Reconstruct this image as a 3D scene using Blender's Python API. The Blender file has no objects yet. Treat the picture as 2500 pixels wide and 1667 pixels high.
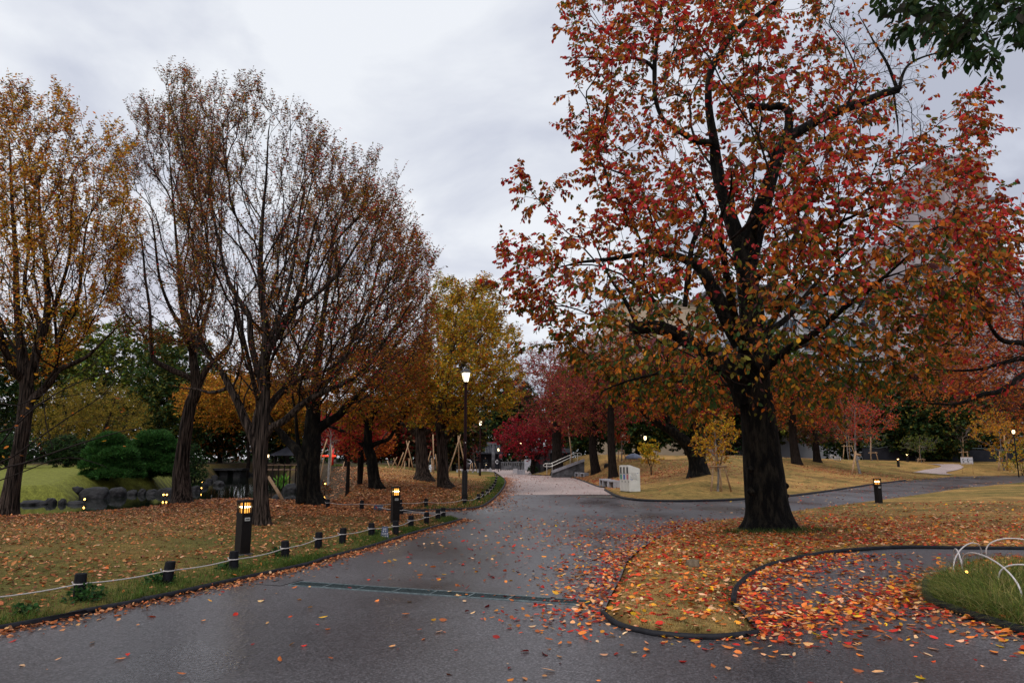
import bpy, bmesh, math, random
import numpy as np
from mathutils import Vector, Matrix
from mathutils.geometry import tessellate_polygon

SC = bpy.context.scene
COL = SC.collection
R0 = np.random.default_rng(7)
random.seed(5)

# ------------------------------------------------------------------ camera
FPX = 24.0 / 36.0 * 2500.0
HORIZ = 1118.0
PITCH = math.atan((HORIZ - 833.5) / FPX)
CAMZ = 1.6
cp, sp = math.cos(PITCH), math.sin(PITCH)
cam_d = bpy.data.cameras.new("camera")
cam = bpy.data.objects.new("camera", cam_d)
COL.objects.link(cam)
cam_d.lens = 24.0
cam_d.sensor_width = 36.0
cam_d.clip_end = 3000
cam_d.clip_start = 0.05
cam.location = (0, 0, CAMZ)
cam.rotation_euler = (math.pi / 2 + PITCH, 0, 0)
SC.camera = cam


def ray(u, v):
    a, b = (u - 1250.0) / FPX, (833.5 - v) / FPX
    return (a, cp - b * sp, sp + b * cp)


def U(u, v, z=0.0):
    d = ray(u, v)
    t = (z - CAMZ) / d[2]
    return (d[0] * t, d[1] * t)


def P(u, v, y):
    d = ray(u, v)
    t = y / d[1]
    return np.array((d[0] * t, y, CAMZ + d[2] * t))


# ------------------------------------------------------------------ numeric helpers
def ss(a, b, x):
    t = np.clip((x - a) / (b - a), 0, 1)
    return t * t * (3 - 2 * t)


def nrm(v):
    return v / np.maximum(np.linalg.norm(v, axis=-1, keepdims=True), 1e-9)


def vnoise(p, seed=0):
    p = np.asarray(p, float)
    i = np.floor(p).astype(np.int64)
    f = p - i
    f = f * f * (3 - 2 * f)
    out = 0
    for dx in (0, 1):
        for dy in (0, 1):
            for dz in (0, 1):
                h = (i[..., 0] + dx) * 374761393 + (i[..., 1] + dy) * 668265263 + (i[..., 2] + dz) * 2147483647 + seed * 144665
                h = (h ^ (h >> 13)) * 1274126177
                h = (h ^ (h >> 16)) & 0xFFFF
                w = (f[..., 0] if dx else 1 - f[..., 0]) * (f[..., 1] if dy else 1 - f[..., 1]) * (f[..., 2] if dz else 1 - f[..., 2])
                out = out + w * h / 65535.0
    return out


def vn2(x, y, s, seed=0):
    return vnoise(np.stack([x * s, y * s, np.zeros_like(x) + 0.5], -1), seed)


def sdist(poly, X, Y):
    X = np.asarray(X, float); Y = np.asarray(Y, float)
    best = np.full(X.shape, 1e9)
    inside = np.zeros(X.shape, bool)
    n = len(poly)
    for k in range(n):
        x0, y0 = poly[k]; x1, y1 = poly[(k + 1) % n]
        dx, dy = x1 - x0, y1 - y0
        L = dx * dx + dy * dy + 1e-12
        t = np.clip(((X - x0) * dx + (Y - y0) * dy) / L, 0, 1)
        d = np.hypot(X - x0 - t * dx, Y - y0 - t * dy)
        best = np.minimum(best, d)
        c = ((y0 > Y) != (y1 > Y)) & (X < (x1 - x0) * (Y - y0) / (y1 - y0 + 1e-12) + x0)
        inside ^= c
    return np.where(inside, -best, best)


def smooth_line(pts, step=0.3, closed=False):
    """Catmull-Rom resample of points of any dimension."""
    pts = np.array(pts, float)
    n = len(pts)
    out = []
    for k in range(n - 1):
        p0 = pts[max(k - 1, 0)]; p1 = pts[k]; p2 = pts[k + 1]; p3 = pts[min(k + 2, n - 1)]
        L = np.linalg.norm((p2 - p1)[:3])
        m = max(1, int(math.ceil(L / step)))
        for q in range(m):
            t = q / m
            out.append(0.5 * ((2 * p1) + (-p0 + p2) * t + (2 * p0 - 5 * p1 + 4 * p2 - p3) * t * t + (-p0 + 3 * p1 - 3 * p2 + p3) * t ** 3))
    out.append(pts[-1])
    return np.array(out)


# ------------------------------------------------------------------ mesh creation
def mesh_np(name, V, faces, mats, matidx=None, colors=None, smooth=False):
    """faces: list of int arrays (n,k)."""
    me = bpy.data.meshes.new(name)
    V = np.asarray(V, np.float32)
    me.vertices.add(len(V))
    me.vertices.foreach_set("co", V.ravel())
    tot = sum(f.size for f in faces); nf = sum(len(f) for f in faces)
    me.loops.add(tot); me.polygons.add(nf)
    me.loops.foreach_set("vertex_index", np.concatenate([f.ravel() for f in faces]).astype(np.int32))
    sizes = np.concatenate([np.full(len(f), f.shape[1]) for f in faces])
    starts = np.concatenate([[0], np.cumsum(sizes)[:-1]]).astype(np.int32)
    me.polygons.foreach_set("loop_start", starts)
    for m in (mats if isinstance(mats, (list, tuple)) else [mats]):
        me.materials.append(m)
    if matidx is not None:
        me.polygons.foreach_set("material_index", np.asarray(matidx, np.int32))
    if smooth:
        me.polygons.foreach_set("use_smooth", np.ones(nf, bool))
    if colors is not None:
        a = me.color_attributes.new("tone", 'FLOAT_COLOR', 'POINT')
        c = np.ones((len(V), 4), np.float32); c[:, :3] = colors
        a.data.foreach_set("color", c.ravel())
    me.update(calc_edges=True)
    return me


def link(name, me, parent=None, loc=None):
    o = bpy.data.objects.new(name, me)
    COL.objects.link(o)
    if parent is not None:
        o.parent = parent
    if loc is not None:
        o.location = loc
    return o


def tag(o, label=None, cat=None, group=None, kind=None):
    if label: o["label"] = label
    if cat: o["category"] = cat
    if group: o["group"] = group
    if kind: o["kind"] = kind
    return o


def thing(name, label, cat, loc=(0, 0, 0), rz=0.0, group=None):
    o = bpy.data.objects.new(name, None)
    COL.objects.link(o)
    o.empty_display_size = 0.1
    o.location = loc
    o.rotation_euler = (0, 0, rz)
    return tag(o, label, cat, group)


class MB:
    """collects boxes, tubes ... and builds one mesh object"""
    def __init__(s):
        s.v = []; s.f = []; s.m = []; s.sm = []

    def add(s, vs, fs, mi=0, smooth=False):
        b = len(s.v)
        s.v += [tuple(map(float, q)) for q in vs]
        s.f += [tuple(i + b for i in f) for f in fs]
        s.m += [mi] * len(fs); s.sm += [smooth] * len(fs)
        return s

    def box(s, c, size, rz=0.0, mi=0, taper=1.0, M=None):
        hx, hy, hz = size[0] / 2, size[1] / 2, size[2] / 2
        vs = []
        for z, k in ((-hz, 1.0), (hz, taper)):
            for x, y in ((-hx, -hy), (hx, -hy), (hx, hy), (-hx, hy)):
                vs.append(Vector((x * k, y * k, z)))
        Rm = Matrix.Rotation(rz, 3, 'Z') if M is None else M
        vs = [Rm @ q + Vector(c) for q in vs]
        return s.add(vs, [(3, 2, 1, 0), (4, 5, 6, 7), (0, 1, 5, 4), (1, 2, 6, 5), (2, 3, 7, 6), (3, 0, 4, 7)], mi)

    def bar(s, a, b, w, h=None, mi=0):
        a = Vector(a); b = Vector(b); d = (b - a); L = d.length
        q = d.to_track_quat('Z', 'Y').to_matrix()
        return s.box((a + b) / 2, (w, h or w, L), M=q, mi=mi)

    def tube(s, pts, r, n=8, mi=0, caps=True, smooth=True):
        pts = [Vector(p) for p in pts]
        rs = r if isinstance(r, (list, tuple, np.ndarray)) else [r] * len(pts)
        vs = []; prev = None
        for k, p in enumerate(pts):
            d = (pts[min(k + 1, len(pts) - 1)] - pts[max(k - 1, 0)]).normalized()
            ref = Vector((0, 0, 1)) if abs(d.z) < 0.93 else Vector((0, 1, 0))
            if prev is not None:
                x = (prev - d * prev.dot(d))
                x = x.normalized() if x.length > 1e-4 else d.cross(ref).normalized()
            else:
                x = d.cross(ref).normalized()
            prev = x; y = d.cross(x)
            for q in range(n):
                a = 2 * math.pi * q / n
                vs.append(p + (x * math.cos(a) + y * math.sin(a)) * rs[k])
        fs = []
        for k in range(len(pts) - 1):
            for q in range(n):
                fs.append((k * n + q, k * n + (q + 1) % n, (k + 1) * n + (q + 1) % n, (k + 1) * n + q))
        s.add(vs, fs, mi, smooth)
        if caps:
            b = len(s.v) - len(vs)
            s.f.append(tuple(b + q for q in reversed(range(n)))); s.m.append(mi); s.sm.append(False)
            e = b + (len(pts) - 1) * n
            s.f.append(tuple(e + q for q in range(n))); s.m.append(mi); s.sm.append(False)
        return s

    def lathe(s, prof, n=16, c=(0, 0, 0), mi=0, smooth=True, rot=0.0):
        """prof: (r, z) pairs from bottom to top"""
        vs = []
        for r, z in prof:
            for q in range(n):
                a = 2 * math.pi * q / n + rot
                vs.append((c[0] + r * math.cos(a), c[1] + r * math.sin(a), c[2] + z))
        fs = [(k * n + q, k * n + (q + 1) % n, (k + 1) * n + (q + 1) % n, (k + 1) * n + q) for k in range(len(prof) - 1) for q in range(n)]
        b = len(s.v)
        s.add(vs, fs, mi, smooth)
        s.f.append(tuple(b + q for q in reversed(range(n)))); s.m.append(mi); s.sm.append(False)
        e = b + (len(prof) - 1) * n
        s.f.append(tuple(e + q for q in range(n))); s.m.append(mi); s.sm.append(False)
        return s

    def build(s, name, mats, parent=None, loc=None, bevel=0.0):
        me = bpy.data.meshes.new(name)
        me.from_pydata(s.v, [], s.f)
        for m in (mats if isinstance(mats, (list, tuple)) else [mats]):
            me.materials.append(m)
        me.polygons.foreach_set("material_index", s.m)
        me.polygons.foreach_set("use_smooth", s.sm)
        me.update()
        o = link(name, me, parent, loc)
        if bevel:
            b = o.modifiers.new("bevel", 'BEVEL'); b.width = bevel; b.segments = 2; b.limit_method = 'ANGLE'
        return o


# ------------------------------------------------------------------ materials
def mat(name, col=(0.2, 0.2, 0.2), rough=0.7, spec=0.5, metal=0.0):
    m = bpy.data.materials.new(name)
    m.use_nodes = True
    b = m.node_tree.nodes["Principled BSDF"]
    b.inputs["Base Color"].default_value = (*col, 1)
    b.inputs["Roughness"].default_value = rough
    b.inputs["Specular IOR Level"].default_value = spec
    b.inputs["Metallic"].default_value = metal
    return m


def nd(m, t, **kw):
    n = m.node_tree.nodes.new(t)
    for k, v in kw.items():
        if k.startswith("i_"):
            n.inputs[k[2:].replace("_", " ")].default_value = v
        else:
            setattr(n, k, v)
    return n


def lk(m, a, b):
    m.node_tree.links.new(a, b)


def noisy(name, c1, c2, scale=5.0, rough=0.75, bump=0.3, bscale=None, spec=0.4, stretch=(1, 1, 1), detail=6, dist=0.02, contrast=(0.35, 0.65), metal=0.0, rough2=None):
    m = mat(name, c1, rough, spec, metal)
    b = m.node_tree.nodes["Principled BSDF"]
    tc = nd(m, "ShaderNodeTexCoord"); mp = nd(m, "ShaderNodeMapping")
    mp.inputs["Scale"].default_value = stretch
    lk(m, tc.outputs["Object"], mp.inputs["Vector"])
    n1 = nd(m, "ShaderNodeTexNoise", i_Scale=scale, i_Detail=detail, i_Roughness=0.6)
    lk(m, mp.outputs[0], n1.inputs["Vector"])
    r = nd(m, "ShaderNodeValToRGB")
    r.color_ramp.elements[0].position = contrast[0]; r.color_ramp.elements[0].color = (*c1, 1)
    r.color_ramp.elements[1].position = contrast[1]; r.color_ramp.elements[1].color = (*c2, 1)
    lk(m, n1.outputs["Fac"], r.inputs["Fac"]); lk(m, r.outputs["Color"], b.inputs["Base Color"])
    if rough2 is not None:
        mr = nd(m, "ShaderNodeMapRange"); mr.inputs["To Min"].default_value = rough; mr.inputs["To Max"].default_value = rough2
        lk(m, n1.outputs["Fac"], mr.inputs["Value"]); lk(m, mr.outputs[0], b.inputs["Roughness"])
    if bump:
        n2 = nd(m, "ShaderNodeTexNoise", i_Scale=bscale or scale * 3, i_Detail=5.0)
        lk(m, mp.outputs[0], n2.inputs["Vector"])
        bp = nd(m, "ShaderNodeBump"); bp.inputs["Strength"].default_value = bump; bp.inputs["Distance"].default_value = dist
        lk(m, n2.outputs["Fac"], bp.inputs["Height"]); lk(m, bp.outputs[0], b.inputs["Normal"])
    return m


def leaf_mat(name, transl=0.34, rough=0.6, gain=1.0, spec=0.12, tgain=1.35):
    m = mat(name, (0.2, 0.1, 0.05), rough, spec)
    nt = m.node_tree
    b = nt.nodes["Principled BSDF"]; out = nt.nodes["Material Output"]
    at = nd(m, "ShaderNodeAttribute", attribute_name="tone")
    tc = nd(m, "ShaderNodeTexCoord"); n = nd(m, "ShaderNodeTexNoise", i_Scale=60.0, i_Detail=2.0)
    lk(m, tc.outputs["Object"], n.inputs["Vector"])
    mr = nd(m, "ShaderNodeMapRange"); mr.inputs["To Min"].default_value = 0.65 * gain; mr.inputs["To Max"].default_value = 1.35 * gain
    lk(m, n.outputs["Fac"], mr.inputs["Value"])
    mul = nd(m, "ShaderNodeVectorMath", operation='SCALE')
    lk(m, at.outputs["Color"], mul.inputs[0]); lk(m, mr.outputs[0], mul.inputs["Scale"])
    lk(m, mul.outputs[0], b.inputs["Base Color"])
    if transl > 0:
        tr = nd(m, "ShaderNodeBsdfTranslucent"); mx = nd(m, "ShaderNodeMixShader")
        m2 = nd(m, "ShaderNodeVectorMath", operation='SCALE'); m2.inputs["Scale"].default_value = tgain
        lk(m, mul.outputs[0], m2.inputs[0])
        lk(m, m2.outputs[0], tr.inputs["Color"])
        mx.inputs[0].default_value = transl
        lk(m, b.outputs[0], mx.inputs[1]); lk(m, tr.outputs[0], mx.inputs[2]); lk(m, mx.outputs[0], out.inputs["Surface"])
    return m


def emit(name, col, strength):
    m = bpy.data.materials.new(name); m.use_nodes = True
    nt = m.node_tree; nt.nodes.clear()
    e = nt.nodes.new("ShaderNodeEmission"); o = nt.nodes.new("ShaderNodeOutputMaterial")
    e.inputs[0].default_value = (*col, 1); e.inputs[1].default_value = strength
    nt.links.new(e.outputs[0], o.inputs[0])
    return m


M = {}
M['leaf'] = leaf_mat("autumn_leaf")
M['leaf_small'] = leaf_mat("small_leaf", transl=0.32, tgain=1.3)
M['litter'] = leaf_mat("leaf_litter", transl=0.12, rough=0.55)
M['needle'] = leaf_mat("needle_leaf", transl=0.15, rough=0.6)
M['grass'] = leaf_mat("grass_blade", transl=0.25, rough=0.6)
M['bark_dark'] = noisy("cherry_bark", (0.003, 0.0026, 0.0024), (0.036, 0.030, 0.021), 6.0, 0.8, 1.0, 26.0, 0.12, (1.6, 1.6, 0.45), dist=0.04, contrast=(0.46, 0.74))
M['bark_brown'] = noisy("zelkova_bark", (0.007, 0.0052, 0.0045), (0.115, 0.084, 0.068), 9.0, 0.85, 1.0, 20.0, 0.08, (3, 3, 0.17), dist=0.04, contrast=(0.42, 0.68))
M['bark_thin'] = noisy("thin_bark", (0.010, 0.007, 0.006), (0.028, 0.020, 0.017), 20.0, 0.8, 0.0, None, 0.1)
M['bark_far'] = noisy("distant_bark", (0.008, 0.006, 0.005), (0.028, 0.021, 0.018), 6.0, 0.9, 0.3, 15.0, 0.05, (2, 2, 0.6))
M['bark_pale'] = noisy("pale_bark", (0.10, 0.085, 0.075), (0.30, 0.27, 0.25), 10.0, 0.85, 0.3, 30.0, 0.2, (1, 1, 0.5))
M['bamboo'] = noisy("stake_wood", (0.26, 0.15, 0.075), (0.48, 0.31, 0.18), 8.0, 0.75, 0.2, 30.0, 0.3, (1, 1, 0.3))
M['black_post'] = noisy("charred_post", (0.003, 0.003, 0.004), (0.012, 0.012, 0.016), 18.0, 0.7, 0.6, 40.0, 0.15, (1, 1, 0.25), dist=0.01)
M['rope'] = noisy("white_rope", (0.42, 0.38, 0.36), (0.62, 0.57, 0.54), 120.0, 0.85, 0.5, 250.0, 0.2, dist=0.003)
M['kerb'] = noisy("rubber_edging", (0.004, 0.004, 0.006), (0.018, 0.018, 0.023), 9.0, 0.45, 0.3, 60.0, 0.25, dist=0.004, rough2=0.75)
M['lamp_body'] = noisy("lamp_brown_metal", (0.006, 0.0045, 0.004), (0.011, 0.008, 0.007), 14.0, 0.55, 0.1, 60.0, 0.2)
M['maroon'] = noisy("maroon_paint", (0.014, 0.0025, 0.004), (0.024, 0.005, 0.007), 8.0, 0.5, 0.05, 40.0, 0.2)
M['white_hoop'] = noisy("white_hoop_paint", (0.55, 0.50, 0.48), (0.78, 0.73, 0.70), 25.0, 0.5, 0.1, 80.0, 0.4)
M['glow'] = emit("lamp_glow", (1.0, 0.42, 0.07), 1.6)
M['bulb'] = emit("lamp_bulb", (1.0, 0.80, 0.42), 22.0)
M['lamp_white'] = emit("street_lamp_glow", (1.0, 0.86, 0.58), 3.2)
M['lamp_far'] = emit("distant_lamp_glow", (1.0, 0.72, 0.38), 3.5)
M['concrete'] = noisy("bench_concrete", (0.28, 0.28, 0.31), (0.42, 0.42, 0.45), 4.0, 0.85, 0.2, 30.0, 0.3)
M['stone'] = noisy("grey_stone", (0.055, 0.055, 0.06), (0.15, 0.15, 0.16), 2.5, 0.85, 0.3, 14.0, 0.2)
M['rock'] = noisy("wet_rock", (0.004, 0.004, 0.004), (0.028, 0.026, 0.028), 2.2, 0.45, 0.8, 9.0, 0.25, rough2=0.9, dist=0.06)
M['steel'] = mat("brushed_steel", (0.62, 0.60, 0.55), 0.35, 0.5, 0.6)
M['galv'] = noisy("galvanised_steel", (0.10, 0.14, 0.15), (0.22, 0.28, 0.29), 14.0, 0.42, 0.1, 60, 0.5, metal=0.4)
M['dark_gap'] = mat("dark_gap", (0.004, 0.004, 0.005), 0.9, 0.2)
M['white_paint'] = noisy("off_white_panel", (0.60, 0.59, 0.54), (0.74, 0.73, 0.68), 3.0, 0.45, 0.0)
M['dark_wall'] = noisy("dark_wall", (0.014, 0.015, 0.021), (0.030, 0.031, 0.040), 0.8, 0.7, 0.1, 5, spec=0.1)
M['black'] = mat("black_paint", (0.006, 0.006, 0.008), 0.6, 0.15)
M['spot_glow'] = emit("amber_spot", (1.0, 0.50, 0.10), 9.0)
# ------------------------------------------------------------------ plan of the paths (metres)
def ul(pts, z=0.0):
    return [U(u, v, z) for u, v in pts]


KERB_LEFT = ul([(0, 1540), (128, 1516), (207, 1498), (300, 1481), (399, 1460), (548, 1426), (750, 1381), (795, 1366), (903, 1337), (1011, 1303), (1127, 1270)])
_a, _b = np.array(KERB_LEFT[1]), np.array(KERB_LEFT[0])
_e = _b + (_b - _a) / np.linalg.norm(_b - _a) * 9.0
KERB_LEFT = [tuple(_e)] + KERB_LEFT
SIDE_NEAR = ul([(1100, 1264), (1050, 1260), (985, 1254), (930, 1250)])
KERB_MID = ul([(915, 1248.5), (976, 1248.5), (1065, 1247), (1140, 1244), (1171, 1239), (1195, 1226), (1220, 1203), (1233, 1182), (1232, 1171), (1220, 1161), (1207, 1152)])
PLAZA = ul([(1150, 1149.5), (1000, 1148), (1000, 1140), (1345, 1140), (1335, 1150), (1300, 1157)])
KERB_PALE = ul([(1290, 1159), (1382, 1163), (1409, 1169), (1457, 1187), (1474, 1190)])
KERB_RIGHT = ul([(1477, 1197), (1508, 1213), (1555, 1222), (1649, 1225), (1754, 1223), (1815, 1220), (1927, 1212), (2000, 1203), (2028, 1199), (2133, 1183), (2211, 1173), (2329, 1163), (2447, 1161), (2500, 1161)])
_k = KERB_RIGHT[-1]
FAR_R = [(_k[0] + 25, _k[1] + 6), (_k[0] + 25, 48)]
LAWN_FAR = ul([(2500, 1177), (2342, 1192), (2211, 1212), (2159, 1219), (2081, 1229), (1929, 1249), (1814, 1264), (1720, 1274), (1658, 1291), (1600, 1315)])
TIP = ul([(1562, 1339), (1530, 1370), (1515, 1410), (1490, 1455), (1472, 1499)])
KERB_TIP = ul([(1472, 1499), (1499, 1522), (1540, 1538), (1594, 1550), (1701, 1559), (1780, 1557), (1850, 1548)])
INNER_GAP = ul([(1848, 1535), (1814, 1497), (1795, 1478)])
KERB_INNER = ul([(1791, 1471), (1795, 1445), (1811, 1423), (1839, 1401), (1887, 1379), (1973, 1359), (2037, 1349), (2133, 1341), (2228, 1338), (2356, 1340), (2500, 1341), (2760, 1345)])
ISLE_TOP = ul([(2760, 1362), (2500, 1361), (2404, 1361), (2356, 1375), (2300, 1395), (2265, 1420)])
KERB_ISLE = ul([(2262, 1425), (2263, 1450), (2278, 1475), (2324, 1492), (2388, 1514), (2467, 1538), (2560, 1568), (2760, 1640)])
PAVED = KERB_LEFT + SIDE_NEAR + KERB_MID + PLAZA + KERB_PALE + KERB_RIGHT + FAR_R + LAWN_FAR + TIP + KERB_TIP[1:] + INNER_GAP + KERB_INNER + ISLE_TOP + KERB_ISLE + [(14, -12), (-22, -12)]

WZ = -0.5
_crest = ul([(-160, 1262), (0, 1258), (45, 1258), (193, 1247), (298, 1237), (431, 1227), (595, 1224), (700, 1226), (742, 1225)], 0.12)
NEAR_SHORE = [(x, y + 1.6) for x, y in _crest]
POND = NEAR_SHORE + ul([(775, 1217), (770, 1195), (752, 1180), (690, 1167), (640, 1158), (600, 1158), (560, 1163), (500, 1172), (440, 1184), (400, 1197), (330, 1200), (260, 1204), (205, 1220), (120, 1224), (40, 1227), (-200, 1232)], WZ)


def H(X, Y, raw=False):
    X = np.asarray(X, float); Y = np.asarray(Y, float)
    dA = sdist(PAVED, X, Y)
    dP = sdist(POND, X, Y)
    h = -0.06 + 0.11 * np.clip((dA + 0.05) / 0.25, 0, 1)
    h = h + 0.10 * ss(0.2, 3.5, dA)
    # mound beyond the side path
    wx = np.where(X < -7, 5.0, 9.0)
    mid = 0.82 * ss(0.1, 9, dA) * np.exp(-((X + 7) / wx) ** 2) * np.exp(-((Y - 44) / 15) ** 2) * ss(19, 25, Y)
    h = h + mid * ss(6, 3, X)
    # rise on the right
    amp = 1.80 - 0.020 * np.clip(X - 12, 0, 34)
    side = ss(-1.5, 1.5, Y - (18 + 0.9 * X)) * ss(0.5, 3.5, X)
    ramp_ = 13.5 - 7.5 * ss(44, 54, Y) * ss(15, 8, X)
    h = h + amp * ss(0.0, 1.0, dA / ramp_) * side * (1 - 0.5 * ss(70, 120, Y))
    # bank beyond the pond on the left
    h = h + 0.75 * ss(30, 52, Y) * ss(-7, -14, X)
    # raised sedge bed
    h = h + 0.07 * ss(0.0, 0.6, dA) * ss(10, 9, Y) * ss(3.2, 4.4, X) * ss(3.0, 3.6, Y)
    # gentle unevenness
    h = h + (vn2(X, Y, 0.35, 3) - 0.5) * 0.09 * ss(0.4, 2.5, dA)
    h = h + (vn2(X, Y, 1.6, 4) - 0.5) * 0.03 * ss(0.2, 1.0, dA)
    t = ss(-0.3, 1.7, dP)
    h = -1.1 + (h + 1.1) * t
    return h


def Hs(x, y):
    return float(H(np.array([x]), np.array([y]))[0])


def G(u, v, ymax=130.0):
    """first point of the terrain met by the sight line"""
    d = ray(u, v)
    ys = np.concatenate([np.arange(3, 40, 0.1), np.arange(40, ymax, 0.25)])
    t = ys / d[1]
    X, Z = d[0] * t, CAMZ + d[2] * t
    h = np.maximum(H(X, ys), np.where(sdist(PAVED, X, ys) < 0, 0.0, -9))
    k = np.nonzero(Z <= h)[0]
    if len(k): k = k[0]
    else:
        q = np.where((ys > 20) & (ys < 80), (Z - h) / ys, 9); k = int(np.argmin(q))
    return np.array((X[k], ys[k], h[k]))


# ------------------------------------------------------------------ terrain
def axis(lo, hi, c0, c1, s0, grow):
    a = [c0]
    while a[-1] < c1: a.append(a[-1] + s0)
    s = s0
    while a[-1] < hi:
        s *= grow; a.append(a[-1] + s)
    b = [c0]; s = s0
    while b[-1] > lo:
        s *= grow; b.append(b[-1] - s)
    return np.array(sorted(set(b[1:] + a)))


gx = axis(-420, 420, -11.0, 13.0, 0.13, 1.03)
gy = axis(-30, 620, 4.0, 27.0, 0.13, 1.025)
GX, GY = np.meshgrid(gx, gy)
HH = H(GX, GY)
nx, ny = len(gx), len(gy)
idx = np.arange(nx * ny).reshape(ny, nx)
F4 = np.stack([idx[:-1, :-1], idx[:-1, 1:], idx[1:, 1:], idx[1:, :-1]], -1).reshape(-1, 4)


def lawn_tone(X, Y):
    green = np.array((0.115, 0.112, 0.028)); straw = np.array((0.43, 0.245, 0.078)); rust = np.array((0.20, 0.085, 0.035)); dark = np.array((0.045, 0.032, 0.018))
    n = vn2(X, Y, 0.28, 11) * 0.6 + vn2(X, Y, 1.1, 12) * 0.4
    n2 = vn2(X, Y, 0.16, 15) * 0.5 + vn2(X * 0.5, Y * 1.6, 0.5, 16) * 0.5
    c = np.zeros(X.shape + (3,)) + green
    def mix(c, col, t):
        return c + (col - c) * t[..., None]
    right = np.maximum(ss(1.5, 3.0, X), ss(.1, .5, X) * ss(18, 15, Y)) * (1 - ss(4.0, 4.4, X) * ss(9.9, 9.2, Y))
    c = mix(c, straw, right * np.clip(0.45 + 2.6 * (n2 - 0.38), 0.08, 1))
    c = mix(c, rust * 0.7, right * np.clip(2.0 * (vn2(X, Y, 0.45, 18) - 0.62), 0, 0.5))
    n3 = vn2(X, Y, 2.3, 19) * .5 + vn2(X, Y, 5.0, 20) * .5
    c = mix(c, green * 0.8, right * np.clip(3.2 * (n3 - 0.50), 0, 0.8))
    c = mix(c, straw * 0.62, (1 - right) * np.clip(2.4 * (n - 0.36), 0, 0.8))
    mound = ss(20.5, 24, Y) * ss(6, 3, X) * ss(-14, -11, X) * ss(70, 56, Y)
    c = mix(c, straw * np.array((0.95, 0.85, 0.8)), mound * np.clip(0.5 + 1.3 * (n - 0.4), 0.2, 1))
    c = mix(c, rust * 0.9, mound * ss(42, 24, Y) * 0.55)
    crest = ss(11, 18, Y) * ss(23, 21, Y) * ss(1, -1, X)
    c = mix(c, rust * 0.8, crest * 0.35)
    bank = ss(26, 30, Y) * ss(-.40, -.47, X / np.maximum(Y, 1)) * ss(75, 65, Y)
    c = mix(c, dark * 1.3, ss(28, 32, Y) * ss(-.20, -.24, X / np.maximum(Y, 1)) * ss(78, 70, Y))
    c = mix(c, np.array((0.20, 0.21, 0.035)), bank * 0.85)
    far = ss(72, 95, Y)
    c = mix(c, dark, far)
    return c


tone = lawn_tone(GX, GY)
dpn = sdist(POND, GX, GY)
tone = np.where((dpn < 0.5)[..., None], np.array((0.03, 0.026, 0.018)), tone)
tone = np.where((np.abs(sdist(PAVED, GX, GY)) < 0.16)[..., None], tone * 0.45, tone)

M['lawn'] = mat("lawn", (0.1, 0.1, 0.05), 0.95, 0.15)
_m = M['lawn']; _b = _m.node_tree.nodes["Principled BSDF"]
_at = nd(_m, "ShaderNodeAttribute", attribute_name="tone")
_tc = nd(_m, "ShaderNodeTexCoord")
_n1 = nd(_m, "ShaderNodeTexNoise", i_Scale=14.0, i_Detail=9.0, i_Roughness=0.85)
_n2 = nd(_m, "ShaderNodeTexNoise", i_Scale=3.2, i_Detail=6.0, i_Roughness=0.7)
lk(_m, _tc.outputs["Object"], _n1.inputs["Vector"]); lk(_m, _tc.outputs["Object"], _n2.inputs["Vector"])
_r1 = nd(_m, "ShaderNodeMapRange"); _r1.inputs["From Min"].default_value = 0.3; _r1.inputs["From Max"].default_value = 0.7
_r1.inputs["To Min"].default_value = 0.2; _r1.inputs["To Max"].default_value = 1.75
lk(_m, _n1.outputs["Fac"], _r1.inputs["Value"])
_r2 = nd(_m, "ShaderNodeMapRange"); _r2.inputs["From Min"].default_value = 0.3; _r2.inputs["From Max"].default_value = 0.7; _r2.inputs["To Min"].default_value = 0.55; _r2.inputs["To Max"].default_value = 1.35
lk(_m, _n2.outputs["Fac"], _r2.inputs["Value"])
_mm = nd(_m, "ShaderNodeMath", operation='MULTIPLY'); lk(_m, _r1.outputs[0], _mm.inputs[0]); lk(_m, _r2.outputs[0], _mm.inputs[1])
_sc = nd(_m, "ShaderNodeVectorMath", operation='SCALE'); lk(_m, _at.outputs["Color"], _sc.inputs[0]); lk(_m, _mm.outputs[0], _sc.inputs["Scale"])
lk(_m, _sc.outputs[0], _b.inputs["Base Color"])
_bp = nd(_m, "ShaderNodeBump"); _bp.inputs["Strength"].default_value = 0.9; _bp.inputs["Distance"].default_value = 0.03
lk(_m, _n1.outputs["Fac"], _bp.inputs["Height"]); lk(_m, _bp.outputs[0], _b.inputs["Normal"])

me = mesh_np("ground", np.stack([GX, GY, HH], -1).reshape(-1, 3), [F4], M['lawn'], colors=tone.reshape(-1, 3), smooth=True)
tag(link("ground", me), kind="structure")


def sheet(name, poly, z, m):
    vs = [(x, y, z) for x, y in poly]
    tris = tessellate_polygon([[Vector(q) for q in vs]])
    fs = []
    for t in tris:
        a, b, c = [Vector(vs[i]) for i in t]
        fs.append(t if (b - a).cross(c - a).z > 0 else (t[0], t[2], t[1]))
    me = bpy.data.meshes.new(name); me.from_pydata(vs, [], fs); me.materials.append(m); me.update()
    return tag(link(name, me), kind="structure")


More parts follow.
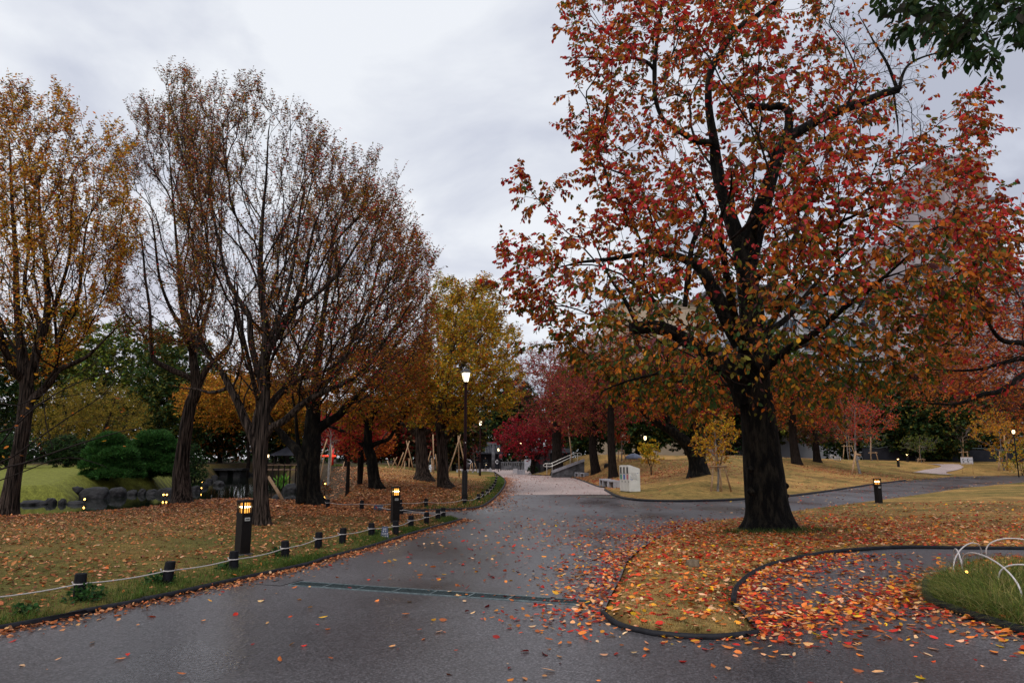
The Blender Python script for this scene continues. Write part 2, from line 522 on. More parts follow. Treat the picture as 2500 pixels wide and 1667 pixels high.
# asphalt: fine aggregate, damp, smoother where the wheels polished it
def paving(name, c1, c2, r1, r2, speck=0.5, wet=None, bump=0.5, bs=160.0, spec=0.5):
    m = mat(name, c1, 0.5, spec)
    b = m.node_tree.nodes["Principled BSDF"]
    tc = nd(m, "ShaderNodeTexCoord")
    big = nd(m, "ShaderNodeTexNoise", i_Scale=0.42, i_Detail=6.0)
    mp = nd(m, "ShaderNodeMapping"); mp.inputs["Scale"].default_value = (1, 0.6, 1)
    lk(m, tc.outputs["Object"], mp.inputs[0]); lk(m, mp.outputs[0], big.inputs["Vector"])
    fine = nd(m, "ShaderNodeTexNoise", i_Scale=bs, i_Detail=5.0, i_Roughness=0.85)
    lk(m, tc.outputs["Object"], fine.inputs["Vector"])
    vor = nd(m, "ShaderNodeTexVoronoi", i_Scale=bs * 0.55); lk(m, tc.outputs["Object"], vor.inputs["Vector"])
    ramp = nd(m, "ShaderNodeValToRGB")
    ramp.color_ramp.elements[0].position = 0.38; ramp.color_ramp.elements[0].color = (*c1, 1)
    ramp.color_ramp.elements[1].position = 0.64; ramp.color_ramp.elements[1].color = (*c2, 1)
    lk(m, big.outputs["Fac"], ramp.inputs["Fac"])
    mr = nd(m, "ShaderNodeMapRange"); mr.inputs["From Min"].default_value = 0.3; mr.inputs["From Max"].default_value = 0.72
    mr.inputs["To Min"].default_value = 1 - speck; mr.inputs["To Max"].default_value = 1 + speck * 1.5
    lk(m, fine.outputs["Fac"], mr.inputs["Value"])
    v2 = nd(m, "ShaderNodeTexVoronoi", i_Scale=bs * 1.5); lk(m, tc.outputs["Object"], v2.inputs["Vector"])
    sp_c = nd(m, "ShaderNodeSeparateColor"); lk(m, v2.outputs["Color"], sp_c.inputs[0])
    pw = nd(m, "ShaderNodeMath", operation='POWER'); lk(m, sp_c.outputs[0], pw.inputs[0]); pw.inputs[1].default_value = 2.2
    m3 = nd(m, "ShaderNodeMapRange"); m3.inputs["To Min"].default_value = 1 - speck * .75; m3.inputs["To Max"].default_value = 1 + speck * 2.4; lk(m, pw.outputs[0], m3.inputs["Value"])
    mm = nd(m, "ShaderNodeMath", operation='MULTIPLY'); lk(m, mr.outputs[0], mm.inputs[0]); lk(m, m3.outputs[0], mm.inputs[1])
    sc = nd(m, "ShaderNodeVectorMath", operation='SCALE'); lk(m, ramp.outputs["Color"], sc.inputs[0]); lk(m, mm.outputs[0], sc.inputs["Scale"])
    lk(m, sc.outputs[0], b.inputs["Base Color"])
    rr = nd(m, "ShaderNodeMapRange"); rr.inputs["From Min"].default_value = 0.35; rr.inputs["From Max"].default_value = 0.65
    rr.inputs["To Min"].default_value = r1; rr.inputs["To Max"].default_value = r2
    lk(m, big.outputs["Fac"], rr.inputs["Value"]); lk(m, rr.outputs[0], b.inputs["Roughness"])
    bp = nd(m, "ShaderNodeBump"); bp.inputs["Strength"].default_value = bump; bp.inputs["Distance"].default_value = 0.006
    lk(m, vor.outputs["Distance"], bp.inputs["Height"]); lk(m, bp.outputs[0], b.inputs["Normal"])
    return m


M['asphalt'] = paving("damp_asphalt", (0.040, 0.037, 0.040), (0.074, 0.069, 0.073), 0.25, 0.50, 0.5, bump=0.32, bs=52.0, spec=0.7)
M['pale'] = paving("pale_concrete_paving", (0.34, 0.26, 0.235), (0.42, 0.325, 0.295), 0.6, 0.8, 0.18, bump=0.2, bs=60)
sheet("path", PAVED, 0.0, M['asphalt'])
PALE = ul([(1232, 1208), (1500, 1207), (1484, 1203)]) + list(reversed(KERB_PALE))[0:] + list(reversed(PLAZA)) + [KERB_MID[-1], KERB_MID[-2], KERB_MID[-3], KERB_MID[-4]] + ul([(1226, 1197)])
sheet("pale_path", PALE, 0.006, M['pale'])
# dirt mark at the joint, damp patches
M['dirt'] = paving("silt_patch", (0.05, 0.042, 0.03), (0.085, 0.075, 0.055), 0.6, 0.8, 0.4)
_c = U(1462, 1212)
sheet("silt_patch", [(_c[0] + 0.95 * math.cos(a) * (1 + 0.2 * math.sin(3 * a)), _c[1] + 0.85 * math.sin(a) * (1 + 0.15 * math.cos(5 * a))) for a in np.linspace(0, 2 * math.pi, 26)[:-1]], 0.004, M['dirt'])


def drape_strip(name, left, right, m, lift=0.03, n=26, k=7):
    L = smooth_line(np.array(left), 0.5); Rr = smooth_line(np.array(right), 0.5)
    tl = np.linspace(0, len(L) - 1, n); tr = np.linspace(0, len(Rr) - 1, n)
    f = lambda A, t: A[np.minimum(t.astype(int), len(A) - 1)]
    A, B = f(L, tl), f(Rr, tr)
    s = np.linspace(0, 1, k)
    XY = A[:, None] * (1 - s)[None, :, None] + B[:, None] * s[None, :, None]
    X, Y = XY[..., 0], XY[..., 1]
    Z = H(X, Y) + lift
    i = np.arange(n * k).reshape(n, k)
    q = np.stack([i[:-1, :-1], i[:-1, 1:], i[1:, 1:], i[1:, :-1]], -1).reshape(-1, 4)
    V = np.stack([X, Y, Z], -1).reshape(-1, 3)
    # face upwards
    a, b, c = V[q[0, 0]], V[q[0, 1]], V[q[0, 2]]
    if np.cross(b - a, c - a)[2] < 0: q = q[:, ::-1]
    tag(link(name, mesh_np(name, V, [q], m, smooth=True)), kind="structure")


def gl(pts):
    return [tuple(G(u, v)[:2]) for u, v in pts]


drape_strip("footpath", gl([(2228, 1153), (2262, 1147), (2296, 1141), (2290, 1136), (2262, 1133)]), gl([(2330, 1160), (2310, 1154), (2345, 1146), (2352, 1140), (2340, 1134)]), M['pale'], 0.05)

# water
M['water'] = mat("pond_water", (0.006, 0.009, 0.006), 0.04, 0.5)
_m = M['water']; _b = _m.node_tree.nodes["Principled BSDF"]; _b.inputs["IOR"].default_value = 1.33
_tc = nd(_m, "ShaderNodeTexCoord"); _n = nd(_m, "ShaderNodeTexNoise", i_Scale=1.6, i_Detail=3.0)
lk(_m, _tc.outputs["Object"], _n.inputs["Vector"])
_bp = nd(_m, "ShaderNodeBump"); _bp.inputs["Strength"].default_value = 0.06; _bp.inputs["Distance"].default_value = 0.05
lk(_m, _n.outputs["Fac"], _bp.inputs["Height"]); lk(_m, _bp.outputs[0], _b.inputs["Normal"])
me = bpy.data.meshes.new("pond_water")
_x0, _y0 = min(p[0] for p in POND) - 3, min(p[1] for p in POND) - 1.0
_x1, _y1 = max(p[0] for p in POND) + 1.5, max(p[1] for p in POND) + 3
me.from_pydata([(_x0, _y0, WZ), (_x1, _y0, WZ), (_x1, _y1, WZ), (_x0, _y1, WZ)], [], [(0, 1, 2, 3)])
me.materials.append(M['water'])
tag(link("pond_water", me), kind="structure")


# ------------------------------------------------------------------ edging
def edging(name, line, label, r=0.045, z=0.02, m=None, jig=0.0):
    P3 = smooth_line([(x, y, z) for x, y in line], 0.25)
    pts = [(p[0] + jig * (random.random() - .5), p[1] + jig * (random.random() - .5), z) for p in P3]
    b = MB(); b.tube(pts, r, 8)
    o = b.build(name, m or M['kerb'])
    return tag(o, label, "edging", "rubber lawn edging")


i0 = 5
edging("lawn_edging", KERB_LEFT[:i0] + [tuple((np.array(KERB_LEFT[i0 - 1]) + np.array(KERB_LEFT[i0])) * 0.5)], "near stretch of black rubber edging beside the rope fence, running off the left side", 0.036, 0.022)
edging("lawn_edging", [tuple((np.array(KERB_LEFT[i0 - 1]) * 0.52 + np.array(KERB_LEFT[i0]) * 0.48) + np.array((-0.03, 0.03)))] + KERB_LEFT[i0:], "long black edging along the roped lawn ending where the small side path opens", 0.036, 0.024)
edging("lawn_edging", KERB_MID, "dark curved edging round the leafy mound with the street lamp", 0.05, 0.02)
edging("lawn_edging", KERB_PALE, "dark edging in front of the white benches along the pale path", 0.05, 0.02)
edging("lawn_edging", KERB_RIGHT[:10] + KERB_RIGHT[10:11], "long dark edging curving from the recycling bins behind the big tree", 0.055, 0.03)
edging("lawn_edging", KERB_TIP, "curved black edging at the near tip of the grass under the big tree", 0.032, 0.015)
edging("lawn_edging", KERB_INNER, "black edging curving round the leaf-covered side path right of the big tree", 0.034, 0.02)
edging("lawn_edging", KERB_ISLE, "black edging below the long grass with the white hoops", 0.05, 0.03)
# ------------------------------------------------------------------ leaves
LEAF6 = (np.array([0, .32, .72, 1, .72, .32]), np.array([0, .5, .42, 0, -.42, -.5]), np.array([0, .22, .2, 0, .2, .22]))
F6 = np.array([(0, 5, 4, 3), (0, 3, 2, 1)])
LEAF4 = (np.array([0, .45, 1, .45]), np.array([0, .5, 0, -.5]), np.array([0, .25, 0, .25]))
F3 = np.array([(0, 3, 2), (0, 2, 1)])


def leaves(P0, A, N, L, W, C, fold=1.0, fine=True, curl=None):
    """P0 base points, A axes, N normals, L lengths, W widths, C colours"""
    A = nrm(A); N = nrm(N - A * np.sum(N * A, -1, keepdims=True)); B = np.cross(N, A)
    s, w, h = LEAF6 if fine else LEAF4
    F = F6 if fine else F3
    L = np.asarray(L)[:, None, None] * np.ones((len(P0), 1, 1)); W = np.asarray(W)[:, None, None] * np.ones((len(P0), 1, 1))
    hh = h[None, :, None] * fold * W
    if curl is not None:
        hh = hh + (s[None, :, None] ** 2 - s[None, :, None]) * np.asarray(curl)[:, None, None] * L
    V = P0[:, None] + A[:, None] * s[None, :, None] * L + B[:, None] * w[None, :, None] * W + N[:, None] * hh
    k = len(s)
    idx = (np.arange(len(P0)) * k)[:, None, None] + F[None]
    return V.reshape(-1, 3), idx.reshape(-1, F.shape[1]), np.repeat(C, k, 0)


def palette(rng, n, cols, weights, jit=0.18):
    cols = np.array(cols, float); w = np.array(weights, float)
    if w.ndim == 1:
        k = rng.choice(len(cols), n, p=w / w.sum())
    else:
        w = w / w.sum(1, keepdims=True)
        k = (np.cumsum(w, 1) < rng.random((n, 1))).sum(1).clip(0, len(cols) - 1)
    c = cols[k]
    return c * (1 + jit * rng.normal(size=(n, 1))).clip(0.45, 1.8) * (1 + 0.07 * rng.normal(size=(n, 3))).clip(0.7, 1.3)


RED = (0.46, 0.030, 0.025); PINK = (0.60, 0.060, 0.065); CRIM = (0.34, 0.010, 0.030); ORG = (0.58, 0.17, 0.022); RUST = (0.34, 0.11, 0.022)
GOLD = (0.50, 0.24, 0.02); YEL = (0.62, 0.38, 0.02); OLIVE = (0.13, 0.115, 0.018); GRN = (0.045, 0.085, 0.022); DGRN = (0.018, 0.040, 0.016)
PLUM = (0.12, 0.045, 0.045); BRN = (0.13, 0.055, 0.026); DRED = (0.20, 0.018, 0.02); YGRN = (0.20, 0.24, 0.03); PINE = (0.022, 0.07, 0.018); PINE2 = (0.05, 0.14, 0.028)


# ------------------------------------------------------------------ wood
def bigtube(pts, step=0.09, n=20, bark=0.04, ridges=9, seed=0, flare=None, cut=False):
    """pts: (x,y,z,r); returns V, quads"""
    C = smooth_line(pts, step)
    c, r = C[:, :3], np.maximum(C[:, 3], 0.004)
    d = nrm(np.gradient(c, axis=0))
    x = np.cross(d[0], (0, 1, 0.01)); x = x / np.linalg.norm(x)
    X = []
    for k in range(len(c)):
        x = x - d[k] * np.dot(x, d[k]); x = x / np.linalg.norm(x); X.append(x)
    X = np.array(X); Y = np.cross(d, X)
    a = np.linspace(0, 2 * math.pi, n, endpoint=False)
    ca, sa = np.cos(a), np.sin(a)
    S = np.concatenate([[0], np.cumsum(np.linalg.norm(np.diff(c, axis=0), axis=1))])
    K, A_ = len(c), n
    q = np.stack([np.broadcast_to(ca * ridges * 0.35, (K, A_)), np.broadcast_to(sa * ridges * 0.35, (K, A_)), np.broadcast_to(S[:, None] * 1.1, (K, A_))], -1)
    nse = np.abs(vnoise(q, seed) - 0.5) * 2 + 0.5 * vnoise(q * np.array((2.1, 2.1, 2.5)), seed + 3)
    q2 = np.stack([np.broadcast_to(ca * 0.9, (K, A_)), np.broadcast_to(sa * 0.9, (K, A_)), np.broadcast_to(S[:, None] * 0.9, (K, A_))], -1)
    lump = vnoise(q2, seed + 9) - 0.5
    rr = r[:, None] * (1 + bark * (nse - 0.6) * 1.6 + 0.16 * lump)
    if flare:
        amt, hgt, lobes = flare
        f = amt * np.exp(-S / hgt)
        rr = rr * (1 + f[:, None] * (0.6 + 0.5 * (0.5 + 0.5 * np.cos(lobes * a + seed)) [None]))
    V = c[:, None] + X[:, None] * (ca[None, :, None] * rr[..., None]) + Y[:, None] * (sa[None, :, None] * rr[..., None])
    i = np.arange(K * A_).reshape(K, A_)
    j = np.roll(i, -1, axis=1)
    Q = np.stack([i[:-1], j[:-1], j[1:], i[1:]], -1).reshape(-1, 4)
    V = V.reshape(-1, 3)
    # end cap
    V = np.concatenate([V, [c[-1] + d[-1] * r[-1] * (0.05 if cut else 0.4)]])
    e = i[-1]; cap = np.stack([e, np.roll(e, -1), np.full(n, len(V) - 1), np.full(n, len(V) - 1)], -1)
    return V, Q, cap[:, :3]


def join(parts):
    Vs, Fs, off = [], {}, 0
    for p in parts:
        Vs.append(p[0])
        for f in p[1:]:
            Fs.setdefault(f.shape[1], []).append(f + off)
        off += len(p[0])
    return np.concatenate(Vs), [np.concatenate(v) for v in Fs.values()]


def grow(limbs, pts, rng, bf=0.35, kd=0.9, step=0.4, zmin=None, curve=0.35, jit=0.05):
    pos, dr, par, path, rad, att = [], [], [], [], [], []
    for li, limb in enumerate(limbs):
        C = smooth_line(limb, 0.25)
        c = C[:, :3]; d = nrm(np.gradient(c, axis=0))
        if pos:
            D = np.linalg.norm(np.array(pos) - c[0], axis=1); j = int(np.argmin(D)); pl = path[j] + D[j]
        else:
            j, pl = -1, 0.0
        for k in range(len(c)):
            par.append(j if k == 0 else len(pos) - 1)
            if k: pl += float(np.linalg.norm(c[k] - c[k - 1]))
            pos.append(c[k]); dr.append(d[k]); path.append(pl); rad.append(C[k, 3]); att.append(zmin is None or c[k][2] > zmin)
    nfix = len(pos)
    n = len(pts); m = n * 14 + nfix + 50
    PO = np.zeros((m, 3)); DR = np.zeros((m, 3)); PA = np.full(m, -1); PL = np.zeros(m); N = nfix
    PO[:N] = pos; DR[:N] = dr; PA[:N] = par; PL[:N] = path
    best = np.full(n, 1e9); bj = np.zeros(n, int)
    alive = np.ones(n, bool)

    def upd(i0, i1, mask=None):
        for s in range(i0, i1, 64):
            e = min(s + 64, i1)
            D = pts[:, None] - PO[None, s:e]
            ds = np.linalg.norm(D, axis=-1)
            cs = np.einsum('ijk,jk->ij', D, DR[s:e]) / np.maximum(ds, 1e-6)
            c = ds * (1 + kd * (1 - cs)) + bf * PL[s:e]
            if mask is not None: c = np.where(mask[s:e][None], c, 1e8)
            k = np.argmin(c, 1); v = c[np.arange(n), k]
            t = (v < best) & alive
            best[t] = v[t]; bj[t] = s + k[t]
    upd(0, N, np.array(att))
    tips = []
    for _ in range(n):
        i = int(np.argmin(best))
        j = bj[i]; best[i] = 2e9; alive[i] = False
        p0, p2 = PO[j], pts[i]
        L = float(np.linalg.norm(p2 - p0))
        k = min(12, max(1, int(math.ceil(L / step))))
        p1 = p0 + DR[j] * L * curve + (p2 - p0) * 0.12 + rng.normal(size=3) * L * jit
        t = np.arange(1, k + 1)[:, None] / k
        q = p0 * (1 - t) ** 2 + p1 * 2 * t * (1 - t) + p2 * t ** 2
        q[:-1] += rng.normal(size=(k - 1, 3)) * jit * step * 0.8
        dd = nrm(np.diff(np.concatenate([[p0], q]), axis=0))
        PO[N:N + k] = q; DR[N:N + k] = dd
        PA[N] = j; PA[N + 1:N + k] = np.arange(N, N + k - 1)
        PL[N:N + k] = PL[j] + np.linspace(L / k, L, k)
        tips.append(N + k - 1)
        upd(N, N + k); N += k
    return PO[:N], DR[:N], PA[:N], nfix, np.array(rad), np.array(tips, int)


def radii(PA, N, nfix, frad, tip=0.006, ex=2.3):
    acc = np.zeros(N); r = np.zeros(N)
    for k in range(N - 1, -1, -1):
        rk = max(acc[k], tip ** ex) ** (1 / ex)
        r[k] = rk
        if PA[k] >= 0: acc[PA[k]] += rk ** ex if PA[k] >= nfix else 0
    r[:nfix] = frad
    # keep growth thinner than its bearer
    for k in range(nfix, N):
        r[k] = min(r[k], 0.85 * r[PA[k]] if PA[k] < nfix else r[PA[k]])
    return r


def edgetubes(PO, DR, PA, r, nfix):
    N = len(PO)
    e = np.arange(nfix, N)
    if not len(e): return []
    p = PA[e]
    main = {}
    order = np.argsort(-r[e])
    ismain = np.zeros(N, bool); seen = set()
    for k in e[order]:
        if PA[k] not in seen and PA[k] >= nfix:
            seen.add(PA[k]); ismain[k] = True
    r0 = np.where(ismain[e], r[p], np.minimum(r[e] * 1.15, r[p]))
    out = []
    for lo, hi, n in ((0, 0.011, 3), (0.011, 0.03, 4), (0.03, 0.08, 6), (0.08, 9, 9)):
        s = (r[e] >= lo) & (r[e] < hi)
        if not s.any(): continue
        q, pp = e[s], p[s]
        a = np.linspace(0, 2 * math.pi, n, endpoint=False)
        def ring(c, d, rr):
            ref = np.where(np.abs(d[:, 1:2]) < 0.9, np.array((0, 1.0, 0)), np.array((1.0, 0, 0)))
            x = nrm(np.cross(d, ref)); y = np.cross(d, x)
            return c[:, None] + (x[:, None] * np.cos(a)[None, :, None] + y[:, None] * np.sin(a)[None, :, None]) * rr[:, None, None]
        dpar = np.where((pp >= nfix)[:, None] & ismain[q][:, None], DR[pp], DR[q])
        A = ring(PO[pp], dpar, r0[s]); B = ring(PO[q], DR[q], r[q])
        V = np.concatenate([A, B], 1)
        b = (np.arange(len(q)) * 2 * n)[:, None]
        k = np.arange(n); kk = (k + 1) % n
        Q = np.stack([b + k, b + kk, b + n + kk, b + n + k], -1).reshape(-1, 4)
        out.append((V.reshape(-1, 3), Q))
    return out


def twigs(S, D, L, rng, m=4, up=0.1, wob=0.25, rad=0.004):
    """short fine shoots; returns tube part and node arrays (T,m+1,3)"""
    T = len(S)
    n = [S]; d = nrm(D)
    dirs = [d]
    for k in range(m):
        d = nrm(d + rng.normal(size=(T, 3)) * wob + np.array((0, 0, up)))
        n.append(n[-1] + d * (L / m)[:, None]); dirs.append(d)
    Nn = np.stack(n, 1); Dd = np.stack(dirs, 1)
    a = np.array([0, 2.1, 4.2])
    ref = np.where(np.abs(Dd[..., 1:2]) < 0.9, np.array((0, 1.0, 0)), np.array((1.0, 0, 0)))
    x = nrm(np.cross(Dd, ref)); y = np.cross(Dd, x)
    rr = rad * np.linspace(1, 0.35, m + 1)
    V = Nn[:, :, None] + (x[:, :, None] * np.cos(a)[:, None] + y[:, :, None] * np.sin(a)[:, None]) * rr[None, :, None, None]
    i = np.arange(T * (m + 1) * 3).reshape(T, m + 1, 3); j = np.roll(i, -1, axis=2)
    Q = np.stack([i[:, :-1], j[:, :-1], j[:, 1:], i[:, 1:]], -1).reshape(-1, 4)
    return (V.reshape(-1, 3), Q), Nn, Dd


def twigleaves(Nn, Dd, per, rng, size, wr, colf, droop=0.3, side=0.7, keep=None, fine=True, sizejit=0.2, fold=0.8, nup=0.6):
    T, m1, _ = Nn.shape
    t = np.linspace(0.18, 1.0, per)[None] + rng.uniform(-.04, .04, (T, per))
    t = np.clip(t, 0, 0.999) * (m1 - 1)
    k = t.astype(int); f = (t - k)[..., None]
    ii = np.arange(T)[:, None]
    P0 = Nn[ii, k] * (1 - f) + Nn[ii, k + 1] * f
    d = Dd[ii, np.minimum(k + 1, m1 - 1)]
    sgn = np.where((np.arange(per)[None] % 2) == 0, 1, -1)[..., None]
    s = nrm(np.cross(d, np.array((0, 0, 1.0)) + rng.normal(size=(T, 1, 3)) * 0.4)) * sgn
    A = nrm(d * 0.55 + s * side + np.array((0, 0, -droop)) + rng.normal(size=(T, per, 3)) * 0.22)
    Nm = np.array((0, 0, nup)) + rng.normal(size=(T, per, 3)) * 0.55 + s * 0.2
    P0, A, Nm = P0.reshape(-1, 3), A.reshape(-1, 3), Nm.reshape(-1, 3)
    if keep is not None:
        q = rng.random(len(P0)) < keep(P0)
        P0, A, Nm = P0[q], A[q], Nm[q]
    L = size * (1 + sizejit * rng.normal(size=len(P0))).clip(0.5, 1.5)
    return leaves(P0, A, Nm, L, L * wr, colf(P0, rng), fold=fold, fine=fine)


def in_poly(poly, n, rng, dens=None):
    p = np.array(poly, float); lo, hi = p.min(0), p.max(0); out = []
    tot = 0
    while tot < n:
        q = rng.uniform(lo, hi, (n * 2, 2)); d = sdist(poly, q[:, 0], q[:, 1])
        q = q[d < 0]
        out.append(q); tot += len(q)
    return np.concatenate(out)[:n]


def crown_points(poly, n, rng, y0, ry, hollow=0.0, gap=0.0, gs=1.0, seed=0, edge=160.0):
    """attraction points in a volume whose outline, seen from the path, is poly (photo pixels)"""
    q = in_poly(poly, int(n * 1.8), rng)
    d = -sdist(poly, q[:, 0], q[:, 1])
    R = ry * np.sqrt(np.clip(d / edge, 0.03, 1)) 
    s = rng.uniform(-1, 1, len(q))
    s = np.sign(s) * np.abs(s) ** (1 - 0.5 * hollow)
    Y = y0 + s * R
    b = (833.5 - q[:, 1]) / FPX
    t = Y / (cp - b * sp)
    pts = np.stack([(q[:, 0] - 1250) / FPX * t, Y, CAMZ + (sp + b * cp) * t], -1)
    if gap > 0:
        g = vnoise(pts * gs, seed)
        pts = pts[g > gap]
    return pts[:n]


def limb(y, spec, dy=None):
    """spec: (u, v, radius in metres[, depth offset]) -> world (x,y,z,r)"""
    out = []
    for q in spec:
        yy = y + (q[3] if len(q) > 3 else 0.0)
        out.append((*P(q[0], q[1], yy), q[2]))
    return out


def make_tree(name, label, cat, base, limbs, pts, seed, leafcol, size, wr=0.55, per=8, tw=2, twL=0.45, up=0.1, wood=None, lmat=None, bf=0.35, kd=0.9, step=0.4,
              zmin=None, droop=0.3, keep=None, fine=True, bark=0.04, sides=20, flare=(0.5, 0.35, 5), group=None, tip=0.006, ex=2.3, twr=0.004, side=0.7, curve=0.35, jit=0.05,
              extra_twig=0.0, thin=None, cut=(), tubestep=0.09, outdir=0.0, extra=None, fold=0.8, nup=0.6, wob=0.25, crown_name="crown", bias=None, merge=False, lscale=0.92):
    rng = np.random.default_rng(seed)
    base = np.array(base, float)
    ext = []
    for k, L in enumerate(limbs):
        L = [tuple(map(float, q)) for q in L]
        if k not in cut and L[-1][3] > 0.012:
            a_, b_ = np.array(L[-2][:3]), np.array(L[-1][:3]); d_ = nrm(b_ - a_) + rng.normal(size=3) * .18; ln = min(2.2, 28 * L[-1][3])
            L.append((*(b_ + d_ * ln * .5), L[-1][3] * .55)); L.append((*(b_ + d_ * ln + rng.normal(size=3) * .1 * ln), .004))
        ext.append(L)
    limbs = [[(q[0], q[1], q[2], q[3] * lscale) for q in L] for L in ext]
    root = thing(name, label, cat, tuple(base), group=group)
    PO, DR, PA, nfix, frad, tips = grow(limbs, pts, rng, bf, kd, step, zmin, curve, jit)
    r = radii(PA, len(PO), nfix, frad, tip, ex)
    tb = [bigtube(L, tubestep if k == 0 else tubestep * 1.3, sides if L[0][3] > 0.12 else max(7, sides // 2), bark, seed=seed + k, flare=flare if k == 0 else None, cut=k in cut) for k, L in enumerate(limbs)]
    if extra: tb += extra
    V, Fs = join(tb)
    if not merge: link("trunk", mesh_np("trunk", V - base, Fs, wood or M['bark_dark'], smooth=True), root)
    # shoots
    rank = [tips] * tw
    if extra_twig > 0:
        thinn = np.nonzero((r < 0.03) & (np.arange(len(r)) >= nfix))[0]
        rank.append(rng.choice(thinn, int(len(tips) * extra_twig)))
    src = np.concatenate(rank)
    ctr = PO[nfix:].mean(0) if len(PO) > nfix else base
    D = DR[src] * 0.6 + nrm(rng.normal(size=(len(src), 3))) * 0.75 + nrm(PO[src] - ctr) * (0.25 + outdir) + np.array((0, 0, up))
    if bias is not None: D = D + np.array(bias)
    Lt = twL * rng.uniform(0.6, 1.25, len(src))
    tp, Nn, Dd = twigs(PO[src], D, Lt, rng, 4, up * 0.5, wob, twr)
    et = edgetubes(PO, DR, PA, r, nfix) + [tp]
    if merge:
        V, Fs = join(tb + et)
        link("trunk", mesh_np("trunk", V - base, Fs, wood or M['bark_dark'], smooth=True), root)
    V, Fs = join(et)
    if not merge: link("branches", mesh_np("branches", V - base, Fs, thin or wood or M['bark_thin'], smooth=True), root)
    V, F, C = twigleaves(Nn, Dd, per, rng, size, wr, leafcol, droop=droop, side=side, keep=keep, fine=fine, fold=fold, nup=nup)
    link(crown_name, mesh_np(crown_name, V - base, [F], lmat or M['leaf'], colors=C), root)
    return root


def D2F(pts):
    k = 2500 / 2352.0
    return [(x * k, y * k) for x, y in pts]


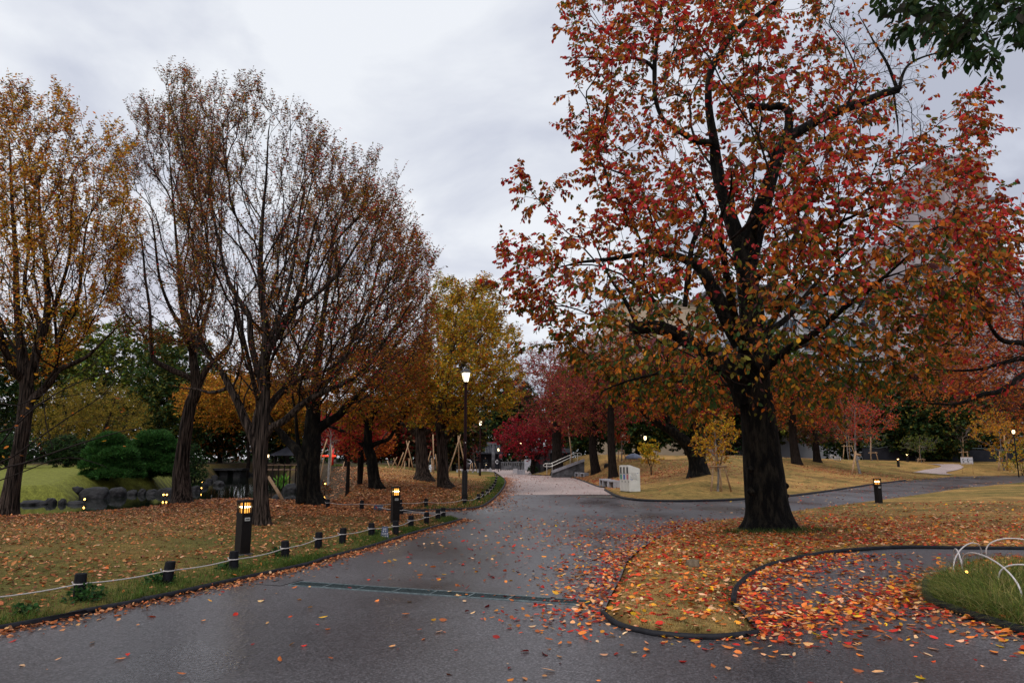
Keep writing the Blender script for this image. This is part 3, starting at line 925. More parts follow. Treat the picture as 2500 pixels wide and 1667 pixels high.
# ------------------------------------------------------------------ the big cherry in front
T0 = 15.3
bx = G(1876, 1290)
T0 = bx[1]
B = (1876, 1297)
cherry_limbs = [
    limb(T0, [(1876, 1300, .50), (1874, 1262, .47), (1868, 1200, .455), (1862, 1130, .445), (1856, 1060, .435), (1848, 1000, .40), (1840, 950, .385), (1836, 900, .37), (1838, 850, .345), (1836, 800, .31), (1834, 760, .29), (1828, 710, .275), (1822, 660, .25), (1816, 615, .225)]),
    limb(T0, [(1822, 640, .24), (1802, 585, .20), (1785, 535, .18), (1764, 470, .155), (1749, 400, .15), (1744, 350, .12, -.2), (1731, 268, .10, -.4), (1732, 191, .085, -.5), (1751, 145, .08, -.5), (1789, 84, .075, -.6), (1850, 38, .07, -.8), (1905, -2, .06, -1), (1985, -70, .04, -1.3)]),
    limb(T0, [(1824, 650, .22), (1845, 580, .19), (1868, 500, .17), (1888, 421, .155), (1919, 344, .15), (1960, 315, .125), (2010, 287, .12), (2060, 266, .115), (2106, 251, .11), (2155, 230, .10), (2193, 219, .095)]),
    limb(T0, [(1905, 375, .13), (1925, 310, .11), (1922, 270, .10), (1905, 260, .10), (1868, 262, .095), (1826, 258, .085)]),
    limb(T0, [(1822, 985, .30), (1800, 930, .24), (1768, 893, .215), (1739, 870, .19), (1707, 848, .175), (1677, 832, .17), (1640, 810, .165), (1600, 799, .17), (1568, 800, .165), (1538, 803, .15)]),
    limb(T0, [(1812, 840, .25), (1782, 790, .215), (1765, 755, .19), (1745, 716, .17), (1726, 680, .15), (1705, 652, .13, .1), (1680, 637, .11, .2), (1640, 622, .10, .4), (1590, 618, .085, .6), (1535, 625, .07, .8), (1480, 634, .055, 1.0), (1420, 640, .035, 1.2)]),
    limb(T0, [(1672, 748, .06, -.3), (1677, 700, .07, -.3), (1682, 650, .068, -.3), (1690, 600, .062, -.3), (1705, 560, .055, -.35), (1722, 520, .045, -.4), (1700, 470, .035, -.6)]),
    limb(T0, [(1555, 792, .06), (1535, 750, .052), (1515, 715, .045), (1497, 690, .036), (1478, 655, .026, .2), (1455, 600, .018, .4)]),
    limb(T0, [(1738, 350, .10, -.2), (1700, 345, .08, -.4), (1678, 333, .075, -.5), (1640, 308, .06, -.7), (1615, 285, .05, -.8), (1600, 240, .05, -.9), (1598, 180, .055, -.9), (1600, 130, .05, -1), (1610, 60, .042, -1.1), (1615, -20, .03, -1.2)]),
    limb(T0, [(1598, 172, .05, -.9), (1580, 152, .042, -1), (1544, 142, .036, -1.1), (1500, 148, .028, -1.2), (1460, 140, .018, -1.3)]),
    limb(T0, [(1858, 925, .14, -.2), (1873, 897, .11, -.5), (1927, 851, .09, -1.0), (1984, 817, .075, -1.5), (2057, 755, .055, -2.1), (2130, 700, .038, -2.7), (2200, 640, .025, -3.2)]),
    limb(T0, [(1850, 850, .12, .1), (1881, 809, .09, .3), (1927, 771, .07, .6), (1985, 700, .055, 1.0), (2060, 620, .04, 1.4), (2150, 560, .025, 1.9)]),
    limb(T0, [(1830, 700, .10, -.2), (1870, 660, .07, -.8), (1927, 600, .055, -1.5), (2003, 564, .04, -2.3), (2100, 520, .025, -3.2)]),
    limb(T0, [(1842, 590, .08, -.1), (1860, 520, .05, -.8), (1965, 511, .042, -1.4), (2064, 518, .035, -2.0), (2156, 537, .026, -2.6), (2233, 580, .016, -3.0)]),
    limb(T0, [(1818, 930, .10, -.3), (1760, 905, .045, -1.2), (1697, 900, .036, -2.0), (1573, 919, .024, -3.0), (1480, 950, .014, -3.6)]),
    limb(T0, [(1835, 900, .16, -.2), (1815, 840, .11, -1.0), (1790, 760, .085, -2.0), (1770, 660, .06, -3.0), (1760, 540, .04, -4.0)]),
    limb(T0, [(1840, 860, .16, .3), (1850, 790, .12, 1.2), (1830, 700, .09, 2.4), (1800, 600, .06, 3.5), (1790, 480, .04, 4.3)]),
    limb(T0, [(1830, 780, .13, .2), (1880, 700, .10, 1.5), (1930, 600, .07, 2.7), (1990, 480, .045, 3.6)]),
    limb(T0, [(2192, 222, .05), (2178, 185, .042), (2163, 150, .034), (2135, 105, .022), (2110, 60, .014)]),
    limb(T0, [(2196, 215, .045), (2205, 180, .038), (2221, 157, .032), (2259, 138, .024), (2336, 119, .013)]),
    limb(T0, [(2182, 228, .03), (2186, 262, .026), (2192, 305, .018, .2)]),
]
cherry_poly = D2F([(1330, -120), (1290, 60), (1300, 130), (1345, 190), (1310, 290), (1352, 360), (1372, 440), (1300, 500), (1262, 450), (1232, 428), (1185, 385), (1188, 430), (1222, 490), (1215, 530), (1150, 560), (1165, 600), (1225, 640), (1150, 640), (1185, 700), (1250, 740), (1280, 790), (1340, 830), (1385, 880), (1450, 930), (1600, 955), (1700, 945), (1850, 955), (1950, 935), (2030, 900), (2130, 880), (2180, 830), (2215, 760), (2270, 700), (2325, 600), (2345, 480), (2285, 440), (2270, 310), (2235, 215), (2190, 235), (2150, 300), (2080, 300), (2075, 215), (2040, 150), (1985, 110), (1930, 40), (1900, -120)])
bare_poly = D2F([(1900, -60), (1960, 60), (2060, 60), (2190, 100), (2200, 130), (2110, 150), (2130, 300), (2060, 290), (2050, 200), (1960, 150), (1900, 60)])


def uv(Pt):
    x, y, z = Pt[..., 0], Pt[..., 1], Pt[..., 2] - CAMZ
    w = y * cp + z * sp; h = -y * sp + z * cp
    return 1250 + FPX * x / w, 833.5 - FPX * h / w


def cherry_col(Pp, rng):
    z = Pp[:, 2] - bx[2]
    n = vnoise(Pp * 0.8, 31); n2 = vnoise(Pp * 2.2, 32)
    lo = np.clip((5.0 - z) / 2.2, 0, 1)            # low boughs are still green
    hi = np.clip((z - 4.0) / 2.0, 0, 1)
    rr = np.hypot(Pp[:, 0] - bx[0], Pp[:, 1] - bx[1])
    out = np.clip((rr - 2.2) / 2.0, 0, 1)
    mid_ = np.exp(-((z - 5.6) / 1.3) ** 2)
    w = np.stack([hi * (0.35 + 1.0 * n) * (0.5 + out), (hi * 0.5 + mid_) * np.clip(n2 * 2.6 - 1.0, 0, 1) * 1.8 * out, 0.40 + 0.5 * n2, 1.05 + 0 * z,
                  0.55 + 2.0 * lo * (1.2 - n), 0.20 + 2.6 * lo * n + 0.2 * (1 - out), 0.45 + 0 * z, 0.18 + 0.25 * lo], -1)
    return palette(rng, len(Pp), [RED, PINK, ORG, RUST, OLIVE, GRN, PLUM, GOLD], w, 0.25)


rg = np.random.default_rng(21)
pts = crown_points(cherry_poly, 1900, rg, T0 - 0.3, 4.6, hollow=0.6, gap=0.465, gs=1.05, seed=41)
front = crown_points(D2F([(1400, 520), (1500, 430), (1800, 420), (2000, 300), (2250, 420), (2330, 540), (2200, 720), (1900, 800), (1600, 860), (1380, 800)]), 240, rg, T0 - 4.2, 1.6, gap=0.38, gs=0.8, seed=44)
sprays = []
for (a, b_, yo) in (((1330, 560), (1190, 400), -1.0), ((1300, 600), (1155, 565), -1.4), ((1300, 640), (1150, 642), -2.0), ((1320, 700), (1190, 705), -1.6), ((1260, 445), (1300, 395), -1.0), ((1400, 770), (1215, 790), -1.0), ((1450, 280), (1292, 300), 0.5), ((1450, 120), (1295, 68), 0.2), ((1450, 190), (1300, 215), 0.6),
                    ((2180, 360), (2250, 215), -1.5), ((2200, 420), (2278, 300), -1.8), ((2230, 560), (2342, 470), -2.6), ((2230, 640), (2335, 600), -2.0), ((2180, 500), (2280, 440), -2.4), ((1960, 200), (1965, 45), 0.0), ((2150, 700), (2300, 660), -2.4)):
    for t in np.linspace(0.15, 1, 5):
        u, v = D2F([(a[0] + (b_[0] - a[0]) * t, a[1] + (b_[1] - a[1]) * t)])[0]
        sprays.append(P(u + rg.normal() * 6, v + rg.normal() * 6, T0 + yo))
pts = np.concatenate([pts, front, sprays])
bare = np.concatenate([crown_points(bare_poly, 100, rg, T0, 1.2)])


def limbdist(u, v, wide=0.0):
    best = np.full(u.shape, 1e9)
    for L in cherry_limbs[:8] + cherry_limbs[10:12]:
        q = np.array(L)[:, :3]; r_ = np.array(L)[:, 3]; uu, vv = uv(q); rp = r_ / T0 * FPX
        for k in range(len(uu) - 1):
            dx, dy = uu[k + 1] - uu[k], vv[k + 1] - vv[k]; t = np.clip(((u - uu[k]) * dx + (v - vv[k]) * dy) / (dx * dx + dy * dy + 1e-9), 0, 1)
            best = np.minimum(best, np.hypot(u - uu[k] - t * dx, v - vv[k] - t * dy) - (rp[k] + rp[k + 1]) / 2)
    return best


def cherry_keep(Pp):
    u, v = uv(Pp)
    ld = limbdist(u, v)
    lk_ = np.where(Pp[:, 1] < T0 + .1, np.clip(.22 + ld / 26 + .2 * ss(620, 450, v), .2, 1), 1)
    d = sdist(bare_poly, u, v)
    k = np.where(d < 0, 0.06, np.clip(0.25 + d / 60, 0, 1))
    return k * lk_


# knots on the bole
kn = []
for (u, v, r_) in ((1917, 1186, .085), (1920, 1210, .06), (1833, 1145, .07), (1833, 1200, .085)):
    p = P(u, v, T0 - (0.02 if u > 1900 else 0.36)); a = np.linspace(0, 1, 9)
    s = [(p[0] + 0, p[1], p[2] - r_ * 1.1 + r_ * 2.2 * t, max(0.012, r_ * math.sin(math.pi * min(max(t, 0.06), 0.94)))) for t in a]
    kn.append(bigtube(s, 0.03, 14, 0.15, seed=int(u)))
make_tree("cherry_tree", "large old cherry tree with thick black trunk and red and orange leaves", "tree", (bx[0], bx[1], bx[2] - 0.05), cherry_limbs,
          np.concatenate([pts, bare]), 3, cherry_col, 0.102, wr=0.54, per=12, tw=2, twL=0.40, up=-0.05, wood=M['bark_dark'], thin=M['bark_thin'], bf=0.3, kd=0.8, step=0.35, zmin=bx[2] + 2.6,
          droop=0.8, keep=cherry_keep, bark=0.035, sides=44, flare=(0.55, 0.26, 6), tip=0.0055, cut=(2, 3, 4), tubestep=0.06, extra=kn, extra_twig=0.7, nup=0.3)
# ------------------------------------------------------------------ zelkovas on the left lawn
def colmix(cols, base_w, fn=None, jit=0.2, s=0.6, seed=5):
    def f(Pp, rng):
        n = vnoise(Pp * s, seed)[:, None]
        w = np.array(base_w)[None] * np.ones((len(Pp), 1))
        alt = np.roll(np.array(base_w), -1)[None]
        w = w * (1.5 - n) + alt * np.clip(n * 1.6 - 0.6, 0, 1)
        if fn is not None: w = w * fn(Pp)
        return palette(rng, len(Pp), cols, w, jit)
    return f


KEY = "zelkova trees on the left lawns"
ZC = [RUST, ORG, OLIVE, BRN, GOLD, RED, PLUM]
ORG2 = (0.42, 0.15, 0.02)
if True: ZC[2] = (0.17, 0.14, 0.018)


def zel(label, base_uv, limbs_f, poly, n, y_ry, seed, wts, rightred=0.0, size=0.066, per=12, tw=3, twL=0.5, wood=None, gap=0.36, up=0.55, sides=26, kd=1.5, bf=0.55, gs=0.8, fn=None, flare=(0.42, 0.28, 5), wr=0.46, zmn=2.2, name="zelkova_tree", group=KEY, cat="tree", jit=0.03, nup=0.3, dens=1.0, edge=130.0, fine=False, extra_twig=0.35, bare=(380, 620, .28), lscale=.86, cols=None):
    b = G(*base_uv); y0 = b[1]
    rg = np.random.default_rng(seed)
    limbs = limbs_f(y0)
    limbs[0][0] = (limbs[0][0][0], limbs[0][0][1], b[2] - 0.12, limbs[0][0][3])
    pts = crown_points(D2F(poly), n, rg, y0, y_ry, hollow=0.3, gap=gap, gs=gs, seed=seed, edge=edge)
    def redfn(Pp):
        w = np.ones((len(Pp), len(ZC)))
        if rightred:
            t = np.clip((Pp[:, 0] - b[0]) / 6.0, -0.4, 1.2)
            w[:, 5] *= np.clip(0.3 + 2.6 * t, 0.1, 4) * rightred; w[:, 0] *= 1 + np.clip(t, 0, 1)
            lowr = np.clip((3.6 - (Pp[:, 2] - b[2])) / 2, 0, 1)
            w[:, 4] *= 1 + 3 * lowr; w[:, 5] *= 1 - 0.8 * lowr
        if fn is not None: w *= fn(Pp)
        return w
    def kp(Pp):
        u_, v_ = uv(Pp); q = np.array(D2F(poly)); dd = -sdist(D2F(poly), u_, v_)
        lo_ = ss(bare[0], bare[1], v_) * ss(30, 120, dd)
        return 1 - (1 - bare[2]) * lo_ * (0.7 + .6 * vnoise(Pp * .7, seed + 2))
    return make_tree(name, label, cat, (b[0], b[1], b[2]), limbs, pts, seed, colmix(cols or ZC, wts, redfn, 0.22, seed=seed), size, wr=wr, per=per, tw=tw, twL=twL, up=up, wood=wood or M['bark_brown'], thin=M['bark_thin'], lmat=M['leaf_small'],
                     bf=bf, kd=kd, step=0.45, zmin=b[2] + zmn, droop=0.45, fine=fine, bark=0.10, sides=sides, flare=flare, group=group, tip=0.0062, ex=2.35, jit=jit, extra_twig=extra_twig, outdir=0.2, nup=nup, keep=kp, lscale=lscale)


# nearest, forked, beside the bollard lamp
def L3(y):
    return [limb(y, [(640, 1285, .215), (638, 1240, .195), (636, 1190, .18), (635, 1138, .175), (636, 1100, .175), (640, 1060, .165), (644, 1010, .15), (645, 950, .14), (640, 905, .13), (648, 860, .115), (650, 800, .10), (640, 730, .085), (636, 640, .07), (640, 540, .05), (650, 430, .03), (655, 330, .018)]),
            limb(y, [(634, 1110, .15), (615, 1060, .12), (600, 1028, .11), (582, 985, .10), (560, 945, .09), (545, 915, .08), (520, 880, .07), (500, 860, .05)]),
            limb(y, [(620, 1066, .10), (625, 1020, .085), (632, 985, .075), (618, 930, .06, -.4), (600, 850, .05, -.7), (580, 760, .04, -1.0)]),
            limb(y, [(642, 1075, .12), (660, 1045, .105), (690, 1030, .095), (708, 1015, .09), (740, 985, .08, -.2), (768, 968, .075, -.3), (810, 948, .065, -.5), (855, 930, .06, -.6), (901, 881, .05, -.8), (940, 830, .038, -1), (971, 789, .028, -1.1), (1003, 740, .018, -1.2)]),
            limb(y, [(648, 1010, .10), (672, 975, .085, .3), (700, 945, .08, .4), (730, 925, .07, .5), (780, 912, .055, .7), (830, 880, .045, .8), (880, 830, .03, 1.0)]),
            limb(y, [(644, 950, .10), (625, 890, .085), (612, 830, .08), (608, 770, .075), (585, 735, .065, .3), (560, 690, .055, .6), (540, 620, .04, .9), (520, 520, .03, 1.2)]),
            limb(y, [(645, 900, .09), (660, 850, .075, -.2), (690, 800, .065, -.5), (720, 740, .055, -.9), (745, 660, .04, -1.3), (765, 560, .03, -1.6)]),
            limb(y, [(650, 860, .08), (670, 800, .07, .5), (700, 720, .06, .9), (720, 620, .045, 1.3), (735, 500, .03, 1.6)]),
            limb(y, [(648, 840, .07), (700, 770, .06, .2), (760, 730, .05, .3), (830, 660, .04, .5), (880, 580, .025, .6)]),
            limb(y, [(560, 945, .06), (535, 955, .045), (510, 958, .04), (480, 950, .03), (450, 948, .018)])]


zel("tall brown zelkova with forked trunk standing beside the nearest bollard lamp", (638, 1281), L3,
    [(415, 420), (400, 300), (375, 200), (390, 172), (425, 185), (470, 235), (490, 190), (530, 240), (545, 205), (598, 182), (615, 240), (660, 262), (690, 268), (740, 310), (760, 345), (800, 370), (870, 365), (850, 410), (925, 405), (890, 450), (930, 490), (905, 520), (955, 530), (960, 575), (995, 610), (985, 700), (975, 800), (930, 860), (860, 895), (760, 915), (650, 900), (560, 870), (480, 840), (430, 760), (400, 620)],
    1600, 3.3, 11, [1.1, .25, 1.0, 1.9, .25, .3, 1.1], rightred=1.2, size=.060)


def L2(y):
    return [limb(y, [(446, 1230, .34), (444, 1200, .31), (443, 1140, .27), (448, 1090, .25), (455, 1040, .235), (464, 990, .22), (476, 960, .21), (478, 925, .18), (472, 880, .15), (468, 840, .13), (452, 790, .10), (440, 720, .08), (435, 640, .06), (425, 520, .04), (415, 400, .025)]),
            limb(y, [(474, 965, .15), (490, 930, .12), (505, 900, .11), (530, 875, .10), (550, 855, .09), (565, 830, .06), (572, 790, .045), (580, 720, .03)]),
            limb(y, [(476, 930, .13), (455, 918, .12), (430, 908, .11), (405, 895, .10), (385, 885, .09), (372, 868, .08), (368, 820, .065), (366, 760, .055), (355, 680, .045), (345, 580, .03)]),
            limb(y, [(472, 890, .11), (480, 840, .09, .5), (500, 780, .07, 1), (520, 700, .05, 1.5), (530, 600, .035, 2)]),
            limb(y, [(470, 870, .10), (455, 820, .08, -.7), (420, 760, .06, -1.3), (390, 680, .045, -1.8), (375, 560, .03, -2.3)])]


zel("slender zelkova leaning right on the edge of the pond, bare-looking purple-brown crown", (446, 1227), L2,
    [(255, 480), (240, 420), (275, 330), (330, 330), (292, 248), (345, 225), (380, 250), (400, 185), (440, 168), (455, 215), (495, 200), (520, 330), (520, 500), (505, 650), (480, 760), (440, 800), (330, 790), (270, 760), (235, 640), (230, 560)],
    1050, 3.6, 12, [.8, .25, 1.1, 1.7, .35, .12, 1.1], size=0.072, per=10, gap=0.38)


def L1(y):
    return [limb(y, [(14, 1262, .29), (20, 1235, .255), (28, 1190, .225), (42, 1120, .205), (54, 1060, .20), (62, 1000, .20), (66, 950, .185), (58, 900, .17), (52, 850, .13), (45, 800, .11), (40, 720, .09), (38, 620, .07), (30, 500, .05), (25, 380, .03)]),
            limb(y, [(62, 960, .15), (78, 900, .13), (95, 845, .115), (112, 790, .105), (117, 730, .095), (114, 680, .085), (112, 630, .075), (100, 560, .055), (95, 450, .035)]),
            limb(y, [(66, 985, .14), (95, 960, .12), (120, 935, .105), (140, 905, .095), (165, 893, .08), (195, 880, .07), (215, 868, .055), (245, 840, .035)]),
            limb(y, [(138, 908, .08), (147, 860, .07), (147, 810, .065), (160, 775, .06), (183, 742, .055), (195, 705, .05), (200, 650, .04), (210, 560, .03)]),
            limb(y, [(56, 930, .12), (30, 900, .11, -.4), (10, 850, .10, -.7), (-5, 790, .09, -1), (-15, 700, .07, -1.3), (-30, 560, .05, -1.6)]),
            limb(y, [(100, 820, .08), (90, 770, .07, .5), (60, 700, .06, 1), (70, 600, .05, 1.4), (60, 450, .035, 1.8)]),
            limb(y, [(112, 770, .07), (135, 745, .06, -.4), (150, 700, .055, -.8), (170, 620, .04, -1.2), (175, 500, .03, -1.6)])]


def L1c(Pp):
    w = np.ones((len(Pp), len(ZC))); return w


zel("zelkova with golden orange crown and curved trunk at the left edge", (22, 1257), L1,
    [(-230, 300), (-120, 200), (-30, 235), (10, 215), (42, 183), (65, 225), (100, 245), (112, 215), (135, 208), (160, 260), (200, 268), (205, 300), (262, 295), (305, 350), (325, 430), (318, 520), (290, 620), (262, 700), (220, 760), (120, 860), (20, 880), (-100, 860), (-230, 800)],
    1500, 3.8, 13, [.4, 1.2, .9, .4, 3.0, .02, .05], size=0.084, per=12, gap=0.30, bare=(560, 760, .3), cols=[RUST, ORG, (.24, .19, .03), BRN, (.60, .31, .02), RED, PLUM])


# the broad one behind with the twin stem
def L4(y):
    return [limb(y, [(757, 1232, .50), (755, 1205, .43), (757, 1150, .38), (760, 1090, .35), (763, 1040, .32), (765, 1000, .28), (770, 950, .22), (775, 890, .17), (785, 800, .12), (800, 700, .08), (815, 580, .05)]),
            limb(y, [(738, 1225, .26, -.3), (738, 1180, .21, -.3), (738, 1130, .19, -.3), (725, 1100, .18, -.2), (705, 1080, .15), (685, 1055, .12), (668, 1035, .09)]),
            limb(y, [(770, 1050, .22), (800, 1030, .17), (830, 1010, .15), (850, 985, .13), (880, 960, .10), (930, 900, .08), (975, 830, .05)]),
            limb(y, [(764, 1010, .16), (740, 960, .13), (700, 900, .10), (660, 840, .06)]),
            limb(y, [(768, 980, .16), (800, 920, .12, .8), (850, 850, .09, 1.5), (900, 740, .06, 2), (930, 620, .04, 2.3)]),
            limb(y, [(736, 1120, .09), (725, 1060, .07), (722, 1010, .06), (715, 970, .045)])]


zel("broad zelkova with thick twin trunk beside the pond rocks, rust red at right", (754, 1229), L4,
    [(620, 560), (700, 470), (780, 420), (850, 440), (900, 480), (940, 520), (985, 600), (1003, 680), (1000, 760), (985, 840), (960, 900), (900, 935), (820, 950), (740, 950), (660, 930), (600, 900), (580, 760)],
    1150, 4.2, 14, [1.2, .7, 1.2, 1.1, 1.1, .25, .2], rightred=1.1, size=0.092, per=11, gap=0.32, wood=M['bark_dark'], bare=(2000, 2100, 1))


# trees standing on the mound
def stemtree(u0, v0, r0, path, forks):
    def f(y):
        px = 1667.0 / y
        L = [limb(y, [(u, v, r) for u, v, r in path])]
        for k in forks: L.append(limb(y, k))
        return L
    return f


zel("dark leaning zelkova on the mound left of the staked saplings", (917, 1192), stemtree(0, 0, 0,
    [(920, 1198, .40), (913, 1165, .30), (908, 1120, .26), (898, 1090, .23), (900, 1040, .19), (905, 990, .14), (910, 930, .08), (915, 860, .05)],
    [[(900, 1095, .17), (880, 1080, .13), (855, 1065, .11), (830, 1050, .08), (800, 1040, .05)], [(902, 1090, .15), (925, 1080, .12), (950, 1070, .10), (968, 1040, .07), (985, 1020, .04)], [(900, 1050, .12), (880, 1000, .09), (860, 940, .06)], [(903, 1030, .12), (930, 980, .08), (960, 920, .05)]]),
    [(760, 880), (800, 820), (880, 790), (960, 830), (990, 880), (975, 930), (930, 960), (880, 985), (800, 975), (755, 940)], 520, 3.6, 15, [1.0, 1.0, 1.6, .6, 1.4, .15, .1], size=0.13, per=8, tw=3, gap=0.3, sides=14, up=0.1, wood=M['bark_dark'], wr=.5, group="trees on the leafy mound", bare=(2000, 2100, 1))
zel("straight-trunked yellow-green zelkova on the crest of the mound", (1031, 1172), stemtree(0, 0, 0,
    [(1033, 1178, .55), (1030, 1140, .40), (1028, 1090, .36), (1026, 1060, .34), (1022, 1020, .26), (1025, 960, .20), (1030, 880, .13), (1040, 780, .07)],
    [[(1027, 1070, .22), (1005, 1050, .18), (985, 1035, .13), (960, 1040, .08), (945, 1055, .05)], [(1028, 1060, .2), (1050, 1050, .16), (1062, 1030, .12), (1085, 1000, .08)], [(1024, 1010, .16), (1000, 960, .11), (985, 900, .07)], [(1026, 990, .15), (1060, 930, .11), (1100, 860, .06)]]),
    [(990, 700), (1005, 640), (1060, 650), (1075, 700), (1090, 640), (1115, 660), (1130, 720), (1150, 820), (1110, 920), (1040, 975), (960, 980), (900, 940), (920, 860), (970, 780)], 720, 5.5, 16, [.25, .25, 2.2, .3, 1.6, .0, .0], cols=[RUST, ORG, (.24, .21, .03), BRN, (.56, .33, .02), RED, PLUM], size=0.16, per=9, tw=3, gap=0.36, sides=16, up=0.25, wood=M['bark_brown'], wr=.5, group="trees on the leafy mound", bare=(2000, 2100, 1))
zel("yellow-green zelkova on the mound just left of the tall street lamp", (1079, 1190), stemtree(0, 0, 0,
    [(1090, 1196, .42), (1082, 1170, .33), (1080, 1120, .28), (1078, 1080, .26), (1072, 1030, .20), (1080, 970, .15), (1095, 900, .10), (1110, 800, .06), (1125, 720, .035)],
    [[(1079, 1085, .17), (1100, 1060, .12), (1125, 1045, .09), (1150, 1010, .06)], [(1076, 1050, .16), (1120, 1000, .12), (1160, 985, .09), (1190, 960, .05)], [(1074, 1030, .13), (1050, 980, .09), (1030, 900, .05)], [(1082, 960, .10), (1130, 890, .08), (1170, 830, .05), (1210, 780, .03)]]),
    [(1000, 760), (1040, 680), (1085, 655), (1115, 645), (1160, 700), (1150, 750), (1195, 770), (1180, 830), (1200, 900), (1170, 945), (1100, 965), (1040, 985), (985, 960), (960, 880)], 800, 4.8, 17, [.15, .25, 1.8, .2, 2.6, .0, .0], cols=[RUST, ORG, (.24, .21, .03), BRN, (.56, .33, .02), RED, PLUM], size=0.13, per=10, tw=3, gap=0.36, sides=16, up=0.25, wood=M['bark_brown'], wr=.5, group="trees on the leafy mound", bare=(2000, 2100, 1))


# ------------------------------------------------------------------ generic tree further off
def bgtree(name, label, u, v, top, halfw, cols, wts, n, seed, size, y=None, r=None, crown_low=None, per=8, tw=2, wood=None, lmat=None, gap=0.25, ry=None, up=0.1, fork=None, group=None, shape="round", lean=0, droop=.3, wr=.55, cat="tree", twL=None, keepbare=False, sides=10, stems=None, nup=0.5, fine=False, jit=0.06, kd=0.7, gs=None):
    """u,v: foot of the trunk in the photo; top: v of the crown's top; halfw: half width in photo pixels"""
    b = G(u, v) if y is None else np.array((*(P(u, 1118, y)[:2]), 0.0))
    if y is not None: b[2] = Hs(b[0], b[1])
    y0 = b[1]; m = y0 / FPX
    rg = np.random.default_rng(seed)
    topz = P(u, top, y0)[2]; Ht = topz - b[2]
    low = crown_low if crown_low is not None else 0.25
    hw = halfw * m; ryy = ry if ry is not None else hw
    q = nrm(rg.normal(size=(n * 3, 3))) * (rg.random((n * 3, 1)) ** 0.42)
    z = (q[:, 2] * 0.5 + 0.5)
    if shape == "cone":
        z = rg.random(n * 3) ** 1.3; a = rg.uniform(0, 2 * math.pi, n * 3); k = (1 - z) ** 0.8 * np.sqrt(rg.uniform(.1, 1, n * 3)) + 0.04
        q[:, 0], q[:, 1] = np.cos(a) * k, np.sin(a) * k
    elif shape == "vase":
        k = 0.45 + 0.75 * z; q[:, 0] *= k; q[:, 1] *= k
    elif shape == "umbrella":
        z = 0.35 + 0.65 * z
    pts = np.stack([b[0] + lean * z * Ht * 0.2 + q[:, 0] * hw, b[1] + q[:, 1] * ryy, b[2] + Ht * (low + (1 - low) * z)], -1)
    gsc = gs or 2.2 / max(hw, 0.6)
    g = vnoise(pts * gsc, seed); pts = pts[g > gap][:n]
    r = r or max(0.03, Ht * 0.022)
    hl = max(low + 0.12, 0.2)
    limbs = []
    for k in range(stems or 1):
        a = 2.4 * k + seed; off = 0 if not stems else r * 0.6
        sx_, sy_ = math.cos(a) * off, math.sin(a) * off
        sp_ = 0.0 if not stems else hw * 0.4
        jx = (rg.random() - .5) * hw * 0.15
        limbs.append([(b[0] + sx_, b[1] + sy_, b[2] - 0.1, r), (b[0] + sx_ * 1.2 + jx + lean * Ht * .05, b[1] + sy_, b[2] + Ht * hl * 0.5, r * .8), (b[0] + math.cos(a) * sp_ * .5 + jx * .5 + lean * Ht * .1, b[1] + math.sin(a) * sp_ * .5, b[2] + Ht * hl, r * .68), (b[0] + math.cos(a) * sp_ + lean * Ht * .15, b[1] + math.sin(a) * sp_, b[2] + Ht * (hl + (0.8 - hl) * 0.8), r * .25)])
    colf = colmix(cols, wts, None, 0.25, s=gsc * 0.8, seed=seed)
    if keepbare: kf = lambda Pp: np.full(len(Pp), keepbare)
    else: kf = None
    return make_tree(name, label, cat, tuple(b), limbs, pts, seed, colf, size, wr=wr, per=per, tw=tw, twL=twL or max(0.12, hw * 0.16), up=up, wood=wood or M['bark_far'], thin=(wood or M['bark_thin']), lmat=lmat or M['leaf_small'], merge=bool(stems) or hw < 4.2,
                     bf=0.4, kd=kd, step=max(0.08, hw * 0.16), zmin=b[2] + Ht * low * 0.8, droop=droop, fine=fine, bark=0.06, sides=sides, flare=(0.35, max(.08, Ht * .03), 5), tip=max(0.003, m * 0.18), ex=2.3, twr=max(0.003, m * 0.13), tubestep=max(0.06, Ht * 0.03), group=group, keep=kf, nup=nup, jit=jit)


BGR = "trees lining the far side of the park"
RC = [(.36, .055, .06), (.30, .03, .028), (.22, .075, .03), PLUM, (.34, .12, .03), OLIVE]
# crimson and pink cherries beside the pale path
bgtree("maple_tree", "low crimson maple beside the pale path near the gate", 1300, 1141, 1010, 90, [CRIM, DRED, RED, PLUM], [1.6, 1.2, .5, .4], 400, 31, .18, y=70, crown_low=.22, stems=4, r=.13, gap=.2, group=BGR, droop=.2, tw=3)
bgtree("cherry_tree", "pink-red cherry leaning over the steel handrail", 1362, 1122, 838, 120, RC, [1.2, 1.0, 1.0, .5, .3, .2], 600, 32, .18, y=64, r=.62, crown_low=.28, gap=.36, group=BGR, tw=3, fork=True)
bgtree("cherry_tree", "red-brown cherry with short thick trunk between the handrail and the bins", 1455, 1137, 860, 125, RC, [.6, .7, 1.2, .9, .6, .5], 620, 33, .18, y=55, r=.42, crown_low=.3, gap=.3, group=BGR, tw=3)
bgtree("cherry_tree", "black-trunked cherry rising straight behind the recycling bins", 1497, 1166, 800, 175, RC, [1.0, 1.0, 1.0, .6, .5, .4], 620, 34, .15, r=.36, crown_low=.36, gap=.34, group=BGR, tw=3)
_y = G(1700, 1163)[1]


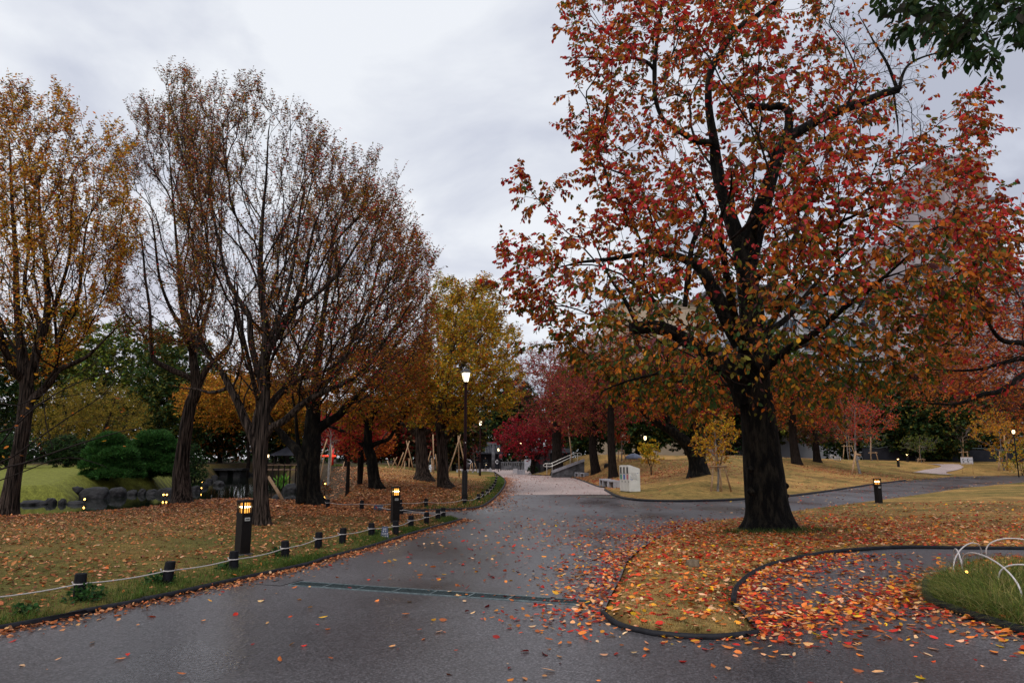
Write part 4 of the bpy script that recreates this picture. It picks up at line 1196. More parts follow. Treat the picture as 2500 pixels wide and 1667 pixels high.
def BC(y):
    return [limb(y, [(1708, 1168, .62), (1702, 1130, .48), (1690, 1100, .42), (1668, 1075, .34), (1640, 1052, .28), (1610, 1035, .24), (1580, 1015, .16), (1550, 985, .1)]),
            limb(y, [(1702, 1135, .42), (1708, 1090, .36), (1706, 1040, .3), (1705, 980, .24), (1702, 920, .15), (1698, 850, .08)]),
            limb(y, [(1640, 1052, .16), (1625, 1010, .12), (1600, 960, .08), (1580, 900, .05)]),
            limb(y, [(1706, 1050, .16), (1680, 1030, .12), (1660, 1000, .09), (1640, 950, .06)])]


zel("cherry with a split trunk bending left, on the lawn left of the big tree", (1699, 1163), BC, [(1440, 850), (1500, 820), (1580, 800), (1660, 810), (1700, 860), (1680, 930), (1640, 960), (1560, 970), (1480, 960), (1430, 910)], 420, 4.5, 35, [1.2, .8, .5, .8, .3, 1.6, .8], size=.15, per=8, tw=3, sides=18, up=0.0, wood=M['bark_dark'], wr=.5, name="cherry_tree", group=BGR, kd=.8, gap=.33, bare=(2000, 2100, 1))
bgtree("cherry_tree", "orange-leaved cherry with short grey trunk on the lawn right of the big tree", 1945, 1133, 880, 115, [ORG, RUST, OLIVE, RED, PLUM], [1.5, 1.2, .5, .5, .5], 420, 36, .17, r=.44, crown_low=.33, group=BGR, tw=3)
bgtree("cherry_tree", "dull brown bushy tree behind the grey-trunked cherry", 1995, 1125, 950, 80, [BRN, PLUM, OLIVE], [1.2, .8, .8], 300, 37, .17, y=62, r=.4, crown_low=.2, group=BGR, tw=3)
bgtree("cherry_tree", "bright orange-red cherry filling the right edge behind the lawn", 2545, 1120, 690, 330, [(.50, .15, .03), (.36, .05, .03), RUST, PLUM], [2.4, .5, .8, .3], 1050, 38, .22, y=50, r=.45, crown_low=.30, gap=.36, group=BGR, tw=3)
bgtree("cherry_tree", "orange-red cherry behind the sapling stakes, right of the building's foot", 2300, 1120, 850, 100, [(.48, .14, .03), (.36, .05, .03), RUST], [1.6, .7, .9], 480, 39, .24, y=79, r=.13, crown_low=.4, gap=.28, group=BGR, tw=3)
bgtree("bare_tree", "leafless grey tree between the yellow tree and the pink cherries", 1290, 1120, 838, 60, [BRN, PLUM], [1, 1], 330, 40, .12, y=92, r=.18, crown_low=.3, group=BGR, keepbare=.12, up=.5, tw=3, kd=1.6)
# evergreens in the back
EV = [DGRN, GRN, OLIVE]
k = 0
for (u, top, hw, y, cols, wts, lab, low) in (
        (-60, 800, 150, 88, EV, [1.2, 1, .2], "dark evergreen at the far left behind the golden zelkova", .1),
        (120, 745, 120, 95, [GRN, OLIVE, YGRN], [1, 1.3, .8], "tall green tree seen through the golden zelkova's branches", .1),
        (300, 775, 130, 92, [GRN, OLIVE, YGRN], [1.3, 1, .5], "tall dark green tree above the round willow-like shrub", .1),
        (420, 812, 110, 84, [GRN, OLIVE, DGRN], [1.3, .9, .5], "mid green tree left of the pond-side zelkova", .1),
        (540, 905, 90, 100, [DGRN, GRN, RUST], [1, .7, .6], "dark tree low on the skyline between the two zelkovas", .05),
        (690, 930, 90, 96, EV, [1.3, .7, .3], "dark evergreen behind the wooden footbridge", .05),
        (900, 985, 80, 76, [DRED, RUST, DGRN], [1, 1, 1.2], "dark red maple behind the mound", .05),
        (1000, 1000, 70, 78, [DRED, BRN, DGRN], [1, .8, 1], "brown-red tree behind the crest of the mound", .05),
        (1110, 985, 75, 82, [BRN, OLIVE, DGRN], [1, .7, 1.2], "dark brown tree behind the street lamps", .1),
        (1250, 930, 70, 112, EV, [1, 1, .6], "green tree above the gate, behind the crimson maple", .1),
        (1420, 905, 90, 96, EV, [1, 1, .3], "dark evergreen behind the pink cherries", .05),
        (1560, 925, 90, 90, EV, [1.2, .8, .3], "dark evergreen behind the yellow sapling", .05),
        (1680, 860, 85, 92, EV, [1.2, .8, .5], "dark evergreen left of the big cherry's trunk", .05),
        (1790, 845, 90, 98, [DGRN, GRN, PLUM], [1, .8, .4], "dark evergreen hidden behind the big cherry's bole", .05),
        (1900, 815, 90, 96, [GRN, OLIVE, YGRN], [1, 1, .3], "grey-green tree in front of the building's left part", .1),
        (2060, 905, 100, 88, EV, [1.4, .7, .2], "black-green evergreen behind the pink sapling", .03),
        (2190, 925, 100, 82, EV, [1.6, .5, .1], "black-green conifer in front of the round stair tower", .03),
        (2300, 960, 90, 78, EV, [1.3, .9, .2], "dark green conifer behind the lawn sign", .05),
        (2420, 930, 110, 84, EV, [1.2, .7, .5], "dark evergreen at the right edge behind the dark wall", .05)):
    k += 1
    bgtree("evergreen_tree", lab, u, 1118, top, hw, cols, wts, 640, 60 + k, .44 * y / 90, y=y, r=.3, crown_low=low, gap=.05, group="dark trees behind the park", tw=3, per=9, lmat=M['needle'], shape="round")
# golden tree over the far pond, willow-like shrub, red maples
bgtree("zelkova_tree", "golden-leaved tree overhanging the pond between the two nearer zelkovas", 600, 1135, 915, 165, [ORG2, GOLD, OLIVE, RUST], [1.2, 1.5, .8, .4], 900, 90, .27, y=80, r=.3, crown_low=.22, gap=.28, group=BGR, tw=3, shape="umbrella")
bgtree("zelkova_tree", "golden tree between the forked zelkova and the twin-trunk zelkova", 705, 1140, 940, 95, [GOLD, ORG2, OLIVE], [1.3, 1, 1.2], 420, 91, .27, y=84, r=.25, crown_low=.25, gap=.28, group=BGR, tw=3)
bgtree("willow_shrub", "large rounded olive-gold shrub beyond the pond", 205, 1120, 935, 130, [(.24, .17, .025), (.34, .22, .03), OLIVE], [1.2, 1.2, .6], 800, 92, .16, y=60, r=.3, crown_low=.05, gap=.12, group=BGR, tw=3, per=10, wr=.35, stems=3, up=.3)
bgtree("maple_tree", "bright red maple behind the leaning tree on the mound", 845, 1150, 1005, 88, [RED, CRIM, RUST, DRED], [1.2, 1.2, .7, .8], 480, 93, .16, y=52, r=.16, crown_low=.3, gap=.25, group=BGR, tw=3, stems=2)
bgtree("maple_tree", "orange maple low behind the red maple", 900, 1140, 1040, 60, [ORG, RUST, DRED], [1, 1, .8], 260, 94, .16, y=58, r=.14, crown_low=.15, gap=.25, group=BGR, tw=3)
bgtree("maple_tree", "small dark-stemmed maple in front of the red maple", 848, 1207, 1050, 32, [RED, RUST], [1, 1], 90, 95, .09, r=.10, crown_low=.55, gap=.3, group="trees on the leafy mound", keepbare=.5)
bgtree("maple_tree", "double-stemmed small maple left of the leaning mound tree", 879, 1182, 1035, 40, [RUST, RED, OLIVE], [1, 1, .5], 110, 96, .10, r=.10, crown_low=.5, gap=.3, stems=2, group="trees on the leafy mound", keepbare=.6)
# small shrubs / saplings on the right lawn
SAP = "young staked trees"
bgtree("sapling", "yellow-leaved sapling in a three-legged stake frame left of the big trunk", 1752, 1199, 1000, 62, [YEL, GOLD, OLIVE, ORG], [1, 1.2, .6, .4], 170, 101, .085, r=.055, crown_low=.32, gap=.3, group=SAP, tw=3, per=7, wood=M['bark_pale'])
bgtree("shrub", "tall thin yellow-green shrub on the lawn right of the bins", 1590, 1160, 1072, 34, [YEL, YGRN, GOLD], [1.2, 1, .5], 90, 102, .11, r=.025, crown_low=.25, gap=.25, group=SAP, stems=4, up=.5, tw=2)
bgtree("sapling", "pink-leaved young cherry with pale trunk tied to one stout stake", 2100, 1156, 950, 95, [RED, PINK, OLIVE, ORG], [1, .9, .7, .5], 260, 103, .12, r=.11, crown_low=.38, gap=.3, group=SAP, tw=3, wood=M['bark_pale'])
bgtree("sapling", "small sapling with yellow lower leaves in front of the dark trees", 2072, 1121, 1030, 34, [PLUM, GOLD, BRN], [1, 1, .6], 80, 104, .12, r=.06, crown_low=.4, gap=.25, group=SAP, keepbare=.6, wood=M['bark_pale'])
bgtree("sapling", "green sapling in a stake frame left of the two far bollard lamps", 2129, 1124, 1045, 38, [GRN, OLIVE], [1, 1], 90, 105, .12, r=.07, crown_low=.35, gap=.25, group=SAP, keepbare=.8, wood=M['bark_pale'])
bgtree("sapling", "bushy green sapling on low stakes right of the far bollard lamps", 2250, 1129, 1060, 45, [GRN, YGRN, OLIVE], [1, .3, .6], 130, 106, .13, r=.06, crown_low=.3, gap=.25, group=SAP, wood=M['bark_pale'])
bgtree("sapling", "nearly bare sapling tied to a tall stake behind the lawn sign", 2350, 1131, 1030, 36, [PLUM, BRN], [1, 1], 100, 107, .10, r=.06, crown_low=.45, gap=.2, group=SAP, keepbare=.35, up=.4, wood=M['bark_pale'])
bgtree("sapling", "golden sapling between two thick stakes at the right edge", 2452, 1148, 1000, 62, [YEL, ORG, GOLD], [1, 1, 1], 220, 108, .12, r=.075, crown_low=.3, gap=.25, group=SAP, tw=3, wood=M['bark_pale'])
bgtree("shrub", "yellow-green leafy shrub at the right edge beside the golden sapling", 2496, 1160, 1078, 55, [YEL, YGRN, GRN, ORG], [1.2, .8, .4, .4], 90, 109, .16, r=.03, crown_low=.1, gap=.2, group=SAP, stems=3, up=.2)
bgtree("sapling", "slim reddish sapling behind the benches by the gate", 1157, 1145, 1078, 20, [RED, PLUM], [1, 1], 60, 110, .13, y=80, r=.05, crown_low=.35, gap=.2, group=SAP, keepbare=.4, up=.6, wood=M['bark_pale'])
bgtree("sapling", "spindly reddish sapling staked behind the black-trunked cherry", 1518, 1124, 1040, 22, [RED, RUST], [1, 1], 50, 112, .12, y=56, r=.05, crown_low=.4, group=SAP, wood=M['bark_pale'])
bgtree("shrub", "low dark green clipped bush at the foot of the crimson maple", 1301, 1146, 1136, 12, [DGRN, GRN], [1, 1], 90, 113, .12, y=74, r=.05, crown_low=.0, gap=0.0, group=SAP, stems=3)
bgtree("shrub", "bright green bush on the bank behind the mound", 823, 1156, 1138, 14, [YGRN, GRN], [1, 1.4], 90, 114, .12, y=60, r=.04, crown_low=.0, gap=0.0, group=SAP, stems=3)
bgtree("tall_shrub", "dark rounded evergreen bush right of the pines at the water", 470, 1150, 1080, 34, [DGRN, GRN], [1.4, .8], 230, 115, .13, y=46, r=.08, crown_low=.0, gap=.1, group=BGR, stems=3, tw=3)
bgtree("tall_shrub", "dark evergreen bush left behind the cloud-pruned pines", 165, 1150, 1062, 50, [DGRN, GRN], [1.2, 1], 300, 116, .15, y=52, r=.1, crown_low=.0, gap=.12, group=BGR, stems=3, tw=3)
bgtree("tall_shrub", "dark evergreen bush at the left edge behind the golden zelkova's trunk", 20, 1150, 1058, 60, [DGRN, GRN], [1.2, 1], 300, 117, .15, y=50, r=.1, crown_low=.0, gap=.12, group=BGR, stems=3, tw=3)


# ------------------------------------------------------------------ cloud-pruned pines
def pine(label, u, v, blobs, seed, y, trunk):
    rg = np.random.default_rng(seed)
    b = np.array((*P(u, v, y)[:2], 0)); b[2] = max(Hs(b[0], b[1]), -.45)
    root = thing("pine_tree", label, "tree", tuple(b), group="cloud-pruned pines beyond the pond")
    tb = [bigtube([(*P(a, c, y)[:3], r) if k else (*b[:2], b[2] - .1, r) for k, (a, c, r) in enumerate(t)], 0.12, 12, .08, seed=seed) for t in trunk]
    V, Fs = join(tb); link("trunk", mesh_np("trunk", V - b, Fs, M['bark_far'], smooth=True), root)
    m = y / FPX; Ps, Ns = [], []
    for (bu, bv, rw, rh) in blobs:
        c = P(bu, bv, y + rg.uniform(-.6, .6)); n = int(rw * rh * 1.3)
        q = nrm(rg.normal(size=(n, 3))); q[:, 2] = np.abs(q[:, 2]) * 1.0 - 0.25 * (rg.random(n) < .3)
        rad = 1 + (vnoise(q * 2.5 + bu, seed) - .5) * .5
        q = q[: len(q)]; Ps.append(c + q * np.array((rw * m, rw * m * .9, rh * m)) * rad[:, None]); Ns.append(q)
    Ps = np.concatenate(Ps); Ns = np.concatenate(Ns)
    k = 14
    A = np.repeat(Ns * .7 + np.array((0, 0, .5)), k, 0) + rg.normal(size=(len(Ps) * k, 3)) * .55
    Pp = np.repeat(Ps, k, 0) + rg.normal(size=(len(Ps) * k, 3)) * .05
    Nn = rg.normal(size=(len(Pp), 3))
    L = rg.uniform(.15, .27, len(Pp))
    C = palette(rg, len(Pp), [PINE, PINE2, (.05, .11, .02)], [1, 1, .4], .3)
    V, F, C = leaves(Pp, A, Nn, L, L * .16, C, fold=.3, fine=False)
    link("crown", mesh_np("crown", V - b, [F], M['needle'], colors=C), root)


pine("round cloud-pruned pine leaning over the big boulder", 258, 1168, [(268, 1092, 40, 22), (248, 1110, 34, 18), (292, 1112, 36, 18), (262, 1130, 44, 18), (232, 1140, 28, 14), (300, 1140, 36, 16), (225, 1165, 24, 12), (280, 1160, 40, 14), (318, 1160, 26, 12), (270, 1076, 26, 14)], 201, 43.5,
     [[(250, 1180, .16), (262, 1165, .13), (272, 1140, .1), (268, 1100, .06)]])
pine("taller cloud-pruned pine right of the boulder with visible forked stem", 358, 1185, [(378, 1078, 40, 20), (352, 1092, 30, 16), (405, 1096, 34, 18), (372, 1110, 44, 18), (340, 1125, 28, 14), (408, 1125, 34, 18), (372, 1142, 46, 16), (420, 1150, 24, 12), (345, 1155, 28, 12), (398, 1160, 34, 12)], 202, 46.5,
     [[(355, 1190, .14), (364, 1170, .12), (374, 1140, .09), (378, 1090, .05)], [(372, 1186, .07), (368, 1170, .06), (366, 1140, .05), (350, 1110, .03)]])

# far wood closing the view: one mass
rg = np.random.default_rng(77)
n = 70000
X = rg.uniform(-125, 135, n); Y = 108 + rg.random(n) * 16 + np.abs(X) * 0.05
top = 7.0 + 4.5 * vn2(X, Y, 0.06, 3) + 2 * vn2(X, Y, 0.25, 5)
Z = top * rg.random(n) ** 0.8
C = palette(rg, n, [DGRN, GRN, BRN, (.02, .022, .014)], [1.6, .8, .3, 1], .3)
V, F, C = leaves(np.stack([X, Y, Z], -1), rg.normal(size=(n, 3)), rg.normal(size=(n, 3)), rg.uniform(.5, 1.0, n), rg.uniform(.3, .6, n), C, fine=False)
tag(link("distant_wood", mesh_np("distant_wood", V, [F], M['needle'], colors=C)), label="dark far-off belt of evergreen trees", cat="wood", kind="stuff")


# ------------------------------------------------------------------ boughs reaching in from outside the frame
def green_leaf(Pp, rng): return palette(rng, len(Pp), [(.022, .05, .018), (.035, .065, .02), (.06, .08, .02), (.03, .028, .018)], [1.2, 1, .35, .4], .25)


gp = [(2165, -30), (2170, 8), (2200, 30), (2195, 75), (2200, 105), (2240, 90), (2285, 100), (2330, 110), (2350, 120), (2395, 150), (2440, 135), (2450, 90), (2470, 85), (2500, 95), (2600, 60), (2600, -120), (2250, -120)]
yb = 6.0
tb = (8.2, 4.5, 0.0); tb = (tb[0], tb[1], Hs(tb[0], tb[1]))
rgx = np.random.default_rng(5)
gpts = crown_points([(x, y) for x, y in gp], 140, rgx, yb, 0.9, gap=0.32, gs=1.8, seed=3, edge=70)
glimb = [[(tb[0], tb[1], tb[2] - .1, .22), (8.1, 4.6, 2.0, .19), (8.0, 4.8, 4.2, .17), (7.6, 5.2, 5.6, .13), (7.2, 5.5, 6.6, .06)],
         [(8.0, 4.8, 4.6, .10), (7.0, 5.3, 5.5, .07), (6.0, 5.8, 6.0, .045), tuple(P(2480, -110, yb)) + (.03,), tuple(P(2380, -80, yb)) + (.02,), tuple(P(2260, -50, yb)) + (.012,)],
         [tuple(P(2480, -110, yb)) + (.02,), tuple(P(2440, 20, yb - .2)) + (.012,), tuple(P(2400, 90, yb - .2)) + (.007,)]]
make_tree("evergreen_tree", "dark glossy-leaved evergreen reaching into the top right corner", "tree", tb, glimb, gpts, 71, green_leaf, 0.10, wr=.42, per=7, tw=2, twL=.22, up=-.15, wood=M['bark_dark'], thin=M['bark_thin'], step=.25, droop=.5, sides=16,
          tip=.0022, twr=.0016, zmin=4.4, lmat=M['leaf'])

# cherry whose trunk stands just outside the right edge
yr = 15.0
cb = (15.6, yr + .5, Hs(15.6, yr + .5))
rl = [[(cb[0], cb[1], cb[2] - .1, .34), (15.5, yr + .4, 1.4, .28), (15.2, yr + .2, 2.5, .24), (14.6, yr, 3.6, .18), (14.0, yr, 5.0, .13), (13.4, yr, 6.5, .06)],
      [(15.3, yr + .2, 2.3, .13)] + limb(yr, [(2560, 905, .10), (2500, 918, .08), (2440, 955, .06, -.4), (2400, 962, .05, -.6), (2340, 985, .035, -.8), (2280, 985, .02, -1)]),
      [(14.7, yr, 3.4, .12)] + limb(yr, [(2540, 850, .09), (2500, 838, .07), (2450, 832, .055, -.4), (2420, 800, .04, -.7), (2395, 740, .03, -.9), (2380, 690, .018, -1)]),
      [(14.9, yr, 3.2, .10)] + limb(yr, [(2530, 880, .07), (2470, 880, .05), (2400, 900, .035), (2330, 905, .025), (2260, 900, .014)])]
rp = crown_points([(2290, 960), (2300, 900), (2360, 880), (2350, 760), (2370, 660), (2400, 600), (2440, 570), (2490, 500), (2560, 480), (2700, 400), (2700, 900), (2560, 960), (2400, 985)], 230, np.random.default_rng(9), yr, 2.2, gap=.42, gs=.9, seed=8, edge=80)
make_tree("cherry_tree", "sparse red-leaved cherry boughs reaching in from the right edge", "tree", cb, rl, rp, 72, lambda Pp, r: palette(r, len(Pp), [RED, PINK, ORG, PLUM, RUST], [1.2, .8, .9, .7, .5], .25), 0.10, wr=.5, per=5, tw=2, twL=.4, up=.05,
          wood=M['bark_dark'], thin=M['bark_thin'], keep=lambda Pp: np.full(len(Pp), .6), droop=.5, sides=18, zmin=2.6)

# thin thorny stems from the left edge
sb = (-6.3, 6.6); sb = (*sb, Hs(*sb))
stems = []
for spec in ([(-40, 1165, .010), (60, 1130, .009), (150, 1098, .008), (220, 1075, .006), (300, 1052, .004), (345, 1046, .003)], [(-40, 1150, .010), (30, 1115, .009), (100, 1065, .008), (180, 1010, .006), (250, 965, .0045), (300, 905, .003)],
             [(-40, 1080, .011), (30, 1045, .010), (80, 1000, .009), (130, 965, .008), (200, 930, .006), (280, 905, .004)], [(-40, 1120, .010), (20, 1060, .009), (60, 1010, .008), (120, 975, .006), (220, 960, .004)],
             [(-40, 1010, .008), (40, 990, .007), (110, 960, .006), (190, 915, .004), (240, 880, .003)], [(60, 800, .003), (90, 880, .004), (105, 960, .005), (112, 1030, .006), (130, 1100, .005)], [(-40, 1190, .008), (60, 1150, .007), (140, 1120, .006), (200, 1120, .004), (260, 1140, .003)]):
    yy = 6.6 + 0.25 * len(stems)
    st = limb(yy, spec)
    if spec[0][0] < 0: st = [(sb[0] + .05 * len(stems), sb[1], sb[2], .014), (sb[0] + .1, sb[1], 0.7, .012)] + st
    stems.append(st)
sp_ = crown_points([(-30, 1150), (60, 900), (150, 880), (300, 880), (330, 1060), (150, 1120)], 90, np.random.default_rng(4), 7.4, .8, edge=60)
make_tree("bare_shrub", "nearly bare arching twigs of a shrub at the left edge", "shrub", sb, stems, sp_, 73, lambda Pp, r: palette(r, len(Pp), [GOLD, ORG, RUST], [1, 1, 1], .2), 0.055, wr=.4, per=3, tw=1, twL=.22, up=.05, wood=M['bark_thin'], thin=M['bark_thin'],
          keep=lambda Pp: np.full(len(Pp), .12), sides=8, flare=None, tip=.0012, ex=3.0, twr=.0013, tubestep=.12, bark=0.0, step=.3, kd=1.4, bf=.1)
# ------------------------------------------------------------------ fallen leaves
def groundz(X, Y):
    d = sdist(PAVED, X, Y)
    return np.where(d < 0, 0.004, H(X, Y))


def litter(name, label, X, Y, cols, wts, size, seed, wr=.5, tilt=.28, lift=.012, jit=.25, curl=.5):
    cols = [(r * .97, g * .92, b * .9) for r, g, b in cols]
    rg = np.random.default_rng(seed); n = len(X)
    Z = groundz(X, Y) + lift * rg.uniform(.4, 1.6, n)
    a = rg.uniform(0, 2 * math.pi, n)
    A = np.stack([np.cos(a), np.sin(a), rg.normal(size=n) * tilt * .6], -1)
    Nn = np.stack([rg.normal(size=n) * tilt, rg.normal(size=n) * tilt, np.ones(n)], -1)
    L = size * (1 + .28 * rg.normal(size=n)).clip(.45, 1.7)
    V, F, C = leaves(np.stack([X, Y, Z], -1), A, Nn, L, L * wr * rg.uniform(.7, 1.25, n), palette(rg, n, cols, wts, jit), fold=rg.uniform(.1, 1.0, n)[:, None, None] * 1.0, curl=rg.uniform(-.1, curl, n))
    return tag(link(name, mesh_np(name, V, [F], M['litter'], colors=C)), label=label, cat="fallen leaves", kind="stuff")


def scatter(n, x0, x1, y0, y1, dens, rng):
    out = []; tot = 0; it = 0
    while tot < n and it < 200:
        it += 1
        X = rng.uniform(x0, x1, n); Y = y0 + (y1 - y0) * rng.random(n)
        k = rng.random(n) < dens(X, Y)
        out.append(np.stack([X[k], Y[k]])); tot += k.sum()
    q = np.concatenate(out, 1)[:, :n]
    return q[0], q[1]


COP = [(.50, .21, .085), (.34, .125, .05), (.62, .31, .14), (.20, .07, .035), (.56, .18, .045), (.12, .05, .028), (.70, .42, .24)]
CW = [1.3, 1.4, .9, 1, .5, .6, .3]
rg = np.random.default_rng(100)


def dl(X, Y):
    dA = sdist(PAVED, X, Y); dP = sdist(POND, X, Y)
    n = vn2(X, Y, .7, 21) * .6 + vn2(X, Y, 2.4, 22) * .4
    d = np.clip(.08 + .60 * ss(9.5, 19, Y) + 1.2 * (n - .45), .04, 1)
    return d * (dA > .12) * (dP > .2) * ss(.0, .9, dA + .35) * (Y < 27)


X, Y = scatter(52000, -17, 0.5, 5.2, 25.5, dl, rg)
litter("fallen_leaves", "copper brown leaves strewn over the roped lawn", X, Y, COP, CW, .060, 101, tilt=.5, wr=.42)


def dm(X, Y):
    dA = sdist(PAVED, X, Y); dP = sdist(POND, X, Y)
    n = vn2(X, Y, .5, 23)
    return np.clip(.9 * ss(46, 25, Y) + .8 * (n - .5) + .12, .04, 1) * (dA > .1) * (dP > .3)


X, Y = scatter(30000, -17, 1, 20.5, 50, dm, rg)
litter("fallen_leaves", "brown leaves covering the mound behind the side path", X, Y, COP, CW, .085, 102, tilt=.4)
HOT = [(.78, .24, .05), (.80, .42, .20), (.58, .035, .025), (.85, .40, .04), (.26, .025, .02), (.85, .55, .30), (.34, .10, .035), (.75, .10, .03), (.88, .50, .02)]
HW = [1.7, 1.1, 1.0, .55, 1.3, .6, 1.5, .8, .2]
tx, ty = bx[0], bx[1]


def dr_(X, Y):
    dA = sdist(PAVED, X, Y); d = np.hypot(X - tx, Y - ty)
    n = vn2(X, Y, .8, 25) * .55 + vn2(X, Y, 3.0, 26) * .45
    r = np.exp(-(np.hypot((X - tx - .2) / 5.8, (Y - ty + 2.0) / 4.2)) ** 2.2) + .09 + .55 * ss(5.5, 2.5, X) * ss(6.3, 7.8, Y) * ss(13, 11, Y)
    return np.clip(r * (.45 + 1.2 * n) * (1 + .0 * d), 0, 1) * (dA > .04) * (d > .75)


X, Y = scatter(19000, .8, 20, 6, 24, lambda X, Y: dr_(X, Y) * (Y < 22 + .6 * (X - 8)), rg)
litter("fallen_leaves", "bright red and orange leaves on the grass round the big tree", X, Y, HOT, HW, .072, 103, tilt=.42, curl=.9)


def near_line(line, w):
    Lp = [tuple(p) for p in line]
    def f(X, Y):
        best = np.full(X.shape, 1e9)
        for (x0, y0), (x1, y1) in zip(Lp[:-1], Lp[1:]):
            dx, dy = x1 - x0, y1 - y0; t = np.clip(((X - x0) * dx + (Y - y0) * dy) / (dx * dx + dy * dy + 1e-9), 0, 1)
            best = np.minimum(best, np.hypot(X - x0 - t * dx, Y - y0 - t * dy))
        return np.exp(-(best / w) ** 1.3)
    return f


inner = near_line(KERB_INNER + INNER_GAP, .42); tip = near_line(TIP + LAWN_FAR[-3:], .5); isle = near_line(KERB_ISLE, .28); tk = near_line(KERB_TIP, .10)


def dside(X, Y):
    dA = sdist(PAVED, X, Y)
    n = vn2(X, Y, 1.3, 27)
    bowl = ss(2.0, 2.6, X) * ss(5.6, 7.2, Y) * ss(12.5, 9.5, Y)
    v = 1.0 * inner(X, Y) * ss(5.4, 6.6, Y) + bowl * (.03 + .12 * n * ss(6, 8.6, Y)) + .8 * isle(X, Y) + .35 * tk(X, Y)
    return np.clip(v, 0, 1) * (dA < -.01) * (X > 1.3)


X, Y = scatter(3700, 1.2, 9, 4.6, 12, dside, rg)
litter("fallen_leaves", "red, orange and yellow leaves drifted over the curved asphalt side path", X, Y, HOT, HW, .072, 104, tilt=.36, curl=.9)


def dmain(X, Y):
    dA = sdist(PAVED, X, Y)
    n = vn2(X, Y, 1.1, 28)
    d = np.hypot((X - tx + 1.5) / 1.0, (Y - ty + 1.5) / 1.1)
    v = .95 * tip(X, Y) * (.4 + n) + .16 * np.exp(-(d / 4.0) ** 2) * (.3 + 1.4 * n)
    return np.clip(v, 0, 1) * (dA < -.01)


X, Y = scatter(3700, -2.5, 6, 5, 19, dmain, rg)
litter("fallen_leaves", "drift of red and orange leaves along the asphalt left of the grass tip", X, Y, HOT, HW, .066, 105, tilt=.36, curl=.9)
kl = near_line(KERB_LEFT, .16)
X, Y = scatter(3800, -12, 0, 4, 20, lambda X, Y: kl(X, Y) * (sdist(PAVED, X, Y) < -.03) * np.clip(vn2(X, Y, 1.5, 31) * 1.6 - .15, .1, 1), rg)
litter("fallen_leaves", "narrow band of dry brown leaves caught along the left edging", X, Y, COP + [(.5, .16, .06)], CW + [1], .046, 106, tilt=.5)
km = near_line(KERB_MID[2:], .45)
X, Y = scatter(3600, -6, 1.5, 18, 58, lambda X, Y: km(X, Y) * (sdist(PAVED, X, Y) < -.03), rg)
litter("fallen_leaves", "orange-brown leaves gathered along the curved edging of the mound", X, Y, COP, CW, .08, 107)
X, Y = scatter(430, -6, 5, 4.2, 20, lambda X, Y: np.clip(.25 + .5 * ss(-3, 3, X), 0, 1) * (sdist(PAVED, X, Y) < -.05), rg)
litter("fallen_leaves", "scattered single leaves on the open asphalt", X, Y, HOT + [(.68, .34, .14)], HW + [1.6], .068, 108, curl=.9)
X, Y = scatter(1500, -6, 7, 19, 66, lambda X, Y: np.clip(.25 + .75 * ss(40, 60, Y), 0, 1) * (sdist(PAVED, X, Y) < -.05), rg)
litter("fallen_leaves", "small scattered leaves on the far asphalt and pale path", X, Y, [(.35, .10, .05), (.22, .05, .04), (.12, .05, .03)], [1, 1, .7], .085, 109)
X, Y = scatter(900, 5, 46, 19, 62, lambda X, Y: .9 * (sdist(PAVED, X, Y) < -.05) * np.exp(-np.abs(sdist(PAVED, X, Y)) / 1.2), rg)
litter("fallen_leaves", "leaves on the right-hand path behind the big tree", X, Y, HOT, HW, .08, 110)


def dfar(X, Y):
    n = vn2(X, Y, .25, 35) * .6 + vn2(X, Y, .9, 36) * .4
    near = np.exp(-(((X - 9) / 5.) ** 2 + ((Y - 46) / 7.) ** 2)) + np.exp(-(((X - 27) / 7) ** 2 + ((Y - 53) / 5.) ** 2)) * .8 + .9 * np.exp(-(((X - 6) / 3.) ** 2 + ((Y - 50) / 9.) ** 2))
    return np.clip(near * (.4 + n) + .9 * (n - .52), .015, 1) * (sdist(PAVED, X, Y) > .1)


X, Y = scatter(15000, 3, 48, 24, 72, lambda X, Y: dfar(X, Y) * (Y > 18 + .9 * X), rg)
litter("fallen_leaves", "patches of red-brown leaves on the rising lawn behind the path", X, Y, [(.42, .10, .045), (.46, .22, .12), (.30, .06, .035), (.5, .3, .18)], [1.3, 1, 1, .4], .10, 111)


# ------------------------------------------------------------------ grass
def blades(name, label, X, Y, hgt, wdt, cols, wts, seed, bend=.5, seg=2, lean=None, cat="grass"):
    rg = np.random.default_rng(seed); n = len(X)
    Z = H(X, Y) - .01
    h = hgt * rg.uniform(.5, 1.4, n); a = rg.uniform(0, 2 * math.pi, n)
    B = np.stack([np.cos(a), np.sin(a)], -1); D2 = np.stack([-np.sin(a), np.cos(a)], -1) * bend * rg.uniform(.2, 1.4, (n, 1))
    if lean is not None: D2 = D2 + lean(X, Y)
    C = palette(rg, n, cols, wts, .25)
    ks = np.linspace(0, 1, seg + 1)
    V = []
    for t in ks:
        wv = wdt * (1 - t * .92)
        off = D2 * (t ** 2)[..., None] if hasattr(t, 'shape') and t.shape else D2 * (t * t)
        zz_ = Z + h * (t - .45 * t * t * np.minimum(1.4, np.hypot(D2[:, 0], D2[:, 1])))
        for s in (-1, 1):
            V.append(np.stack([X + h * off[:, 0] + B[:, 0] * wv * s / 2, Y + h * off[:, 1] + B[:, 1] * wv * s / 2, zz_], -1))
    V = np.stack(V, 1); m = V.shape[1]
    base = (np.arange(n) * m)[:, None]
    F = np.concatenate([base + np.array((2 * k, 2 * k + 1, 2 * k + 3, 2 * k + 2)) for k in range(seg)])
    return tag(link(name, mesh_np(name, V.reshape(-1, 3), [F], M['grass'], colors=np.repeat(C, m, 0))), label=label, cat=cat, kind="stuff")


